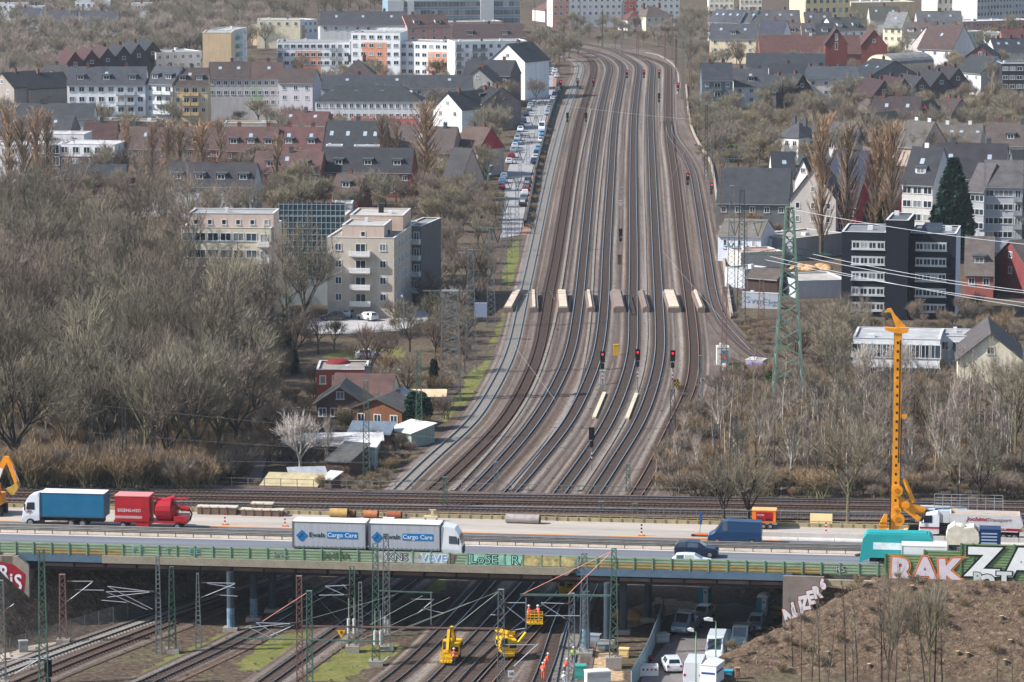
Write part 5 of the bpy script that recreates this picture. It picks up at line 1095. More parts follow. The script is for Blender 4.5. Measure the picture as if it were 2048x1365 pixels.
# trees around and in front of the beige flats
for n,(k,x,y,h,l) in enumerate([('round0',590,740,11,'broad bare tree before the glass link of the beige flats'),('round1',668,705,7.5,'bare tree standing before the balconies of the beige flats'),('oak0',738,782,12.5,'dark gnarled tree rising behind the tiled garden house'),
 ('oak0',636,708,8,'crooked small tree left of the car park lawn'),('round0',520,750,13,'bare tree left of the dark green ivy tree'),('round2',820,705,9,'bare tree at the right corner of the beige flats'),('round0',870,720,9,'bare tree between the flats and the heavy lattice mast'),
 ('forest2',570,672,17,'tall bare tree before the glass stairwell of the flats'),('forest1',610,676,18,'second tall bare tree before the glass stairwell'),('forest0',480,700,17,'bare tree in front of the left balcony column of the flats'),('town0',410,620,10,'bare tree at the left end of the cream wing'),
 ('white0',600,960,11.5,'white barked birch beside the garden sheds'),('birch0',655,930,7,'slim pale birch behind the grey shed'),('round2',815,800,8,'bare tree behind the cream carport roof'),('round0',560,900,9,'bare tree beside the garden path'),
 ('round1',460,880,10,'bare tree leaning over the garden path'),('round0',780,740,8,'bare tree right of the red garden hall'),('bush0',700,900,3,'bare shrub right of the white sheds'),('bush0',760,930,3.5,'reddish shrub below the grey blue shed'),('bush0',800,900,3,'reddish shrub on the bank beside the curving track'),
 ('bush1',610,830,3,'pale shrub in front of the dark gabled garden house'),('greenbush',690,850,1.8,'round green shrub below the orange garden house'),('pine',836,860,5.5,'small conifer beside the white slatted roof'),('bush0',860,830,3,'bare shrub between the small conifer and the track verge'),
 ('ivy',566,732,8.5,'dark green ivy clad tree in front of the cream flats'),('ivy',590,750,4,'lower ivy clump to the right of the dark ivy tree'),('ivy',868,790,5.5,'ivy clad tree left of the heavy lattice mast'),('round0',930,745,7,'bare tree behind the second lattice pylon'),]):
    place(k,x,y,h,l,None)
wood(scatter([(850,700),(930,700),(965,610),(990,520),(1000,470),(900,440),(850,520)],44,17,12),60,['round0','round1','round2','bush0'],(5,8),'bare','on left railway bank','trees on the left railway bank')
wood(scatter([(850,470),(1000,470),(985,400),(990,330),(900,340),(840,420)],36,16,13),45,['town0','town1','round2'],(7,10),'bare','beside lower street','trees beside the street')
wood(scatter([(985,330),(1008,250),(1035,200),(1000,200),(950,300)],16,14,14),50,['town0','round2'],(8,11),'bare','left of upper street','trees beside the street')
wood([(1072,210),(1078,175),(1086,150),(1110,135),(1118,125),(1060,110),(1080,105),(1100,118),(1090,95),(1125,70),(1145,60)],45,['far0','far1'],(9,12),'bare','at street end near curve','trees at the end of the street')
# poplars left
for x,y,h,k,l in [(20,400,22,'poplar0','leftmost slender poplar in front of the white terrace'),(47,420,21,'poplar1','second poplar from the left edge of the picture'),(75,410,22,'poplar0','poplar left of the glass stairwell of the purple house'),(95,385,19,'poplar1','poplar before the glass stairwell of the purple house'),
 (252,362,15,'poplar0','poplar just right of the purple brick house'),(305,380,16,'poplar1','poplar in front of the brown tiled terraces, left of the dormered block'),(338,385,17,'poplar0','poplar before the dormered slate block'),(360,400,17,'poplar1','poplar beside the tall white birch'),(405,400,18,'poplar0','broad poplar right of the tall white birch'),
 (440,385,17,'poplar1','poplar before the left end of the red tiled row'),(555,400,15,'poplar1','poplar before the right end of the red tiled row'),(765,372,17,'poplar1','thin poplar at the right edge of the slate mansard'),(795,370,15,'poplar1','short thin poplar beside the slate mansard'),(852,385,21,'poplar0','very broad tall poplar left of the slate gable')]:
    place(k,x,y,h,l,'poplars among the houses',wide=2.1 if 'broad' in l else 1.5)
place('birch1',385,415,14,'tall white birch between the poplars',None); place('town1',600,410,13,'yellowish bare tree in front of the red tiled row',None)
for k,x,y,h,l in [('spruce',112,224,9,'blue green spruce left of the white apartment row'),('ivy',536,238,11,'dark ivy clad tree before the pale green facade'),('pine',442,212,7.5,'green pine left of the ivy clad tree'),('pine',158,262,5,'small dark pine behind the purple house'),('town1',455,240,9,'grey bare tree under the green pine'),
 ('oak0',598,238,13,'large fan shaped bare tree before the lilac wall'),('town0',800,238,12,'reddish birch like tree before the long white terrace'),('town0',850,215,12,'bare tree between the long terrace and the white gable'),('town0',800,150,11,'bare tree before the right salmon facade'),('town0',830,160,10,'bare tree behind the reddish birch like tree'),
 ('town1',870,170,11,'bare tree under the dark gabled house'),('town0',745,210,10,'bare tree left of the reddish birch like tree'),('town0',620,160,10,'bare tree before the left salmon facade'),('town1',660,150,9,'bare tree left of the tan hipped house')]:
    place(k,x,y,h,l,None)
wood(scatter([(180,400),(330,400),(650,420),(650,470),(420,445),(200,440)],18,30,15),40,['town0','town1','round2'],(7,11),'bare','behind cream wing','trees behind the cream flats')
wood(scatter([(200,250),(620,250),(640,300),(640,390),(190,350)],22,34,16),45,['town0','town1'],(7,10),'bare','among tiled terraces','trees among the tiled terraces')
wood(scatter([(650,400),(900,400),(960,440),(900,470),(660,430)],15,30,17),40,['town1','town0'],(6,9),'bare','behind beige flats roof','trees behind the beige flats')
wood(scatter([(770,300),(960,340),(960,400),(800,380)],8,30,18),50,['town0','town1'],(7,9),'bare','beside red verge house','trees beside the house with the red verge')
# far wood: too many to count
fw=[]
for (x,y) in scatter([(-100,205),(110,200),(300,130),(500,120),(620,40),(820,40),(1000,30),(1100,-10),(-100,-40)],560,12,21,.35):
    P=PZ(x,y); fw.append((P.x,P.y,0,tr.uniform(.75,1.15),tr.uniform(0,6),tr.randrange(2)))
for (x,y) in scatter([(1100,130),(1110,90),(1160,40),(1400,30),(1410,120),(1380,110),(1330,100),(1240,80),(1150,80)],70,11,22,.35):
    P=PZ(x,y); fw.append((P.x,P.y,0,tr.uniform(.3,.7),tr.uniform(0,6),tr.randrange(2)))
mass('distant_wood',['far0','far1'],fw)
# right side: lineside trees
wood(scatter([(1385,250),(1430,250),(1540,300),(1555,340),(1440,350),(1415,320)],18,24,31),50,['town0','town1','round2'],(6,9),'bare','right of upper tracks','trees right of the upper tracks')
wood(scatter([(1385,210),(1410,140),(1420,80),(1375,60),(1370,110)],9,18,32),50,['far0','far1'],(8,11),'bare','beside far curve','trees beside the far curve')
for k,x,y,h,l in [('town1',1505,300,13,'large bare tree below the blue grey terrace'),('town0',1540,330,11,'bare tree left of the white villa'),('town0',1450,140,9,'bare tree before the cream far terrace'),('town0',1480,140,9,'second bare tree before the cream far terrace'),('town0',1640,260,10,'bare tree above the white villa'),('town0',1690,270,11,'bare tree right of the white villa chimneys'),
 ('town1',1500,350,7,'yellow brown willow left of the white villa'),('greenbush',1465,322,4,'dark green shrub among the lineside pylons'),('birch0',1985,200,9,'pale pinkish birch left of the black modern house'),('pine',2022,186,6.5,'dark round pine at the right edge before the black house'),
 ('poplar0',1642,520,29,'tall poplar in front of the grey gabled house'),('poplar1',1692,515,27,'poplar before the blue tiled roof'),('poplar0',1752,520,26,'broad poplar pair left of the red gable, left trunk'),('poplar0',1782,522,27.5,'broad poplar pair left of the red gable, right trunk'),('ivy',1766,520,13,'ivy at the foot of the broad poplar pair'),('ivy',1740,515,11,'ivy left of the broad poplar pair'),
 ('cypress',1904,524,20.5,'large dark green conifer before the grey flats'),('spruce',1868,520,11,'drooping conifer left of the large dark green conifer'),('greenbush',2040,570,4.2,'green shrub at the right edge beside the brick house'),('round0',1650,715,9.5,'reddish bare tree below the black office, left'),('round0',1625,690,8,'reddish bare tree beside the big green pylon'),
 ('round0',1730,650,5.5,'bare tree before the left half of the black office'),('round0',1830,655,5.5,'bare tree before the right half of the black office'),('white0',1740,790,10,'pale spreading tree before the white flat building'),('white0',1800,780,10,'pale spreading tree behind the yellow drill mast'),('white0',1850,770,9,'pale spreading tree right of the yellow drill mast'),
 ('forest0',2030,930,16,'tall greenish bare tree at the right edge'),('forest0',1695,1050,13,'bare tree on the embankment behind the beige board'),('round2',1500,1050,10,'mossy twin tree behind the orange generator, right trunk'),('round2',1450,1045,10,'mossy twin tree behind the orange generator, left trunk'),('forest1',1680,820,10,'tall bare tree behind the young birches'),
 ('round0',1780,900,11,'dark reddish tree behind the foot of the drill mast'),('round0',1850,880,10,'dark reddish tree right of the drill mast'),('round2',1960,1010,9,'bare tree behind the white dump truck'),('round2',1915,1000,8,'smaller bare tree behind the white dump truck'),('birch1',1575,980,12,'white twin stemmed birch in the young wood'),
 ('greenbush',1480,768,3.0,'olive shrub between the hut and the graffiti block'),('greenbush',1545,770,2.2,'olive shrub below the graffiti block'),('bush0',1520,800,3,'bare shrub below the olive shrub')]:
    P=None
    if l.startswith(('bare tree on the emb','mossy twin')): u_=ux(x,40,5.3); P=MW(u_,38 if 'mossy' in l else 40,5.3)
    place(k,x,y,h,l,None,base=P,wide=1.25 if k.startswith('poplar') else 1)
wood(scatter([(1590,660),(1700,640),(1900,640),(2060,620),(2060,700),(1700,720),(1600,740)],22,34,33),40,['round0','round1'],(4,6),'bare','below black office','trees below the black office')
wood(scatter([(1840,480),(2060,470),(2060,500),(1950,510)],6,34,34),50,['town0','town1'],(6,8),'bare','left of brick house','trees near the brick house')
wood(scatter([(1700,300),(2060,290),(2060,240),(1850,240)],22,26,35),40,['town0','town1','far1'],(6,9),'bare','behind slate row','trees behind the slate roofed row')
wood(scatter([(1560,220),(1760,215),(1740,240),(1580,245)],10,24,36),50,['town0','far0'],(6,9),'bare','below dark roofs','trees below the dark roofs')
wood(scatter([(1780,190),(1850,170),(1840,140),(1790,130)],7,20,37),50,['town0','far0'],(6,9),'bare','beside curved gable','trees beside the curved gable')
wood(scatter([(1300,990),(1345,900),(1400,830),(1480,790),(1620,780),(1740,790),(2060,780),(2060,985),(1360,985)],175,17,41),45,['birch0','birch1','tall0','tall0','tall1','tall2'],(8,11),'thin','of right young wood','young trees of the right wood',hf=lambda x,y: .65 if x<1420 else (.95 if y>940 else (1.15 if y>870 else .8)))
rs=[]
for (x,y) in scatter([(1300,1000),(1350,900),(1400,830),(1500,740),(1640,770),(2060,760),(2060,1000)],620,13,42):
    P=G(x,y); rs.append((P.x,P.y,P.z,tr.uniform(.4,1.2),tr.uniform(0,6),tr.randrange(2)))
for (x,y) in scatter([(1465,640),(1540,640),(1540,720),(1490,690)],26,12,43)+scatter([(760,990),(830,900),(870,850),(830,840),(700,930),(480,975)],60,16,44)+scatter([(870,790),(905,720),(940,660),(985,560),(950,540),(880,700)],40,14,45)+scatter([(1350,780),(1440,760),(1440,830),(1380,880)],12,16,46)+scatter([(1092,260),(1060,420),(1052,470),(1066,470),(1075,400),(1100,270)],26,6,47)+scatter([(1375,180),(1400,260),(1425,320),(1400,330),(1380,260)],26,8,48):
    P=G(x,y); rs.append((P.x,P.y,P.z,tr.uniform(.25,.6),tr.uniform(0,6),tr.randrange(2)))
mass('scrub',['bush0','bush1'],rs)
gs=[]
for poly,n in (([(0,250),(640,250),(960,330),(990,440),(600,470),(0,440)],170),([(0,150),(1000,150),(1040,240),(0,250)],120),([(1400,200),(2060,190),(2060,330),(1440,340)],150),([(1400,60),(2060,60),(2060,200),(1400,200)],120),([(1440,420),(2060,440),(2060,500),(1440,470)],30),([(1560,640),(2060,640),(2060,780),(1600,760)],60),([(600,640),(960,600),(900,860),(560,960),(480,900),(560,760)],60),([(500,60),(1060,60),(1060,120),(500,120)],50)):
    for (x,y) in scatter(poly,n,9,n,.45):
        P=PZ(x,y); gs.append((P.x,P.y,0,tr.uniform(.5,1.3),tr.uniform(0,6),tr.randrange(2)))
mass('garden_scrub',['bush0','bush1'],gs)
gs=[]
for poly,n in (([(0,250),(640,250),(960,330),(990,440),(600,470),(0,440)],120),([(0,190),(1000,190),(1040,245),(0,250)],75),([(120,150),(560,235),(1000,240),(960,150)],50),([(1400,200),(2060,190),(2060,330),(1440,340)],120),([(1400,60),(2060,60),(2060,200),(1400,200)],90),([(1560,700),(1690,700),(1690,780),(1600,760)],10),([(1700,470),(2060,470),(2060,440),(1700,450)],14),([(1090,130),(1370,100),(1400,60),(1090,60)],16)):
    for (x,y) in scatter(poly,n,13,n+5,.45):
        P=PZ(x,y); gs.append((P.x,P.y,0,tr.uniform(.6,1.1),tr.uniform(0,6),tr.randrange(3)))
gs2=[]
wr=random.Random(8)
for (x,y) in scatter([(800,985),(1340,985),(1400,700),(1370,480),(1110,480),(1050,600)],420,5,77):
    P=PZ(x,y); gs2.append((P.x,P.y,0,wr.uniform(.03,.1),wr.uniform(0,6),wr.randrange(2)))
for i in range(150):
    u=wr.uniform(20,60); v=wr.uniform(-13,-1); P=MW(u,v,0); z=terr(P.x,P.y)
    if z>.2: gs2.append((P.x,P.y,z-.03,wr.choice((.06,.1,.14,.35))*wr.uniform(.6,1.2),wr.uniform(0,6),wr.randrange(2)))
for i in range(120):
    P=PZ(wr.uniform(0,800),wr.uniform(1240,1365)); gs2.append((P.x,P.y,terr(P.x,P.y)-.03,wr.uniform(.04,.12),wr.uniform(0,6),wr.randrange(2)))
mass('weeds',['bush0','bush1'],gs2)
# young trees and cut stumps on the right embankment slope
for i,(x,y,h,k) in enumerate([(1585,1350,7,'tall2'),(1603,1400,9,'tall2'),(1622,1400,11,'tall1'),(1640,1400,10,'tall2'),(1655,1395,9.5,'tall1'),(1692,1400,12,'tall2'),(1706,1400,9,'tall1'),(1716,1400,11.5,'tall1'),(1764,1400,11,'tall2'),(1776,1400,12,'forest1'),(1790,1390,8,'tall2'),(1822,1400,7,'tall1'),(1850,1400,12.5,'tall1'),(1858,1400,13,'forest0'),(1868,1400,12.5,'tall2'),(1884,1395,10,'tall1'),(1992,1400,6,'tall2'),(2025,1400,6,'tall1')]):
    P=PZ(x,y); P.z=terr(P.x,P.y)
    place(k,x,y,h,'slender bare tree on the cleared slope, %s from the left'%nth(i),'young trees on the cleared slope',base=P,wide=.62 if 'forest' in k else 1.0)
brn=MB(); bb=random.Random(3)
for i in range(4200):
    u=bb.uniform(18,62); v=bb.uniform(-13,-.9); P=MW(u,v,0); z=terr(P.x,P.y)
    if z<.2: continue
    d=Vector((bb.uniform(-1,1),bb.uniform(-1,1),bb.uniform(-.2,.5))).normalized(); l=bb.uniform(.2,.9); a=d.cross(Vector((0,0,1))).normalized()*bb.uniform(.015,.04)
    P.z=z+.05; brn.q([P-a,P+a,P+d*l],0 if i%3 else 1)
brn.build('brushwood',[mat((150,128,106),.95,0,.2,.5),mat((84,66,56),.95,0,.2,.5)])['kind']='stuff'
for i,(x,y) in enumerate([(1622,1204),(1655,1310),(1822,1236),(1824,1178),(1935,1322),(2010,1330),(2020,1290),(2003,1245),(1738,1340),(1915,1310)]):
    P=G(x,y); mb=MB(); mb.tube((0,0,-.3),(0,0,.35),.3,.24,9,0); mb.tube((0,0,.35),(0,0,.37),.22,.22,9,1); mb.tube((.2,0,0),(.5,.1,-.25),.12,.06,5,0)
    o=mb.build('tree_stump',[BARK,mat((196,160,110),.9,0,.2,3)],None,P); tag(o,'cut tree stump on the cleared slope, %s of the scattered ones'%nth(i),'stump','stumps on the cleared slope')
mass('garden_trees_beyond',['town0','town1','far1'],gs+BEYOND)
# ---------------------------------------------------------------- lattice masts and pylons
MG=mat((88,112,98),.6,.2,.2,1); MGR=mat((116,122,122),.6,.2,.25,1); MR=mat((124,96,90),.75,.1,.3,1); MDK=mat((66,68,68),.7,.1,.25,1); ALU=mat((176,178,184),.4,.4,.1,1); INS=mat((70,56,52),.5,0,.2)
def latbars(mb,H,w0,w1,t,d0=None,d1=None,ladder=False,step=1.0,m=0):
    d0=d0 or w0; d1=d1 or w1
    def c(z,i,j): a=z/H; return Vector((i*(w0+(w1-w0)*a)/2,j*(d0+(d1-d0)*a)/2,z))
    for i in(-1,1):
        for j in(-1,1): mb.bar(c(0,i,j),c(H,i,j),t,t,m)
    z=0; k=0
    while z<H-.2:
        a=z/H; st=step*(1-.35*a) if w0>1.2 else step; z2=min(z+st,H)
        if ladder:
            for j in(-1,1): mb.bar(c(z,-1,j),c(z,1,j),t*.7,t*.7,m)
            for i in(-1,1): mb.bar(c(z,i,-1),c(z,i,1),t*.7,t*.7,m)
        else:
            s=1 if k%2 else -1
            for j in(-1,1): mb.bar(c(z,s*j,j),c(z2,-s*j,j),t*.7,t*.7,m)
            for i in(-1,1): mb.bar(c(z,i,s*i),c(z2,i,-s*i),t*.7,t*.7,m)
        z=z2; k+=1
    mb.box(-w1/2-t/2,w1/2+t/2,-d1/2-t/2,d1/2+t/2,H,H+.06,m)
def mast(label,bx,by,ty,w0,w1,m,ladder=False,conc=True,base=None,step=.75,t=.09,arms=(),bars=(),weights=(),name='catenary_mast',cat='mast',foot=.5,P=None):
    P=P or PZ(bx,by,base or 0); H=TOPZ(P,ty)-P.z; r=empty(name,P,0,label,cat)
    mb=MB(); latbars(mb,H,w0,w1,t,w0*.8,w1*.8,ladder,step); mb.build('lattice_shaft',[m],r)
    if conc: mb=MB(); mb.box(-w0*.9,w0*.9,-w0*.8,w0*.8,-.3,foot); mb.build('footing',[CONC],r)
    for pts in arms:   # polyline of tubes given in picture columns and rows, laid out in the plane of the mast
        mb=MB()
        for a,b in zip(pts,pts[1:]):
            p=PD(a[0],a[1],P.y-.3)-P; q=PD(b[0],b[1],P.y-.3)-P; mb.tube(p,q,.045,.045,6,0)
        p=PD(*pts[0],P.y-.3)-P; q=PD(*pts[1],P.y-.3)-P; d=(q-p).normalized(); mb.tube(p,p+d*.5,.09,.09,6,1)
        mb.build('cantilever',[ALU,INS],r)
    for (xa,ya,xb,yb,w_) in bars:
        mb=MB(); mb.bar(PD(xa,ya,P.y-.35)-P,PD(xb,yb,P.y-.35)-P,w_,w_); mb.build('crossbeam',[m],r)
    for (x,ya,yb) in weights:
        p=PD(x,ya,P.y-.7)-P; q=PD(x,yb,P.y-.7)-P; mb=MB(); mb.tube(p,q,.17,.17,10); mb.tube(p+Vector((0,0,2.2)),p,.02,.02,4); mb.build('counterweight',[mat((190,188,186),.6,.2,.15,3)],r)
    return r
mast('tall green lattice mast in front of the bridge near the left edge',88,1378,1100,.95,.5,MG,arms=(),conc=True)
mast('rusty lattice mast in the shade of the bridge at the left',127,1287,1150,.8,.55,MR,arms=(((134,1204),(184,1165)),((134,1163),(186,1163)),((150,1180),(208,1181))))
mast('grey lattice mast cut by the left edge of the picture',5,1372,1162,.75,.55,MGR,arms=(((12,1318),(100,1318)),((20,1353),(80,1318)),((12,1220),(28,1208))))
mast('grey ladder mast left of the second bridge column, carrying crossed tubes',318,1308,1113,.62,.3,MGR,True,step=.5,arms=(((310,1185),(215,1173),(305,1219)),((308,1183),(212,1184),(295,1220)),((308,1184),(215,1195)),((262,1206),(203,1201))),conc=False)
mast('green lattice mast with pale footing and green box beside the ladder mast',345,1306,1135,.8,.42,MG,foot=.45)
mast('slim ladder mast just left of the nearest bridge column',397,1296,1148,.6,.2,MGR,True,step=.5,conc=False,arms=(((402,1196),(470,1168)),((403,1166),(470,1167)),((405,1166),(470,1176)),((430,1190),(475,1193))))
mast('pinkish rusty mast in front of the middle of the bridge',600,1385,1153,.62,.5,MR,step=.6,arms=(((590,1248),(512,1246),(572,1280)),((590,1246),(498,1256),(556,1283)),((590,1250),(540,1272))),bars=((605,1253,1000,1258,.16),))
mast('green lattice mast right of the pinkish rusty one',620,1392,1183,.62,.5,MG,step=.6,bars=((472,1277,760,1283,.12),))
mast('green mast with white counterweights below the first swap body',705,1304,1133,.8,.45,MG,foot=.7,weights=((697,1238,1267),(708,1238,1267)),arms=(((702,1196),(650,1173)),((702,1171),(650,1173)),((698,1190),(638,1191)),((700,1184),(685,1169))))
mast('thin ladder mast right of the white counterweights',721,1275,1166,.5,.3,MGR,True,step=.45,conc=False)
mast('green mast with a pair of large white counterweights under the second swap body',752,1332,1088,.8,.5,MG,foot=.6,weights=((750,1262,1290),(761,1262,1290)),bars=((757,1182,865,1186,.12),(763,1282,863,1186+71,.05)),arms=(((792,1299),(752,1337)),((750,1301),(795,1301))))
mast('tallest grey green mast reaching up in front of the second swap body',773,1297,1068,.85,.5,MGR,foot=.3,weights=((770,1235,1268),(776,1240,1268)),arms=(((830,1232),(868,1199)),((822,1199),(868,1199)),((845,1217),(888,1227))),bars=((862,1184,862,1250,.12),))
mast('grey lattice mast left of the raised work basket',1002,1385,1180,.75,.55,MGR,step=.7,arms=(((1006,1208),(1050,1242)),((1006,1206),(1052,1206)),((1000,1231),(980,1230)),((1020,1340),(1076,1288)),((1000,1290),(1070,1290)),((1020,1262),(1050,1257))),bars=((1052,1196,1052,1258,.12),))
mast('grey green lattice mast right of the orange workers',1143,1385,1188,.7,.5,MGR,step=.7,arms=(((1138,1242),(1082,1207)),((1138,1208),(1082,1206)),((1080,1232),(1160,1232))))
mast('grey green mast standing against the right group of bridge columns',1168,1313,1107,.95,.5,MGR,step=.8)
mast('tall green mast with a pale concrete block foot and long horizontal boom',1227,1336,1098,.9,.45,MG,foot=1.2,bars=((1040,1190,1222,1192,.2),))
mast('green lattice mast standing on the embankment line near the middle',890,1019,955,.6,.5,MG,base=5.3,conc=False,step=.6)
mast('grey lattice mast behind the railing in the fan of tracks',992,985,925,.55,.45,MGR,conc=False,step=.6)
mast('green lattice mast with horizontal arm at the foot of the fan',1256,984,928,.55,.45,MG,conc=False,step=.6,bars=((1115,972,1250,974,.09),))
mast('short green mast behind the motorway parapet',1270,1030,1008,.6,.5,MG,base=5.3,conc=False,step=.6)
mast('grey lattice mast on the embankment line behind the parapet',1202,1030,1004,.55,.5,MGR,base=5.3,conc=False,step=.6)
mast('dark slim mast at the edge of the left wood, shorter of the two',184,978,818,.55,.4,MDK,step=.7)
mast('dark slim mast at the edge of the left wood, taller of the two',250,978,788,.6,.4,MDK,step=.7)
mast('small pale post mast left of the blue truck',170,980,950,.3,.3,MGR,True,conc=False)
mast('green lattice portal mast in front of the garden sheds',733,968,762,.95,.5,MG,step=.8)
mast('green lattice mast beside the white slatted canopy',838,882,700,.95,.5,MG,step=.8)
def pylon(label,bx,by,ty,w0,w1,m,arm=None,armz=0.0,v=True,**k):
    r=mast(label,bx,by,ty,w0,w1,m,name='lattice_pylon',cat='pylon',step=k.get('step',1.1),t=k.get('t',.1),conc=False)
    if arm:
        P=r.location.copy(); z=TOPZ(P,ty)-P.z+armz; mb=MB(); a,b=[(x-bx)/7111*P.y for x in arm]
        mb.bar((a,0,z),(b,0,z),.14,.14); mb.bar((a,0,z),(0,0,z-.5),.07,.07); mb.bar((b,0,z),(0,0,z-.5),.07,.07); mb.build('crossarm',[m],r)
        if v:
            for x in (a*.62,b*.62): mb=MB(); mb.tube((x-.8,0,z),(x,0,z-2.6),.07,.07,5); mb.tube((x+.8,0,z),(x,0,z-2.6),.07,.07,5); mb.build('insulator',[INS],r)
    return r
pylon('heavy grey lattice mast with wide top beam beside the cream carport',901,800,582,3.0,2.3,MGR,(845,948),v=False,t=.16)
pylon('lattice pylon with flat crossarm and blue box, nearest on the left bank',942,748,500,1.9,.7,MGR,(912,966))
mb=MB(); P=PD(948,632,592); mb.box(0,2.2,-.3,.3,-.2,2.2); tag(mb.build('steel_cabinet',[mat((150,160,180),.5,.2,.1)],None,P),'blue grey box mounted beside the nearest pylon on the left bank','cabinet')
pylon('second lattice pylon with flat crossarm on the left bank',982,655,457,1.6,.6,MGR,(960,1004))
pylon('third lattice pylon on the left bank, at the grass verge',1008,590,396,1.3,.55,MGR,(985,1012),t=.09)
pylon('fourth lattice pylon on the left bank beside the lower street end',1034,505,355,1.2,.5,MGR,(1012,1036),t=.09)
pylon('short lattice mast before the lower street end',1019,515,415,1.1,.5,MDK,t=.08)
for i,(x,b,t_,a0,a1) in enumerate(((1040,380,305,1028,1050),(1056,330,268,1040,1068),(1072,285,232,1060,1084),(1084,230,195,1076,1094))):
    pylon('slim line pylon above the street, %s from the bottom'%nth(i),x,b,t_,.9,.4,MGR,(a0,a1),t=.07)
pylon('big green high voltage pylon right of the curved track',1575,822,415,4.6,1.0,mat((112,134,120),.6,.1,.15,1),None,step=2.2,t=.3)
r=[o for o in bpy.data.objects if o.get('label','').startswith('big green high')][0]; P=r.location.copy()
for py,w_ in ((512,6.2),(468,0)):
    if w_: 
        z=TOPZ(P,py); mb=MB()
        for s in(-1,1):
            mb.bar((0,-.5,z),(s*w_,0,z+.2),.12,.12); mb.bar((0,.5,z),(s*w_,0,z+.2),.12,.12); mb.bar((0,0,z+1.4),(s*w_,0,z+.2),.1,.1)
            for q in range(1,5): mb.bar((s*w_*q/5,0,z+.1),(s*w_*(q-.5)/5,0,z+1.4*(1-(q-.5)/5)),.07,.07)
        mb.build('crossarm',[MG],r)
for i,(x,b,t_,w_) in enumerate(((1462,610,372,1.5),(1482,640,380,1.5),(1522,690,560,1.3),(1400,850,712,.9),(1345,905,780,1.0),(1447,850,575,1.0),(1433,992,850,1.2),(1467,985,832,1.3),(1443,470,330,1.0),(1423,420,250,.9),(1412,360,210,.9),(1380,245,60,.9),(1365,200,40,.9),(1352,170,70,.7),(1330,120,50,.6),(1244,118,8,.7),(1246,60,0,.6),(1275,118,22,.9),(1160,88,5,.6),(1205,95,20,.5),(1345,118,30,.6),(1100,95,5,.6),(1128,110,50,.6),(1118,180,60,.6),(1070,60,0,.6))):
    WHERE=['beside the white workshop','behind the graffiti workshop wall','in the scrub beside the green pylon','right of the rusty track','below the right red signal','rising through the signal hut','with insulator brackets before the young wood','with a top beam before the young wood','above the retaining wall','beside the warehouse corner','at the trees right of the junction','far lilac tall right of the curve','far tall next to the lilac one','behind the far right signal','at the far curve right','pale in the middle of the far curve','far away above the green bank','dark before the far red roof','far left of the curve','beyond the far green bank','right beside the far curve kerb','at the far left street end','where the far street trees end','right of the far parked cars','in front of the blue glass office']
    pylon('lattice mast %s'%WHERE[i],x,b,t_,w_,w_*.5,(MGR,MDK,MR)[i%3] if i not in(6,7) else MDK,None,t=.09 if b>400 else .12)
for (nm,x,b,t_,armx) in (('first',1490,600,444,(1455,1530)),('second',1470,420,372,(1462,1515)),('third',1455,380,318,(1438,1482)),('fourth',1442,330,270,(1430,1462)),('fifth',1432,300,232,(1425,1450))):
    pylon('%s line pylon with flat crossarm up the right side of the tracks'%nm,x,b,t_,1.0,.4,MGR,armx,t=.08)
# ---------------------------------------------------------------- wires
WH_=mat((190,192,195),.4,.5,.0); WD_=mat((96,100,104),.6,.3,0); WRD=mat((196,130,116),.6,.2,0); WG_=mat((120,150,130),.6,.2,0)
def wire(label,a,b,r_=.03,m=None,sag=0.0,group=None):
    a=Vector(a); b=Vector(b); mb=MB(); n=12 if sag else 1; prev=Vector((0,0,0))
    for i in range(1,n+1):
        t=i/n; p=(b-a)*t-Vector((0,0,sag*4*t*(1-t))); mb.tube(prev,p,r_,r_,4,0,cap=False); prev=p
    return tag(mb.build('overhead_wire',[m or WD_],None,a),label,'wire',group)
Yp=P.y
for i,(xa,ya,xb,yb) in enumerate(((1578,418,2100,494),(1622,508,2100,588),(1612,515,2100,592),(1530,520,2100,612),(1535,512,2100,622))):
    wire('bright power line running right from the green pylon, %s from the top'%nth(i),PD(xa,ya,Yp),PD(xb,yb,Yp-30),.04,WH_,.5,'power lines from the green pylon')
for i,(xa,ya,Ya,xb,yb,Yb) in enumerate(((0,790,440,1250,905,430),(0,850,435,1000,915,430),(0,905,432,760,925,430),(940,582,640,1500,575,640),(840,582,620,1200,585,640),(1100,855,470,1500,850,500))):
    wire('thin dark wire crossing before the wood and fan, %s in order from the left wood'%nth(i),PD(xa,ya,Ya),PD(xb,yb,Yb),.022,WD_,.4)
for i,(xa,ya,Ya,xb,yb,Yb) in enumerate(((1040,470,760,1110,600,640),(1290,460,760,1500,700,560),(1370,300,900,1290,460,800),(1240,820,500,1470,640,640),(980,620,640,1110,800,510),(1075,205,1100,1390,240,1000),(1110,60,1500,1400,130,1300),(1100,40,1500,1390,105,1350),(1120,75,1450,1370,150,1250))):
    wire('fine contact wire hung above the fan of tracks, %s in order'%nth(i),PD(xa,ya,Ya),PD(xb,yb,Yb),.02,WH_,.3)
Pm=PZ(1227,1336); Pn=PZ(600,1385); Pq=PZ(620,1392); Pr=PZ(1002,1385)
wire('pinkish stay wire from the tall green mast to the boom end',PD(1225,1102,Pm.y),PD(1042,1190,Pm.y),.028,WRD); wire('pinkish stay wire from the tall green mast to the boom middle',PD(1225,1102,Pm.y),PD(1135,1190,Pm.y),.028,WRD)
wire('reddish stay wire left of the pinkish rusty mast',PD(612,1187,Pq.y),PD(525,1243,Pq.y),.025,WRD)
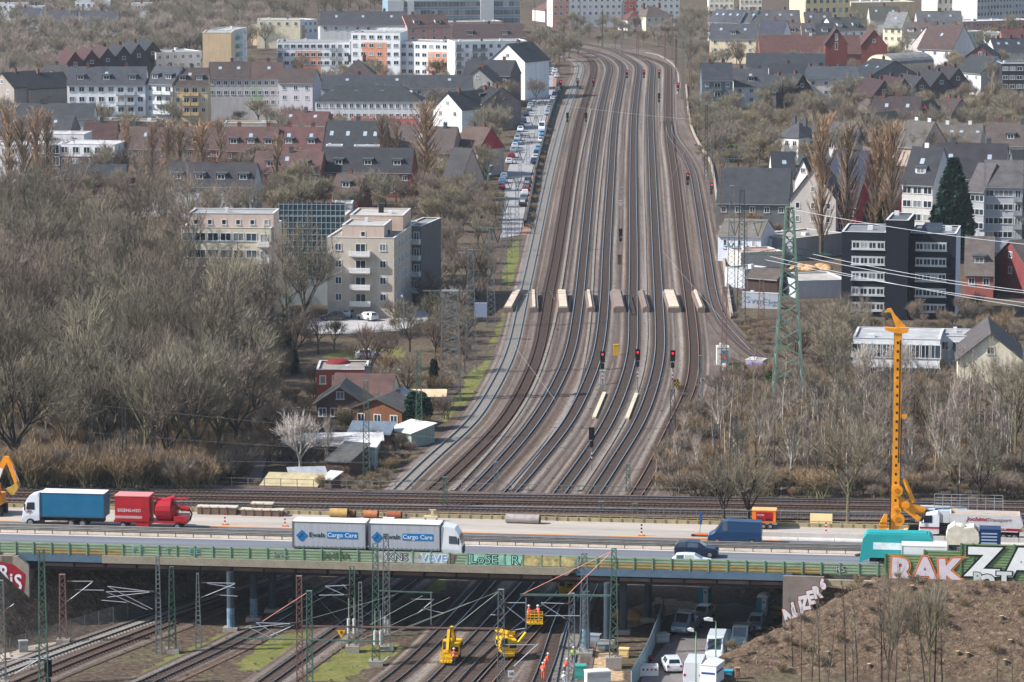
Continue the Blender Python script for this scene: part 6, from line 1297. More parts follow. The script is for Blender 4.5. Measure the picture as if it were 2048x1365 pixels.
for i,(xa,ya,xb,yb,yy) in enumerate(((1000,1182,800,1262,Pr.y),(1000,1182,905,1258,Pr.y),(625,1186,690,1254,Pq.y),(665,1192,760,1240,Pq.y),(845,1192,740,1250,Pq.y+8),(940,1205,760,1275,Pr.y+6),(560,1255,790,1190,Pq.y+9),(700,1290,900,1195,Pr.y+4))):
    wire('greenish contact wire below the bridge, %s in order'%nth(i),PD(xa,ya,yy),PD(xb,yb,yy),.016,mat((120,134,128),.5,.3,0))
# ---------------------------------------------------------------- signals
REDL=mat((255,20,40),.4,0,0,emit=3.2); SBK=mat((18,20,24),.6,0,.1); YEL=mat((216,166,40),.6,0,.15,1)
def signal(label,px,py,by,on=True,w_=.75,hh=1.7):
    P=PZ(px,by); z=TOPZ(P,py); r=empty('railway_signal',P,0,label,'signal'); mb=MB(); mb.tube((0,.1,0),(0,.1,z),.08,.08,7); mb.bar((-.3,.15,.0),(-.3,.15,z-1),.04,.04)
    for k in range(int(z/1.0)): mb.bar((-.3,.15,k),(0,.12,k),.03,.03)
    mb.build('post',[MGR],r)
    mb=MB(); mb.box(-w_/2,w_/2,-.1,.12,z-hh*.72,z+hh*.28); mb.box(-w_/2+.05,w_/2-.05,-.35,-.1,z+hh*.2,z+hh*.25); mb.build('signal_head',[SBK],r)
    if on: mb=MB(); mb.tube((0,-.12,z),(0,-.17,z),.14,.14,12); mb.build('red_lamp',[REDL],r)
    mb=MB(); mb.box(-w_*.35,w_*.35,-.05,.1,z-hh*.72-1.0,z-hh*.72-.2); mb.build('lower_head',[SBK],r)
    if by>500:
        mb=MB()
        for k in range(4): mb.box(-.09,.09,-.02,.04,z-hh*.72-2.0-k*.28,z-hh*.72-1.75-k*.28,k%2)
        mb.build('marker_plate',[WHITE,RED],r)
for lab,x,y,b in (('red signal left of the middle track, left of the big three',1205,709,782),('red signal on the middle track, centre of the big three',1275,705,785),('red signal by the grey ballast, right of the big three',1345,707,788),
    ('red signal near the junction with short white arm',1375,351,412),('red signal on the retaining wall beside the warehouse',1423,370,408),('far red signal at the street end, leftmost',1121,164,190),('far red signal over the leftmost track',1155,160,192),('far red signal over the second track',1187,160,194),
    ('far red signal over the fourth track',1254,143,178),('far red signal over the middle track',1288,143,180),('far red signal left of the single right track',1318,143,182),('far red signal beside the far retaining kerb',1356,169,200)): signal(lab,x,y,b)
for lab,x,y,b in (('dark rear side of a signal over the leftmost track',1135,229,260),('dark rear side of a signal over the second track',1172,229,260),('dark signal box standing between fourth and middle track',1241,462,490),('dark tall signal seen from behind low in the fan',1183,862,945),('dark signal seen from behind left of the single right track',1318,190,226),('dark box signal attached under the green mast, bottom left',97,1330,1378)): signal(lab,x,y,b,False)
# light wells of the underpass between the tracks
WELL=mat((196,180,160),.85,0,.25,.8,fine=.05); WSD=mat((124,108,100),.9,0,.2,.8)
for i,(x,w_,c) in enumerate(((1016,.85,0),(1068,.75,1),(1127,.95,0),(1182,.65,1),(1239,1.1,2),(1292,.6,2),(1349,1.15,0),(1403,.65,1))):
    P=PZ(x,627); r=empty('light_well',P,0,['tilted long pale box beside the leftmost track','narrow pale box between the first and second track','wide bright box between the second and third track','narrow box between the third and fourth track','wide grey box left of the middle track','narrow dark box right of the middle track','wide pale box left of the rusty railed track','narrow box between the rusty railed and curved track'][i],'underpass skylight','concrete light wells across the fan')
    L_=23; mb=MB(); mb.box(-w_,w_,0,L_,0,1.0,0); mb.build('curb',[WSD],r); mb=MB(); mb.rprism([(0,1.0),(L_,1.0),(L_,1.25),(0,1.25)],-w_*.35 if i%2 else -w_*.72,w_*.35 if i%2 else w_*.72,0); mb.build('cover',[[WELL,WELL,mat((136,120,110),.85,0,.25,.8)][c]],r)
    if i==0: r.rotation_euler=(0,0,-.07)
r=empty('check_loop',PZ(1266,634),0,'long steel loop lying between the rails of the middle track','steel loop'); mb=MB()
pts=[(-.45,1.5),(-.45,23),(-.2,25),(.2,25),(.45,23),(.45,1.5),(.2,0),(-.2,0),(-.45,1.5)]
for a,b in zip(pts,pts[1:]): mb.bar((a[0],a[1],.45),(b[0],b[1],.45),.12,.12)
mb.build('loop_frame',[mat((70,66,66),.6,.3,.2)],r)
for i,(xa,ya,xb,yb) in enumerate(((1188,836,1209,786),(1254,838,1273,788))):
    a=PZ(xa,ya,.3); b=PZ(xb,yb,.3); mb=MB(); mb.bar((0,0,0),b-a,.55,.3); tag(mb.build('concrete_beam',[mat((196,184,160),.9,0,.1)],None,a),'long pale concrete beam lying below the %s big red signal'%('left','middle')[i],'beam')
for i,(x,y,t) in enumerate(((1241,412,402),(1239,530,510),(1243,388,376),(1232,712,690),(1205,770,742),(1352,775,760))):
    P=PZ(x,y); z=TOPZ(P,t); mb=MB(); mb.box(-.4,.4,-.25,.25,0,z); mb.box(-.45,.45,-.3,.3,z,z+.08); tag(mb.build('track_cabinet',[[mat((170,170,168),.7,0,.1),mat((96,70,60),.8,0,.2),mat((140,140,140),.7,0,.1),YEL][i%4]],None,P),'small trackside box between the tracks, %s seen from the far end'%nth(i),'trackside cabinet')
# triangle sign and small signs
r=empty('trackside_sign',PZ(683,1316),0,'yellow downward pointing triangle sign left of the counterweights','sign'); mb=MB(); mb.tube((0,0,0),(0,0,2.9),.04,.04,6); mb.build('post',[MGR],r); mb=MB(); mb.prism([(0,2.1),(.48,2.95),(-.48,2.95)],-.06,-.02); mb.build('sign_plate',[mat((236,176,40),.5,0,.03)],r); lettering('9',.55,SBK,r,(0,-.08,2.68),(PI/2,0,0),'lettering')
r=empty('trackside_sign',PZ(1022,1372),0,'white sign with the number ten by the lower tracks','sign'); mb=MB(); mb.tube((0,0,0),(0,0,1.5),.04,.04,6); mb.build('post',[MGR],r); mb=MB(); mb.box(-.32,.32,-.06,-.02,.9,1.6); mb.build('sign_plate',[WHITE],r); lettering('10',.5,SBK,r,(0,-.08,1.25),(PI/2,0,0),'lettering')
r=empty('trackside_sign',PZ(1405,774),.1,'small white square sign with dark red middle right of the rusty track','sign'); mb=MB(); mb.tube((0,0,0),(0,0,1.0),.04,.04,6); mb.build('post',[MGR],r); mb=MB(); mb.box(-.35,.35,-.05,-.01,.8,1.4); mb.box(-.2,.2,-.07,-.04,.92,1.28,1); mb.build('sign_plate',[WHITE,RED],r)
r=empty('trackside_sign',PZ(1354,790),.1,'black and yellow chequered board below the right red signal','sign'); mb=MB(); mb.tube((0,0,0),(0,0,1.6),.04,.04,6); mb.build('post',[MGR],r); mb=MB()
for i in range(4):
    for j in range(4): mb.box(-.4+i*.2,-.2+i*.2,-.05,-.01,1.2+j*.25,1.45+j*.25,(i+j)%2)
mb.build('sign_plate',[YEL,SBK],r)
# ---------------------------------------------------------------- vehicles
def paint(c): return mat(c,.28,.15,.04,.6,spec=.6)
def loft(mb,st,m=0):
    n=len(mb.v)
    for (x,zb,zm,zt,wb,wt) in st: mb.v+=[(x,-wb*.94,zb),(x,-wb,zb+(zm-zb)*.5),(x,-wb*.98,zm),(x,-wt,zt),(x,wt,zt),(x,wb*.98,zm),(x,wb,zb+(zm-zb)*.5),(x,wb*.94,zb)]
    k=8
    for i in range(len(st)-1):
        for j in range(k): mb.f.append((n+i*k+j,n+i*k+(j+1)%k,n+(i+1)*k+(j+1)%k,n+(i+1)*k+j)); mb.m.append(m)
    e=n+(len(st)-1)*k; mb.f+=[tuple(n+k-1-j for j in range(k)),tuple(e+j for j in range(k))]; mb.m+=[m,m]
def glassq(mb,a,b,side,ins=(.06,.94,.08,.9),off=.015):
    def ring(s): x,zb,zm,zt,wb,wt=s; return [Vector((x,-wb*.98,zm)),Vector((x,-wt,zt)),Vector((x,wt,zt)),Vector((x,wb*.98,zm))]
    A,B_=ring(a),ring(b)
    for (i,j) in {'L':((0,1),),'R':((3,2),),'W':((1,2),),'S':((0,1),(3,2))}[side]:
        p=[A[i],B_[i],B_[j],A[j]]
        def bl(u,v): return (p[0]*(1-u)+p[1]*u)*(1-v)+(p[3]*(1-u)+p[2]*u)*v
        Q=[bl(ins[0],ins[2]),bl(ins[1],ins[2]),bl(ins[1],ins[3]),bl(ins[0],ins[3])]
        nn=(Q[1]-Q[0]).cross(Q[3]-Q[0]); nn.normalize(); c=sum(Q,Vector())/4
        if nn.dot(c-Vector((c.x,0,.6)))<0: nn=-nn
        mb.q([q+nn*off for q in Q])
def wheels(r,xs_,w,rad=.32,axles=True):
    for x in xs_:
        for s in(-1,1):
            mb=MB(); mb.tube((x,s*(w-.2),rad),(x,s*(w+.01),rad),rad,rad,14,0); o=mb.build('wheel',[TYRE],r); mb=MB(); mb.tube((x,s*(w+.0),rad),(x,s*(w+.03),rad),rad*.6,rad*.55,12,0); mb.build('rim',[RIM],o)
HATCH=[(-2.15,.35,.78,.8,.8,.74),(-2.08,.24,.92,1.02,.88,.72),(-1.65,.22,.95,1.4,.9,.62),(-.8,.2,.94,1.47,.9,.64),(.2,.2,.93,1.44,.9,.64),(1.0,.2,.9,.97,.9,.74),(1.85,.22,.76,.82,.87,.72),(2.13,.32,.58,.62,.8,.7)]
def car(name,label,st,col,loc,rz,wx=(-1.35,1.35),side=((2,3),(3,4)),ws=((1,2),(4,5)),cat='car',rad=.32,lights=True,group=None,lf=None):
    r=empty(name,loc,rz,label,cat,group); mb=MB(); loft(mb,st); W_=max(s[4] for s in st); mb.build('body',[paint(col)],r)
    for a,b in side: mb=MB(); glassq(mb,st[a],st[b],'S'); mb.build('window',[GLASS],r)
    for a,b in ws: mb=MB(); glassq(mb,st[a],st[b],'W'); mb.build('windscreen' if b>2 else 'rear_window',[GLASS],r)
    wheels(r,wx,W_,rad)
    if lights:
        s=st[-1]; t=st[0]
        for k in(-1,1):
            mb=MB(); mb.box(s[0]-.12,s[0]+.02,k*s[4]*.72-.14,k*s[4]*.72+.14,s[2]-.08,s[2]+.06); mb.build('headlight',[WHITE],r); mb=MB(); mb.box(t[0]-.02,t[0]+.1,k*t[4]*.85-.12,k*t[4]*.85+.12,t[2]-.14,t[2]+.1); mb.build('tail_light',[mat((170,20,28),.4,0,0)],r)
        mb=MB(); mb.box(t[0]-.03,t[0]-.005,-.26,.26,.5,.62); mb.build('number_plate',[WHITE],r)
    return r
def sc_st(st,sx=1,sy=1,sz=1): return [(a*sx,b*sz,c*sz,d*sz,e*sy,f*sy) for a,b,c,d,e,f in st]
SUV=[(-2.35,.5,.95,1.0,.86,.8),(-2.3,.3,1.1,1.2,.95,.8),(-1.95,.28,1.12,1.62,.97,.7),(-1.0,.26,1.12,1.74,.97,.74),(.3,.26,1.1,1.7,.97,.74),(1.15,.26,1.06,1.14,.97,.82),(2.1,.28,.95,1.02,.95,.8),(2.38,.4,.75,.8,.88,.78)]
VAN=[(-2.95,.45,1.3,1.35,.95,.9),(-2.9,.3,1.5,2.55,.99,.86),(.75,.3,1.45,2.62,.99,.86),(1.35,.3,1.4,2.5,.99,.84),(2.2,.3,1.25,1.42,.98,.82),(2.85,.34,.98,1.06,.94,.78),(2.98,.45,.7,.76,.86,.74)]
def mwp(px,v,z=8.015): u=ux(px,v); return MW(u,v,z)
car('suv','dark blue suv driving right in front of the blue van',SUV,(26,38,62),mwp(1393,7.4),YAW,side=((2,3),(3,4)),wx=(-1.45,1.5),rad=.38,cat='car')
car('parked_car','white estate car whose roof shows above the green noise barrier',sc_st(HATCH,1.05,1,1),(215,218,222),mwp(1385,1.9),YAW)
car('panel_van','dark blue panel van driving left beside the concrete barrier blocks',VAN,(22,58,96),mwp(1470,15.0),YAW+PI,side=((2,3),),ws=((3,4),),wx=(-1.9,1.9),rad=.36,cat='van')
car('parked_car','light blue car behind the tall graffiti wall at the right edge',sc_st(HATCH,1.08,1.02,1),(60,150,190),mwp(2018,5),YAW)
# lorries
def box_body(r,x0,x1,w,z0,z1,side,roof,name='box_body',ribs=0,frame=None):
    mb=MB(); mb.box(x0,x1,-w,w,z0,z1-.06,0); mb.box(x0-.02,x1+.02,-w-.02,w+.02,z1-.06,z1,1); o=mb.build(name,[side,roof],r)
    fr=frame or mat((110,114,118),.5,.3,.1); mb=MB()
    for x in (x0,x1):
        for s in(-1,1): mb.box(x-.05,x+.05,s*w-.05,s*w+.05,z0,z1+.01)
    for s in(-1,1): mb.box(x0,x1,s*(w+.01)-.02,s*(w+.01)+.02,z0-.04,z0+.12); mb.box(x0,x1,s*(w+.01)-.02,s*(w+.01)+.02,z1-.12,z1-.02)
    mb.build('body_frame',[fr],o)
    if ribs:
        mb=MB()
        for k in range(ribs):
            x=x0+(x1-x0)*(k+.5)/ribs; mb.box(x-.03,x+.03,-w-.025,-w,z0-.02,z0+.2)
        mb.build('curtain_buckles',[DARK],o)
    return o
def cab(r,x,col,front=1,high=3.7,w=1.22,sleeper=2.1):
    f=front
    st=[(x,.75,2.0,high-.15,w,w*.92),(x+f*.2,.7,2.0,high,w,w*.93),(x+f*(sleeper-.75),.6,2.0,high-.25,w,w*.93),(x+f*(sleeper-.35),.55,1.95,high-.85,w,w*.93),(x+f*sleeper,.5,1.75,2.0,w*.99,w*.93),(x+f*(sleeper+.08),.5,1.0,1.1,w*.97,w*.92)]
    if f<0: st=st[::-1]
    c=MB(); loft(c,st); o=c.build('cab',[paint(col)],r)
    g=MB()
    for s in(-1,1):
        a=x+f*(sleeper-1.35); b=x+f*(sleeper-.4); g.q([(a,s*(w+.012),1.95),(b,s*(w+.012),1.95),(b-f*.12,s*(w*.965+.02),2.75),(a,s*(w*.965+.02),2.8)])
    g.build('window',[GLASS],o); g=MB(); g.q([(x+f*(sleeper+.04),-w*.88,1.95),(x+f*(sleeper+.04),w*.88,1.95),(x+f*(sleeper-.3),w*.86,2.85),(x+f*(sleeper-.3),-w*.86,2.85)]); g.build('windscreen',[GLASS],o)
    g=MB(); g.box(*sorted((x+f*(sleeper+.06),x+f*(sleeper+.1))),-w*.8,w*.8,.75,1.5); g.build('grille',[DARK],o)
    for s in(-1,1): g=MB(); g.box(*sorted((x+f*(sleeper-.35),x+f*(sleeper-.2))),s*(w+.05)-.05,s*(w+.2),1.9,2.6); g.build('mirror',[DARK],o)
    return o
def chassis(r,x0,x1,z=.75): mb=MB(); mb.box(x0,x1,-.45,.45,z-.15,z+.25); mb.box(x0+1,x0+2,-1.1,-.5,z-.35,z+.1); mb.box(x0+1,x0+2,.5,1.1,z-.35,z+.1); mb.build('chassis',[DARK],r)
# swap body road train
EW=mat((166,170,178),.55,.1,.12,.9,stretch=(3,1,.2)); ERF=mat((222,214,206),.7,0,.06); LOGO=mat((20,108,170),.5,0,.03); LOGOT=mat((40,64,74),.5,0,.03)  # curtain grey has the grazing light on the sides painted in
P=mwp(590,2.6); r=empty('road_train',P,YAW,'white road train with two grey curtain bodies lettered Ewals Cargo Care','truck')
for (a,b) in ((0,7.95),(8.35,16.0)):
    o=box_body(r,a,b,1.25,1.15,4.0,EW,ERF,'swap_body',16); cx=(a+b)/2
    L1=lettering('Ewals',.7,LOGOT,r,(cx-1.32,-1.285,2.55),(PI/2,0,0),'lettering',.004,.012,1.12)
    mb=MB(); mb.box(cx-.2,cx+3.1,-1.285,-1.265,2.22,2.95); mb.build('logo_panel',[LOGO],r); lettering('Cargo Care',.66,mat((200,216,228),.5,0,0),r,(cx+1.45,-1.295,2.57),(PI/2,0,0),'lettering',.004,.008,1.02)
    mb=MB(); q=cx-2.95; mb.q([(q-.65,-1.28,2.45),(q,-1.28,1.8),(q+.65,-1.28,2.45),(q,-1.28,3.1)]); mb.build('logo_panel',[LOGO],r)
    mb=MB()
    for k in(-.28,0,.28): mb.bar((q+k-.22,-1.29,2.35+k+.18),(q+k+.12,-1.29,2.35+k-.2),.1,.01)
    mb.bar((q-.42,-1.29,2.3),(q+.05,-1.29,2.8),.09,.01); mb.build('logo_mark',[EW],r)
cab(r,16.15,(226,228,232),1,3.85,1.24,2.2); chassis(r,0,17)
wheels(r,(1.8,3.1,10.2,13.6,17.3),1.2,.48)
# blue tarpaulin lorry with white cab
BLT=mat((24,98,134),.5,0,.12,.5); P=mwp(120,15.6); r=empty('lorry',P,YAW,'white lorry with blue tarpaulin body driving left','truck')
box_body(r,-1.9,5.4,1.25,1.2,3.95,BLT,ERF,'tarpaulin_body',0,mat((60,84,100),.5,.3,.1)); cab(r,-2.05,(222,226,232),-1,3.75,1.22,1.9); chassis(r,-3.6,5.2); wheels(r,(-3.1,1.6,2.9),1.2,.47)
lettering('WWK',.32,mat((190,50,60),.6,0,0),r,(-3.3,-1.26,1.72),(PI/2,0,0))
# red machine trailer
RP=mat((168,20,34),.4,.1,.22,.6,spec=.5); P=mwp(305,15.4); r=empty('machine_trailer',P,YAW,'bright red machine trailer with round tank behind the blue lorry','trailer')
mb=MB(); mb.box(-4.0,-.1,-1.2,1.2,.95,3.75,0); mb.box(-4.05,-.05,-1.25,1.25,3.75,3.85,1); mb.box(-4.0,-.9,-1.215,-1.2,1.25,1.55,2); o=mb.build('machine_housing',[RP,mat((214,130,128),.5,0,.1),mat((190,150,150),.5,.2,.1)],r)
lettering('EIGENS-H2O',.5,WHITE,r,(-2.35,-1.23,2.15),(PI/2,0,0),xs=.95)
mb=MB(); mb.box(-4.2,4.2,-1.0,1.0,.75,.98); mb.box(-1.6,-.2,-1.1,1.1,.3,.75); mb.box(2.7,4.1,-1.1,1.1,.98,1.6); mb.build('frame',[RP],r)
mb=MB(); mb.tube((.3,0,2.2),(.7,0,2.2),.7,1.25,14); mb.tube((.7,0,2.2),(2.3,0,2.2),1.25,1.25,14); mb.tube((2.3,0,2.2),(2.9,0,2.2),1.25,.75,14); mb.build('tank',[RP],r,smooth=False)
mb=MB(); mb.tube((.1,-.8,1),(.1,-.8,3.6),.12,.12,8); mb.tube((.1,-.8,3.6),(1.2,-.3,3.3),.12,.12,8); mb.tube((1.8,0,3.4),(4.2,-.2,3.5),.14,.1,8); mb.tube((2.9,-.3,2.5),(4.3,-.3,2.3),.28,.28,8); mb.tube((1.6,0,3.3),(2.6,0,3.6),.2,.2,8)
for a,b in (((4.2,-.2,2.4),(4.6,-.3,1.8)),((4.6,-.3,1.8),(4.4,-.3,1.1)),((2.4,-.9,3.2),(3.6,-.9,2.3))): mb.tube(a,b,.1,.1,7,1)
mb.build('pipework',[RP,DARK],r); wheels(r,(-3.1,3.1),1.15,.42)
# turquoise tarpaulin truck and white box van behind the wall
TQ=mat((44,150,152),.45,0,.06,.6); P=mwp(1720,4.6); r=empty('tanker_truck',P,YAW,'turquoise bulk truck half hidden behind the white box truck','truck')
mb=MB(); mb.prism([(-.1,.6),(0.3,3.2),(.7,3.75),(7.3,3.75),(7.7,3.3),(7.7,1.2),(1.2,1.2)],-1.25,1.25,0); mb.box(1.4,7.0,-1.27,-1.25,2.1,2.85,1); mb.build('bulk_body',[TQ,mat((206,222,222),.6,0,.15,2)],r)
mb=MB(); mb.box(.9,7,-.9,.9,3.75,3.85); mb.build('hatch',[mat((30,150,150),.5,0,.1)],r); chassis(r,1,8); wheels(r,(5.5,6.8),1.15,.48)
P=mwp(1803,1.9); r=empty('box_truck',P,YAW,'white box truck behind the stepped noise wall','truck'); box_body(r,0,4.7,1.05,.8,3.15,mat((224,226,228),.5,0,.04),ERF,'box_body',0,WHITE); cab(r,4.75,(226,228,230),1,2.5,1.0,1.5); chassis(r,.2,5.5,.6); wheels(r,(1.2,5.6),.95,.36)
# cream truck with dark load beyond
P=mwp(1897,13.8); r=empty('flatbed_truck',P,YAW,'cream tarpaulin truck with dark blue machine behind the graffiti wall','truck'); mb=MB(); mb.prism([(-.2,.9),(3.2,.9),(3.2,2.3),(2.7,2.9),(1.6,2.75),(.6,3.1),(-.1,2.6),(-.3,1.8)],-1.15,1.15); mb.ball((1.2,-.2,2.6),.8,.7,k=9,j=6); mb.build('tarpaulin',[mat((206,198,178),.8,0,.2,1)],r)
mb=MB(); mb.box(3.3,5.6,-1.1,1.1,.8,2.7,0)
for k in range(4): mb.box(3.5,5.2,-1.14,-1.1,1.1+k*.35,1.25+k*.35,1)
mb.build('engine_cover',[mat((24,48,84),.4,0,.1),mat((150,170,196),.5,0,0)],r); chassis(r,0,5.6,.7); wheels(r,(.8,4.6),1.0,.42)
# dump truck
DW=mat((204,200,200),.6,.1,.12,.8); DR=mat((160,24,46),.5,0,.05); P=mwp(1838,20.6); r=empty('dump_truck',P,YAW,'white tipper truck with red stripe and grey trough body beside the drill rig','truck')
cab(r,2.2,(224,226,230),-1,2.95,1.22,2.15); mb=MB(); mb.box(.05,2.2,-1.245,-1.225,1.3,1.5); mb.build('stripe',[DR],r); chassis(r,.3,11)
mb=MB(); mb.prism([(3.5,1.2),(10.8,1.1),(11.4,1.9),(11.0,3.0),(3.3,3.05)],-1.25,-1.15,0); mb.prism([(3.5,1.2),(10.8,1.1),(11.4,1.9),(11.0,3.0),(3.3,3.05)],1.15,1.25,0); mb.box(3.4,3.5,-1.15,1.15,1.2,3.05); mb.box(3.5,10.8,-1.15,1.15,1.15,1.3); mb.prism([(10.8,1.1),(11.4,1.9),(11.0,3.0),(10.95,3.0),(11.3,1.9),(10.7,1.15)],-1.15,1.15,0)
tb=mb.build('tipper_body',[DW],r); mb=MB(); mb.box(3.5,11,-1.15,1.15,1.3,2.75); mb.build('sand_load',[mat((170,146,120),.95,0,.2,1)],tb)
mb=MB(); mb.prism([(4.3,1.3),(10.9,1.25),(11.1,1.5),(4.3,1.62)],-1.27,-1.255,0); mb.build('stripe',[DR],tb); lettering('Jochims',.6,DR,r,(6.3,-1.27,2.5),(PI/2,0,0),xs=1.2,shear=.2,off=.01); lettering('Transport',.55,mat((150,110,120),.6,0,0),r,(8.7,-1.27,2.45),(PI/2,0,0),xs=1.2,shear=.2); lettering('47551 Bedburg 02 8 82 21 - 80 14 30',.28,WHITE,r,(7.4,-1.285,1.44),(PI/2,0,0))
wheels(r,(.9,8.1,9.3,10.5),1.15,.48)
# drill rig
RY=mat((216,142,28),.5,.05,.25,.9,spec=.4); RYD=mat((170,104,20),.6,.05,.25,1)
P=mwp(1790,22.2,8.02); r=empty('drill_rig',P,YAW,'tall yellow drilling rig mast with crane head beside the motorway','drilling rig')
def rz_(py): return TOPZ(P,py)-P.z
k_=P.y/7111.0
def rx(px): return (px-1790)*k_
H1=rz_(662); mb=MB(); mb.box(-.42,.42,-.35,.35,rz_(925),H1,0); mb.prism([(-.5,rz_(1060)),(.35,rz_(1060)),(.45,rz_(925)),(-.42,rz_(925))],-.35,.35,0)
mb.build('mast',[RY],r); mb=MB()
for i in range(19): z=rz_(685+i*17.5); mb.box(-.12,.1,-.37,-.34,z-.14,z+.14,0)
mb.box(-.46,-.42,-.3,.3,rz_(925),H1,0); mb.box(.2,.3,-.38,-.35,rz_(925),H1-1,0); mb.build('mast_openings',[DARK],r)
mb=MB(); mb.prism([(rx(1763),rz_(655)),(rx(1812),rz_(658)),(rx(1808),rz_(665)),(rx(1797),rz_(667)),(rx(1783),rz_(665)),(rx(1764),rz_(660))],-.5,.5,0); mb.prism([(rx(1785),rz_(655)),(rx(1774),rz_(624)),(rx(1762),rz_(626)),(rx(1768),rz_(618)),(rx(1775),rz_(617)),(rx(1783),rz_(630)),(rx(1808),rz_(655))],-.15,.15,0); mb.build('crane_head',[RY],r)
mb=MB(); mb.box(.42,rx(1810),-.3,.3,rz_(836),rz_(828)); mb.box(.3,rx(1806),-.2,.2,rz_(908),rz_(902)); mb.build('bracket',[RY],r)
mb=MB(); mb.tube((rx(1798),-.1,rz_(836)),(rx(1796),-.1,rz_(975)),.17,.17,8); mb.build('kelly_bar',[mat((20,64,104),.4,.2,.1)],r)
mb=MB(); mb.tube((-.62,-.2,rz_(1070)),(-.62,-.2,rz_(700)),.03,.03,5); mb.box(-.62,-.48,-.3,.3,0.2,rz_(925)); mb.build('cable_guide',[mat((70,50,44),.7,0,.2)],r)
mb=MB(); mb.tube((rx(1797),0,rz_(930)),(rx(1806),0,rz_(960)),.1,.1,8,1); mb.tube((rx(1806),0,rz_(958)),(rx(1826),0,rz_(1004)),.25,.25,10,0); mb.tube((rx(1797),.5,rz_(930)),(rx(1806),.5,rz_(960)),.1,.1,8,1); mb.tube((rx(1806),.5,rz_(958)),(rx(1826),.5,rz_(1004)),.25,.25,10,0); mb.build('hydraulic_cylinder',[RY,ALU],r)
for (x,y,rr) in ((1793,980,.65),(1794,1020,.45),(1796,1038,.72)): mb=MB(); mb.tube((rx(x),-.6,rz_(y)),(rx(x),-.2,rz_(y)),rr,rr,16,0); mb.tube((rx(x),-.64,rz_(y)),(rx(x),-.6,rz_(y)),rr*.45,rr*.45,10,1); mb.build('winch_drum',[RY,RYD],r)
mb=MB(); mb.bar((rx(1790),0,rz_(995)),(rx(1815),0,rz_(1012)),.5,.8); mb.bar((rx(1812),0,rz_(1010)),(rx(1850),.2,rz_(1022)),.45,.8); mb.bar((rx(1800),0,rz_(1008)),(rx(1840),0,rz_(1038)),.35,.6); mb.tube((rx(1812),-.5,rz_(1008)),(rx(1812),.5,rz_(1008)),.4,.4,12); mb.build('linkage_arm',[RY],r)
mb=MB(); mb.prism([(rx(1752),0.05),(rx(1773),.05),(rx(1774),rz_(1030)),(rx(1768),rz_(1028)),(rx(1764),rz_(1036)),(rx(1758),rz_(1048)),(rx(1757),rz_(1060)),(rx(1750),rz_(1062))],-.9,.2,0); mb.tube((rx(1762),-.3,0),(rx(1762),-.3,.25),.75,.75,14,0)
for z in (.5,1.0,1.4): mb.box(rx(1756),rx(1774),-.95,-.9,z,z+.1,1)
mb.build('rotary_head',[RYD if False else RY,RYD],r)
mb=MB(); mb.box(rx(1830),rx(1900),.6,3.4,1.3,2.7,0); mb.box(rx(1843),rx(1870),.3,1.5,1.3,2.95,0); mb.box(rx(1848),rx(1866),.27,.3,2.1,2.75,1); mb.box(rx(1905),rx(1916),.5,.9,2.3,2.9,2); ub=mb.build('upper_carriage',[mat((206,210,212),.5,0,.1),GLASS,YEL],r)
mb=MB()
for i in range(9):
    x=rx(1868)+i*.95; mb.bar((x,1.0,2.7),(x,1.0,4.1),.05,.05); mb.bar((x,3.0,2.7),(x,3.0,4.1),.05,.05)
for z in(3.4,4.1): mb.bar((rx(1868),1.0,z),(rx(1868)+7.6,1.0,z),.05,.05); mb.bar((rx(1868),3.0,z),(rx(1868)+7.6,3.0,z),.05,.05)
mb.build('guard_rail',[ALU],ub); mb=MB(); mb.box(rx(1868),rx(1935),1.0,3.0,2.5,2.72); mb.build('deck_platform',[mat((150,164,170),.5,.2,.1)],ub)
for yy in (.4,3.2): mb=MB(); mb.prism([(rx(1815),.3),(rx(1820),.02),(rx(1905),.02),(rx(1912),.4),(rx(1905),.9),(rx(1820),.9)],yy,yy+.7,0); mb.build('crawler_track',[DARK],r)
P=mwp(1812,24,8.02)
mb=MB(); 
for k in range(10): mb.ball((br_.uniform(-2.5,2.5),br_.uniform(-.5,.5),0),br_.uniform(.4,.9),.5,k=7,j=4)
tag(mb.build('earth_heap',[mat((196,156,108),.95,0,.25,1)],None,P,smooth=True),'small heap of yellow earth behind the drill rig foot','heap')
# excavator arm at the left edge
P=mwp(-14,21,8.02); r=empty('excavator',P,YAW,'orange and white excavator reaching in from the left edge','excavator'); k_=P.y/7111.0
def ex(px): return (px+14)*k_
def ez(py): return TOPZ(P,py)-P.z
OR=mat((226,140,34),.45,0,.1,.8); mb=MB(); mb.bar((ex(-16),0,ez(985)),(ex(4),0,ez(935)),.45,.7,1); mb.bar((ex(2),0,ez(940)),(ex(17),0,ez(915)),.4,.65,0); mb.build('boom',[OR,WHITE],r)
mb=MB(); mb.prism([(ex(14),ez(912)),(ex(22),ez(913)),(ex(31),ez(928)),(ex(39),ez(962)),(ex(33),ez(965)),(ex(22),ez(935))],-.25,.25,0); mb.build('dipper_arm',[OR],r); mb=MB(); mb.tube((ex(30),-.3,ez(930)),(ex(43),-.3,ez(960)),.07,.07,8); mb.build('hydraulic_cylinder',[ALU],r)
mb=MB(); mb.prism([(ex(38),ez(962)),(ex(43),ez(972)),(ex(32),ez(988)),(ex(24),ez(986)),(ex(16),ez(976)),(ex(26),ez(972))],-.5,.5,0); mb.build('bucket',[mat((186,150,70),.6,.2,.3,1)],r)
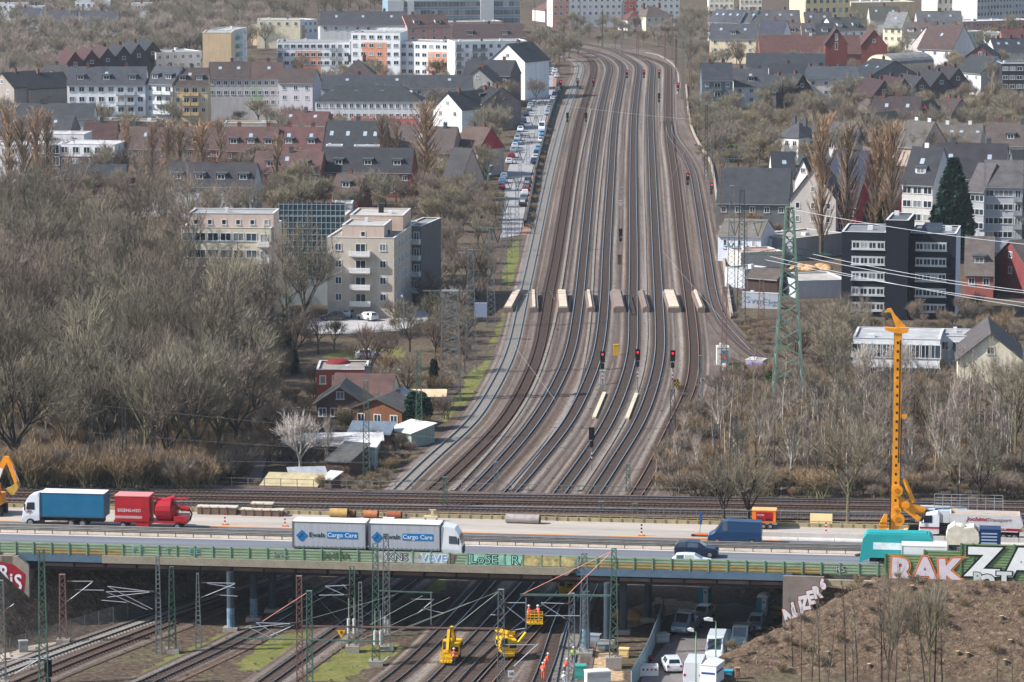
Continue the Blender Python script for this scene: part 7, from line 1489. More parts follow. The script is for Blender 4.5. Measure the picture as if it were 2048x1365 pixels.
mb=MB(); mb.box(-3,1.2,-1.2,1.4,1.2,2.4,0); mb.box(-.6,1.0,-1.2,.0,2.4,3.6,0); mb.build('cab_body',[OR],r); mb=MB(); mb.box(-3.2,1.4,-1.5,-.8,0,1.0); mb.box(-3.2,1.4,.8,1.5,0,1.0); mb.build('crawler_track',[DARK],r)
# generator trailer, board, pipes, beacons, pallets
P=mwp(1528,24.0); r=empty('generator_trailer',P,YAW,'orange generator with red panels on a small two axle trailer','generator'); mb=MB(); mb.box(-1.3,1.35,-.8,.8,.75,2.1,0); mb.box(-1.35,1.4,-.85,.85,2.1,2.2,1); mb.build('housing',[mat((226,120,24),.5,0,.08),mat((232,170,110),.5,0,.05)],r)
mb=MB(); mb.box(-.85,1.0,-.83,-.8,.95,1.95); mb.box(1.36,1.38,-.7,.7,.9,2.0); mb.build('side_panel',[mat((156,14,34),.5,0,.08)],r); mb=MB(); mb.box(-.7,-.1,-.85,-.83,1.0,1.25); mb.build('vent_grille',[DARK],r); mb=MB(); mb.box(.2,.85,-.85,-.83,1.0,1.25); mb.build('vent_grille',[DARK],r); lettering('energie',.26,WHITE,r,(-.35,-.84,1.65),(PI/2,0,0))
mb=MB(); mb.box(-3.2,1.5,-.1,.1,.5,.62); mb.box(-1.3,1.5,-.75,.75,.55,.72); mb.build('trailer_frame',[mat((170,174,176),.5,.3,.1)],r); wheels(r,(.0,.75),.85,.33)
P=mwp(1642,25.9); r=empty('site_board',P,YAW,'beige wooden site board leaning on the parapet','board'); mb=MB(); mb.rprism([(0,-.2),(.08,-.2),(.5,1.3),(.42,1.35)],-1.25,1.25); mb.build('board_panel',[mat((222,196,146),.8,0,.08)],r); mb=MB(); mb.box(-1.1,-1.0,-.1,0,-.3,.3); mb.box(1.0,1.1,-.1,0,-.3,.3); mb.build('support',[mat((120,96,60),.8,0,.1)],r)
def pipe(label,px,v,L_,rad,c,c2,dz=0,rot=0.0):
    P=mwp(px,v,8.02+dz); r=empty('steel_pipe',P,YAW+rot,label,'pipe'); mb=MB(); mb.tube((0,0,rad),(L_,0,rad),rad,rad,18,0,cap=False); mb.tube((0,0,rad),(L_,0,rad),rad*.9,rad*.9,18,1,cap=False); mb.build('pipe_shell',[mat(c,.7,.2,.25,1.2),mat(c2,.8,.1,.2,1)],r)
    mb=MB(); mb.tube((L_-.06,0,rad),(L_+.02,0,rad),rad*1.03,rad*1.03,18,0,cap=False); mb.build('rim',[DARK],r); return r
pipe('long grey steel pipe lying on the concrete shoulder',1012,23.4,3.9,.5,(160,152,148),(60,54,54),0,-.03)
pipe('short thick cream rusty casing left of the smaller rusty ones',660,24.2,2.1,.5,(180,146,92),(70,50,40)); pipe('small dark rusty casing behind the thick cream one',699,24.6,.7,.35,(120,76,56),(50,40,36))
pipe('orange rusty casing with bands in the middle of the pipe store',727,24.3,1.7,.42,(172,110,74),(60,44,38)); pipe('plain rusty brown casing at the right of the pipe store',774,24.5,1.7,.38,(150,84,62),(56,40,34))
STP=mat((190,180,164),.8,0,.2,1); RUSTY=mat((130,84,64),.8,.1,.3,1)
for i,(x,v,l,dz) in enumerate(((395,24.4,4.7,.5),(503,25.0,2.6,.9),(482,24.2,5.0,.35))):
    P=mwp(x,v); r=empty('formwork_stack',P,YAW,('stack of formwork with pale top board behind the red trailer','small pale topped pallet on the parapet left of the road train','long low rack of formwork panels left of the road train')[i],'formwork stack'); mb=MB(); mb.box(0,l,-.6,.6,dz+.3,dz+.42); mb.build('top_board',[STP],r)
    mb=MB(); mb.box(.1,l-.1,-.55,.55,0,dz+.3,0); mb.build('panel_pack',[mat((104,88,78),.9,0,.3,1)],r)
    mb=MB()
    for k in range(int(l)): mb.box(k+.5,k+.58,-.62,-.56,0,dz+.45)
    mb.build('brackets',[RUSTY],r)
mb=MB(); mb.box(0,1.3,-.4,.4,0,.35); mb.prism([(1.3,0),(1.7,0),(1.3,.3)],-.4,.4,0); tag(mb.build('concrete_slab',[mat((200,196,190),.8,0,.1)],None,mwp(766,22.8),YAW),'white slab lying in front of the rusty brown casing','slab')
r=empty('traffic_island',mwp(848,23.2),YAW,'cream steel frame part behind the cab of the road train','steel frame'); mb=MB(); mb.box(0,1.6,-.5,.5,.45,.6); mb.box(.8,1.1,-.1,.1,.6,1.3); mb.box(.6,1.4,-.1,.1,1.25,1.35); mb.box(.1,.2,-.4,.4,0,.45); mb.box(1.4,1.5,-.4,.4,0,.45); mb.build('frame',[mat((190,176,140),.7,.1,.2)],r)
for i,(x,v) in enumerate(((450,18.2),(570,18.2),(1283,17.9),(1652,21.5))):
    P=mwp(x,v); r=empty('traffic_beacon',P,YAW,'striped traffic beacon on the concrete shoulder, %s from the left'%nth(i),'beacon','traffic beacons on the shoulder'); mb=MB(); mb.box(-.35,.35,-.2,.2,0,.1); mb.build('foot',[mat((206,110,50),.7,0,.1)],r); mb=MB()
    for k in range(6): mb.box(-.1,.1,-.02,.02,.1+k*.2,.3+k*.2,k%2)
    mb.build('striped_plate',[WHITE,RED if i!=2 else DARK],r)
r=empty('road_sign',mwp(1399,18.6),YAW,'tall blue traffic sign on an orange footed base left of the blue van','sign'); mb=MB(); mb.box(-.9,.9,-.4,.4,0,.12,0); mb.box(-.5,.9,-.3,.3,.12,.25,1); mb.build('foot',[DARK,mat((216,110,60),.7,0,.1)],r); mb=MB(); mb.tube((0,0,.1),(.1,0,1.4),.04,.04,6); mb.build('post',[MGR],r); mb=MB(); mb.box(.0,.3,-.05,0,1.3,2.7); mb.build('sign_plate',[mat((40,84,130),.5,0,.05)],r)
# debris heap and dead bush on the reservation
for i,(x,y) in enumerate(((1740,1112),(1795,1122))):
    a,b=uv(PZ(x,y,8)); mb=MB()
    for k in range(12): mb.ball((br_.uniform(-1.6,1.6),br_.uniform(-.5,.5),.1),br_.uniform(.2,.5),.6,k=6,j=4)
    tag(mb.build('earth_heap',[mat((66,54,52),.95,0,.3,1.5)],None,MW(a,b),YAW),('dark earth heap on the central reservation left of the turquoise truck','dark earth heap in front of the turquoise truck')[i],'heap')
# ---------------------------------------------------------------- lower yard
def gcar(name,label,st,col,px,py,rz,**k): return car(name,label,st,col,PZ(px,py,.06),rz,**k)
gcar('parked_car','white hatchback parked by the upper portable toilet, facing the camera',HATCH,(210,214,220),1405,1238,R(-108))
gcar('parked_car','white hatchback seen from behind beside the white van at the bottom',HATCH,(214,216,220),1343,1338,R(96))
gcar('parked_car','silver blue estate parked between the dark truck and the lower toilet',HATCH,(120,140,160),1512,1257,R(-100))
van=lambda label,col,px,py,rz,**k: gcar('panel_van',label,VAN,col,px,py,rz,side=((2,3),),ws=((3,4),),wx=(-1.9,1.9),rad=.36,cat='van',**k)
van('white panel van facing the camera with a worker behind the windscreen',(206,212,218),1432,1318,R(-98)); van('white panel van with orange beacon seen from behind at the bottom',(214,216,220),1392,1362,R(80))
PK=[(-2.9,.5,.95,1.0,.9,.88),(-2.85,.45,1.0,1.05,1.0,.98),(.1,.45,1.0,1.05,1.0,.98),(.2,.35,1.2,2.2,.98,.86),(1.3,.35,1.2,2.25,.98,.84),(2.1,.35,1.15,1.3,.98,.82),(2.75,.4,.95,1.02,.93,.78),(2.85,.5,.7,.76,.86,.76)]
o=gcar('pickup_truck','silver flatbed truck with empty bed parked left of the yard road',PK,(120,134,146),1374,1262,R(-112),side=((3,4),),ws=((4,5),),wx=(-1.9,1.9),rad=.36,cat='truck'); mb=MB()
for s in(-1,1): mb.box(-2.9,.1,s*1.0-.03,s*1.0+.03,1.0,1.45)
mb.bar((-.0,-1,2.3),(0,1,2.3),.1,.1); mb.bar((0,-1,1),(0,-1,2.3),.08,.08); mb.bar((0,1,1),(0,1,2.3),.08,.08); mb.build('bed_sides',[mat((150,158,166),.5,.3,.1)],o)
o=gcar('pickup_truck','dark grey flatbed truck with its door open beside the white van',PK,(58,74,84),1484,1290,R(-102),side=((3,4),),ws=((4,5),),wx=(-1.9,1.9),rad=.36,cat='truck'); mb=MB(); mb.box(-2.8,.1,-1.0,1.0,1.05,1.5); mb.bar((0,-1,2.35),(0,1,2.35),.12,.2); mb.build('rack',[DARK],o); mb=MB(); mb.box(1.1,1.2,-1.9,-1.0,.6,1.9); mb.build('open_door',[paint((58,74,84))],o)
P=PZ(1424,1372,.06); r=empty('box_trailer',P,R(70),'white box trailer with blue lettering at the bottom of the yard','trailer'); mb=MB(); mb.box(-1.4,1.4,-.85,.85,.5,2.4,0); mb.rprism([(-.9,2.4),(.9,2.4),(0,2.62)],-1.45,1.45,0); mb.build('box_body',[mat((222,222,224),.5,0,.04)],r); mb=MB(); mb.box(-1.42,-1.4,-.7,.7,1.5,1.7); mb.box(-1.3,.9,-.87,-.85,1.6,1.8); mb.build('stripe',[mat((40,70,130),.5,0,0)],r); wheels(r,(0,),.8,.3)
for i,(x,y,l) in enumerate(((1410,1212,'blue portable toilet with white door and roof, upper left one in the yard'),(1527,1232,'blue portable toilet with white door and roof, lower right one in the yard'))):
    P=PZ(x,y); r=empty('portable_toilet',P,R(-20),l,'portable toilet'); TB=mat((24,138,176),.5,0,.06); mb=MB(); mb.box(-.6,.6,-.6,.6,.1,2.15); mb.box(-.62,-.5,-.62,-.5,.1,2.2); mb.box(.5,.62,-.62,-.5,.1,2.2); mb.build('cabin',[TB],r); mb=MB(); mb.box(-.02,.5,-.63,-.6,.2,2.1); mb.build('door',[mat((206,208,212),.5,0,.04)],r)
    mb=MB(); mb.box(-.65,.65,-.65,.65,2.15,2.25); mb.prism([(-.62,2.25),(.62,2.25),(.5,2.45),(.2,2.55),(-.2,2.55),(-.5,2.45)],-.62,.62); mb.build('roof',[mat((226,222,226),.5,0,.03)],r); mb=MB(); mb.box(.12,.3,-.65,-.63,1.55,1.8); mb.build('vent_grille',[CHG],r); mb=MB(); mb.box(-.64,-.62,-.35,.35,1.3,1.9); mb.build('sticker',[WHITE],r)
def lamp(label,px,by,ty,dx):
    P=PZ(px,by); z=TOPZ(P,ty)-P.z; r=empty('street_lamp',P,0,label,'street lamp'); mb=MB(); mb.tube((0,0,0),(0,0,z),.09,.06,8); mb.bar((0,0,z),(dx*.4,0,z+.1),.06,.06); mb.build('post',[mat((130,176,130),.5,.1,.1)],r); mb=MB(); mb.prism([(dx*.3,z+.0),(dx*1.1,z+.12),(dx*1.15,z+.3),(dx*.7,z+.42),(dx*.3,z+.3)],-.15,.15); mb.build('lamp_head',[mat((214,216,214),.5,0,.05)],r)
lamp('pale green street lamp standing before the white vans',1391,1400,1264,-.75); lamp('street lamp with its arm over the silver flatbed truck',1431,1345,1243,-1.1)
for i,(x,b,t,d) in enumerate(((792,785,744,.5),(808,668,595,-.5),(492,930,880,.5),(1072,245,205,.6),(978,370,333,.7),(976,390,350,.7),(752,170,118,.5))): lamp('slim street lamp %s'%['behind the tiled garden house','at the right corner of the beige flats','at the garden path below the wood','at the top of the street','beside the lower street, upper one','beside the lower street, lower one','below the salmon facade'][i],x,b,t,d)
# sheet pile wall, barrier mesh, railing, mounds
GALV=mat((128,148,156),.6,.3,.15,1)
W=[tuple(PZ(x,y)[:2]) for x,y in ((1262,1385),(1285,1345),(1300,1315),(1318,1268),(1327,1236))]
P=PZ(1262,1385); r=empty('sheet_fence',P,0,'grey corrugated sheet fence between the yard and the bridge columns','fence'); mb=MB(); Wr=resample(W,.35); Nn=normals(Wr)
for i,((a,b),(c,d)) in enumerate(zip(Wr[:-1],Wr[1:])):
    o1=.07*(1 if i%2 else -1); o2=-o1; p=(a+Nn[i][0]*o1-P.x,b+Nn[i][1]*o1-P.y); q=(c+Nn[i+1][0]*o2-P.x,d+Nn[i+1][1]*o2-P.y); mb.q([(p[0],p[1],0),(q[0],q[1],0),(q[0],q[1],2.2),(p[0],p[1],2.2)])
mb.build('sheet',[GALV],r)
def fence(label,pts,h,m,step=2.0,name='wire_fence',mesh=True):
    W=resample([tuple(PZ(x,y)[:2]) for x,y in pts],step); P=Vector((W[0][0],W[0][1],0)); r=empty(name,P,0,label,'fence')
    mb=MB(); 
    for (x,y) in W: z=terr(x,y); mb.box(x-P.x-.04,x-P.x+.04,y-P.y-.04,y-P.y+.04,z,z+h)
    mb.build('posts',[m],r)['kind']='stuff'; mb=MB()
    for (a,b),(c,d) in zip(W,W[1:]):
        za,zb=terr(a,b),terr(c,d)
        for f in ((.5,1.0) if not mesh else [i/9 for i in range(1,10)]): mb.bar((a-P.x,b-P.y,za+h*f),(c-P.x,d-P.y,zb+h*f),.025 if mesh else .05)
        if mesh:
            for k in range(12): t=k/12; mb.bar((a-P.x+(c-a)*t,b-P.y+(d-b)*t,za),(a-P.x+(c-a)*t,b-P.y+(d-b)*t,za+h),.02)
    mb.build('rails' if not mesh else 'wire_mesh',[m],r); return r
fence('tall wire mesh fence along the path left of the lower tracks',[(20,1312),(95,1290),(200,1256),(300,1226),(390,1190),(455,1160)],1.9,mat((110,112,110),.6,.2,.2),2.4)
fence('grey steel handrail following the foot of the cleared slope',[(1445,1323),(1480,1288),(1512,1256),(1545,1222),(1562,1210)],1.1,mat((150,154,156),.5,.4,.1),1.5,'handrail',False)
r=empty('site_barrier',PZ(1295,1352),0,'white plastic site barriers with red squares beside the white hatchback','barrier'); mb=MB(); mb.box(-1.1,1.1,-.3,-.2,0,1.05,0)
for k in range(5): mb.box(-.95+k*.42,-.75+k*.42,-.32,-.3,.62,.8,1)
mb.build('front_panel',[mat((216,214,212),.6,0,.08),RED],r); mb=MB(); mb.box(-1.1,1.1,.9,1.0,0,1.05); mb.box(1.0,1.1,-.2,.9,0,1.05); mb.box(-1.1,-1.0,-.2,.9,0,1.05); mb.build('rear_panel',[mat((216,214,212),.6,0,.08)],r)
mb=MB()
for k in range(14): mb.ball((br_.uniform(-1.6,1.6),br_.uniform(-1,1),0),br_.uniform(.5,1.2),.8,k=8,j=5)
tag(mb.build('sand_heap',[mat((176,132,88),.95,0,.2,1)],None,PZ(1268,1236),smooth=True),'brown sand heap between the rear bridge columns','heap')
for i,(x,y,s,c,l) in enumerate(((1248,1315,(1.0,.8,1.0),(206,176,120),'small beige crate on a pallet behind the concrete block foot'),(1322,1285,(1.5,1.2,1.0),(140,146,146),'pale stacked bags beside the sheet fence'),(1295,1322,(1.2,.8,.5),(130,50,54),'dark red tarpaulin bundle beside the sheet fence'),(1188,1285,(1.4,1.0,.9),(120,132,140),'grey water tank in the shade of the bridge'),(1208,1300,(1.3,1.0,.7),(110,120,124),'second grey tub in the shade of the bridge'),(1160,1360,(1.2,1.0,1.6),(60,140,130),'green and white generator box beside the bare sleeper track'),(1195,1372,(2.4,1.5,1.6),(206,200,194),'small white machine at the bottom beside the concrete block foot'),(1455,1352,(1.0,.8,.6),(40,140,170),'turquoise bag beside the white box trailer'),(1475,1358,(.5,.4,1.2),(160,120,96),'brown post box at the foot of the slope'),(47,1305,(.9,.6,1.3),(150,150,148),'grey cable cabinet beside the path at the left'),(1562,1220,(1.6,.3,.3),(226,190,40),'yellow hose bundle at the foot of the graffiti wing wall'))):
    P=PZ(x,y); P.z=terr(P.x,P.y); r=empty('site_box',P,R(br_.uniform(-20,20)),l,'site box'); a,b,c_=s; mb=MB(); mb.box(-a/2,a/2,-b/2,b/2,.08,c_*.9); mb.build('box_body',[mat(c,.7,0,.15,1.5)],r); mb=MB(); mb.box(-a/2-.04,a/2+.04,-b/2-.04,b/2+.04,c_*.9,c_); mb.box(-a/2+.1,a/2-.1,-b/2-.02,-b/2,c_*.3,c_*.6); mb.build('lid',[mat([min(255,int(q*1.1)) for q in c],.7,0,.1)],r)
# ---------------------------------------------------------------- yellow rail machines
YM=mat((226,178,26),.5,.05,.22,1.6,spec=.4)
def basket(parent,x,y,z,w=1.5,d=1.0,h=1.1,name='work_basket'):
    mb=MB(); mb.box(x-w/2,x+w/2,y-d/2,y+d/2,z,z+.15)
    for zz in (.5,.8,1.1):
        for (a,b) in (((-1,-1),(1,-1)),((1,-1),(1,1)),((1,1),(-1,1)),((-1,1),(-1,-1))): mb.bar((x+a[0]*w/2,y+a[1]*d/2,z+zz),(x+b[0]*w/2,y+b[1]*d/2,z+zz),.06)
    for i in range(5):
        for s in(-1,1): mb.bar((x-w/2+w*i/4,y+s*d/2,z),(x-w/2+w*i/4,y+s*d/2,z+1.1),.05)
    return mb.build(name,[YM],parent)
def machine(label,px,py,rz,arm,bpos=None):
    P=PZ(px,py,.4); r=empty('rail_excavator',P,rz,label,'rail machine'); r.scale=(.82,.82,.82); mb=MB(); mb.box(-.9,.9,-1.4,1.4,.55,1.0,0); mb.box(-.7,.7,-1.8,-1.4,.3,.7,0); mb.box(-.7,.7,1.4,1.8,.3,.7,0); mb.build('undercarriage',[YM],r)
    for x in(-1,1):
        for y in(-1.0,1.0): mb=MB(); mb.tube((x*.75-.15,y,.45),(x*.75+.15,y,.45),.45,.45,14); mb.build('wheel',[TYRE],r)
    mb=MB(); mb.prism([(-1.05,1.1),(1.05,1.1),(1.15,1.5),(1.05,2.3),(-1.0,2.3),(-1.15,1.5)],-1.5,1.6); mb.box(-1.0,-.1,-1.7,-.4,2.3,2.75); mb.build('superstructure',[YM],r); mb=MB(); mb.box(-.95,-.2,-1.73,-1.7,1.6,2.6); mb.build('cab_window',[GLASS],r)
    mb=MB()
    for a,b in zip(arm,arm[1:]): mb.bar(a,b,.35,.45)
    mb.build('boom',[YM],r)
    for q in ((.1,1.0,-1.53,-1.5,1.3,1.9),(1.12,1.17,-1.0,1.0,1.4,2.0),(-1.17,-1.12,.0,1.2,1.4,2.0)): mb=MB(); mb.box(*q); mb.build('vent_grille',[DARK],r)
    mb=MB(); mb.tube((-.5,-1,2.75),(-.5,-1,2.95),.08,.08,8); mb.build('beacon_lamp',[mat((230,110,30),.4,0,0)],r)
    mb=MB()
    for a,b in zip(arm,arm[1:]): mb.tube(Vector(a)+Vector((.22,0,.1)),Vector(b)+Vector((.22,0,.1)),.06,.06,6)
    mb.build('hydraulic_hose',[DARK],r); return r
m1=machine('yellow rail excavator with lowered work basket at the left of the two',905,1318,R(-8),[(.2,0,2.2),(.1,-.6,4.2),(-.2,-1.6,4.0),(-.3,-2.3,1.6)]); basket(m1,-.4,-2.6,.2)
m2=machine('yellow rail excavator whose boom lifts the work basket',1013,1312,R(12),[(.2,.6,2.3),(-1.2,1.0,3.3),(.2,0,3.0),(1.1,0,2.9)])
P2_=PZ(1013,1312,.4); bk=PD(1069,1247,P2_.y+3.5); lk=PD(1060,1256,P2_.y+3.2)
mb=MB(); mb.bar(PD(1018,1275,P2_.y+.5),PD(1040,1282,P2_.y+2),.3,.35); mb.bar(PD(1040,1282,P2_.y+2),lk,.25,.3); 
for v in range(len(mb.v)): mb.v[v]=tuple(Vector(mb.v[v])-P2_)
o=mb.build('boom_extension',[YM],None,(0,0,0)); o.parent=m2; o.matrix_parent_inverse=Matrix.Rotation(R(12),4,'Z').inverted()
wb=empty('work_basket',bk,0,'raised yellow work basket carrying two orange workers','work platform'); basket(wb,0,0,0,1.7,1.1,name='basket_frame')
m3=machine('yellow rail machine standing far back under the bridge edge',1132,1190,R(0),[(.2,.6,2.3),(.2,.2,3.1),(-.9,-.4,3.0)]); basket(m3,0,-1.9,.6,1.9,.8)
# ---------------------------------------------------------------- people
SKIN=mat((196,140,112),.6,0,.05); ORA=mat((240,92,58),.7,0,.12,3); ORAJ=mat((246,112,84),.7,0,.1,3); HVY=mat((186,230,60),.7,0,.1,3); NAVY=mat((34,44,62),.8,0,.1); HELW=mat((220,216,210),.4,0,.0); HAIR=mat((60,42,32),.8,0,.1)
def person(label,loc,rz,jacket,trousers,helmet=HELW,arms=((.28,.05,1.12,.26,-.22,1.0),(-.28,.05,1.12,-.26,-.22,1.0)),lean=0.0,stride=.08,dark=False):
    r=empty('person',loc,rz,label,'person')
    # skeleton: pelvis first; coordinates x right, -y forward
    L_=lean
    V0=[(0,0,.95,.15),(0,-.02-L_*.3,1.15,.145),(0,-L_*.7,1.35,.165),(0,-L_,1.47,.085),(0,-L_-.01,1.54,.06),(0,-L_-.02,1.66,.10),(0,-L_-.02,1.74,.085)]
    E=[(0,1),(1,2),(2,3),(3,4),(4,5),(5,6)]
    for s in(-1,1):
        k=len(V0); V0+=[(s*.1,0,.88,.105),(s*.11,-stride*s-.03,.5,.07),(s*.12,stride*s*-1.2,.1,.05),(s*.12,stride*s*-1.2-.16,.05,.042)]; E+=[(0,k),(k,k+1),(k+1,k+2),(k+2,k+3)]
    for i,a in enumerate(arms):
        s=1 if i==0 else -1; k=len(V0); V0+=[(s*.19,-L_*.85,1.4,.065),(a[0],a[1]-L_*.6,a[2],.048),(a[3],a[4]-L_*.6,a[5],.035),(a[3]*1.0,a[4]-L_*.6-.08,a[5]-.03,.03)]; E+=[(2,k),(k,k+1),(k+1,k+2),(k+2,k+3)]
    me=bpy.data.meshes.new('person'); me.from_pydata([v[:3] for v in V0],E,[]); o=link('body',me)
    md=o.modifiers.new('skin','SKIN'); 
    for i,v in enumerate(V0): me.skin_vertices[0].data[i].radius=(v[3],v[3])
    me.skin_vertices[0].data[0].use_root=True; o.modifiers.new('sub','SUBSURF').levels=1
    bpy.context.view_layer.update(); m2_=bpy.data.meshes.new_from_object(o.evaluated_get(bpy.context.evaluated_depsgraph_get())); bpy.data.objects.remove(o)
    m2_.materials.clear(); [m2_.materials.append(x) for x in (SKIN,jacket,trousers,DARK)]
    hands=[Vector((a[3],a[4]-L_*.6-.06,a[5]-.02)) for a in arms]
    for p in m2_.polygons:
        c=p.center; z=c.z; i=1
        if z>1.5: i=0
        elif z<.12: i=3
        elif z<.93 and abs(c.x)<.22 and not any((c-h).length<.3 for h in hands): i=2
        if any((c-h).length<.09 for h in hands): i=0
        p.material_index=i; p.use_smooth=True
    body=link('body',m2_,r)
    fm=MB()
    for (a,h) in zip(arms,hands):
        s=1 if a[3]>0 else -1
        for f in range(4): q=h+Vector((-.03+.02*f,-.04,-.01)); e=q+Vector((0,-.045-.008*(f in(1,2)),-.03)); fm.tube(q,e,.010,.009,5); fm.tube(e,e+Vector((0,-.01,-.035)),.009,.007,5)
        q=h+Vector((-s*.035,-.0,0)); fm.tube(q,q+Vector((-s*.03,-.045,-.02)),.011,.008,5)
    fm.build('fingers',[SKIN],body)
    hd=Vector((0,-L_-.02,1.7)); f=MB(); f.ball(hd+Vector((-.035,-.092,.0)),.012,k=6,j=4,m=0); f.ball(hd+Vector((.035,-.092,.0)),.012,k=6,j=4,m=0); f.box(hd.x-.03,hd.x+.03,hd.y-.1,hd.y-.09,hd.z-.07,hd.z-.06,1); f.bar(hd+Vector((0,-.095,.0)),hd+Vector((0,-.118,-.035)),.022,.02,2); f.ball(hd+Vector((.1,0,-.02)),.022,k=6,j=4,m=2); f.ball(hd+Vector((-.1,0,-.02)),.022,k=6,j=4,m=2); f.build('face',[DARK,mat((150,70,64),.6,0,0),SKIN],body)
    h=MB(); h.ball(hd+Vector((0,.01,.05)),.135,.75,k=12,j=8); h.tube(hd+Vector((0,-.02,.035)),hd+Vector((0,-.02,.05)),.16,.155,14); h.build('helmet',[helmet],r,smooth=True)
    j=MB(); j.tube((0,-L_*.25,1.1),(0,-L_*.27,1.15),.172,.174,14,0,cap=False); j.tube((0,-L_*.1,1.0),(0,-L_*.12,1.05),.165,.166,14,0,cap=False); j.build('reflective_band',[WHITE],r)
    return r
person('person in orange work clothes and white helmet standing on the track, nearer one',PZ(1086,1360,.3),R(170),ORAJ,ORA)
person('person in orange work clothes bending forward just behind the nearer worker',PZ(1090,1341,.3),R(100),ORA,ORA,lean=.3,arms=((.3,-.1,1.1,.22,-.4,.95),(-.3,-.1,1.1,-.2,-.42,.95)))
person('person in orange at the left side of the raised work basket',bk+Vector((-.6,0,.15)),R(60),ORAJ,ORA,arms=((.32,-.1,1.2,.25,-.4,1.25),(-.3,-.1,1.2,-.2,-.4,1.3)))
person('person in orange at the right side of the raised work basket, arm raised',bk+Vector((.45,.1,.15)),R(-40),ORAJ,ORA,lean=.12,arms=((.34,-.2,1.5,.3,-.45,1.75),(-.3,-.1,1.2,-.2,-.4,1.35)))
person('person in yellow green vest beside the grey green mast',PZ(1147,1328,.2),R(200),HVY,NAVY)
person('person in red orange jacket crouching forward by the bare sleeper track',PZ(1129,1352,.2),R(120),mat((200,66,50),.7,0,.1),NAVY,lean=.28)
person('person in white overall at the bottom beside the bare sleeper track',PZ(1128,1378,.2),R(160),mat((200,206,214),.7,0,.1),mat((190,196,206),.7,0,.1))
person('person in orange vest standing in the lowered basket of the left machine',PZ(908,1331,.75),R(180),ORA,NAVY)
person('person in dark clothes leaning at the open door of the dark truck',PZ(1502,1275,.06),R(90),NAVY,DARK,HAIR)
# ---------------------------------------------------------------- cars along the street (one of each body, then copies)
def small(col,key):
    r=car('parked_car','x',sc_st(HATCH,1,1,1),col,(0,0,0),0,lights=False); return r
cols={'white':(212,214,218),'silver':(150,158,166),'dark blue':(30,50,84),'black':(26,28,32),'grey':(88,94,100),'light blue':(80,140,180),'red':(140,30,34)}
src={}
def sdir(py): a=PZ(1082,200); b=PZ(1040,400); return math.atan2(a.y-b.y,a.x-b.x)
SL_=[(1093,143),(1096,150),(1087,158),(1083,166),(1079,176),(1076,185),(1065,197),(1061,214),(1058,222),(1052,232),(1047,246),(1043,256),(1041,263),(1038,271),(1035,281),(1032,289),(1030,296),(1027,304),(1023,315),(1018,327),(1008,357),(1005,366),(1003,378)]
SR_=[(1110,146),(1114,155),(1118,172),(1115,184),(1110,192),(1106,202),(1102,212),(1098,221),(1095,230),(1088,262),(1085,272),(1082,285),(1077,302),(1074,310),(1071,319),(1068,327),(1056,366),(1054,374),(1052,382),(1050,391),(1047,402),(1045,412)]
names=list(cols); cr=random.Random(12)
for side,L__ in (('left',SL_),('right',SR_)):
    for i,(x,y) in enumerate(L__):
        c=cr.choice(['white','white','silver','dark blue','black','grey','light blue','grey','silver','red'] if i else ['white']); P=PZ(x,y,.1)
        lab='%s car parked on the %s side of the street, %s from the far end'%(c,side,nth(i)); ang=sdir(y)+(PI if cr.random()<.5 else 0)
        if c not in src: src[c]=small(cols[c],c); o=src[c]; o.location=P; o.rotation_euler=(0,0,ang); o['label']=lab; o['group']='cars parked along the street'
        else: o=dup(src[c],P,ang,lab,group='cars parked along the street')
v_=car('panel_van','white delivery van standing on the right side of the street halfway',VAN,(214,216,218),PZ(1084,262,.1),sdir(0)+PI,side=((2,3),),ws=((3,4),),wx=(-1.9,1.9),cat='van',lights=False)
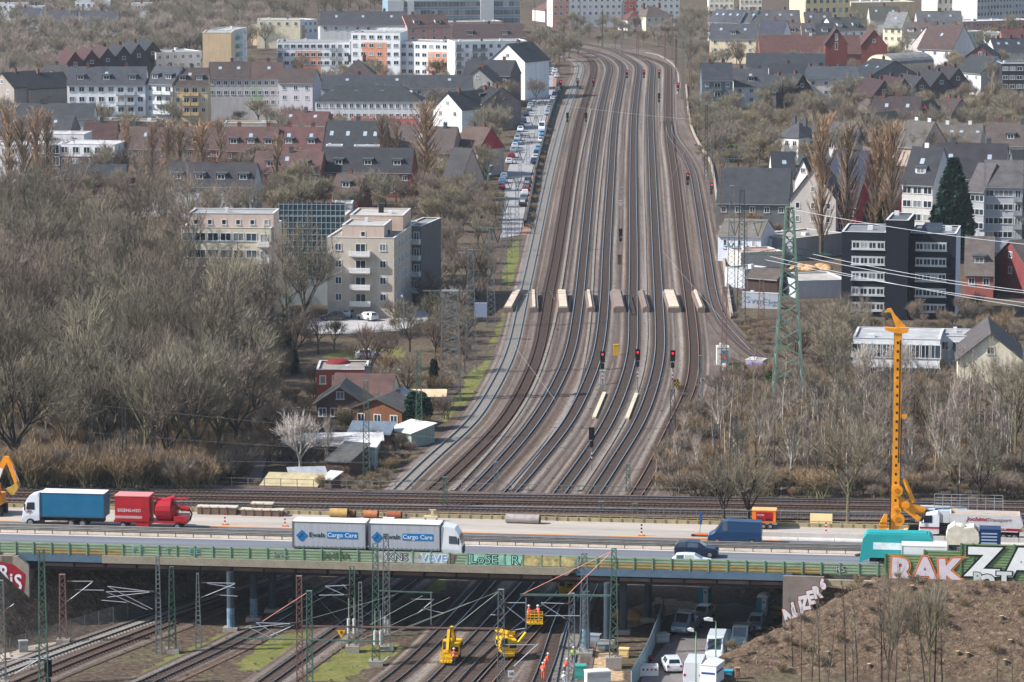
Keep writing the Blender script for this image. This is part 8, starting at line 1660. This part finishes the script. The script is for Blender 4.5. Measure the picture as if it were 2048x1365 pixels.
for i,(x,y,c) in enumerate(((738,716,(206,208,212)),(700,634,(190,196,204)),(735,640,(210,212,214)),(665,640,(60,66,74)))): car('parked_car','%s car on the car park below the beige flats'%('white','silver','second white','dark')[i],HATCH,c,PZ(x,y,.1),R(10+60*i),lights=False)
# ---------------------------------------------------------------- light, sky, render
w=bpy.data.worlds.new('World'); sc.world=w; w.use_nodes=True; nt=w.node_tree; N=nt.nodes; L=nt.links
sky=N.new('ShaderNodeTexSky'); sky.sky_type='NISHITA'; sky.sun_disc=False
SE=R(39); SAZ=R(259)   # azimuth measured clockwise from +Y: the sun stands to the left
sky.sun_elevation=SE; sky.sun_rotation=SAZ; sky.air_density=1.0; sky.dust_density=1.2
bg=N['Background']; bg.inputs['Strength'].default_value=0.115; L.new(sky.outputs[0],bg.inputs['Color'])
sl=bpy.data.lights.new('sun','SUN'); sl.energy=5.0; sl.angle=R(.55); sl.color=(1.0,.975,.945)
so=bpy.data.objects.new('sun',sl); COL.objects.link(so)
sd=Vector((math.sin(SAZ)*math.cos(SE),math.cos(SAZ)*math.cos(SE),math.sin(SE)))
so.rotation_euler=sd.to_track_quat('Z','Y').to_euler(); so.location=(-100,400,200)
sc.view_settings.view_transform='Standard'; sc.view_settings.look='None'; sc.view_settings.gamma=1; sc.view_settings.exposure=0.6
sc.cycles.max_bounces=4; sc.cycles.diffuse_bounces=2; sc.cycles.glossy_bounces=2; sc.cycles.volume_bounces=0; sc.cycles.transparent_max_bounces=4
sc.cycles.use_denoising=True; sc.cycles.use_adaptive_sampling=True; sc.cycles.adaptive_threshold=.02

hz=MB(); hz.box(-2700,2700,-60,7100,-1.2,89); hm=bpy.data.materials.new('haze_air'); hm.use_nodes=True; nt=hm.node_tree; nt.nodes.clear()
out=nt.nodes.new('ShaderNodeOutputMaterial'); pv=nt.nodes.new('ShaderNodeVolumePrincipled'); pv.inputs['Density'].default_value=.00005; pv.inputs['Color'].default_value=(.8,.9,1,1); pv.inputs['Anisotropy'].default_value=.1
nt.links.new(pv.outputs[0],out.inputs['Volume']); ho=hz.build('haze',[hm]); ho['kind']='stuff'
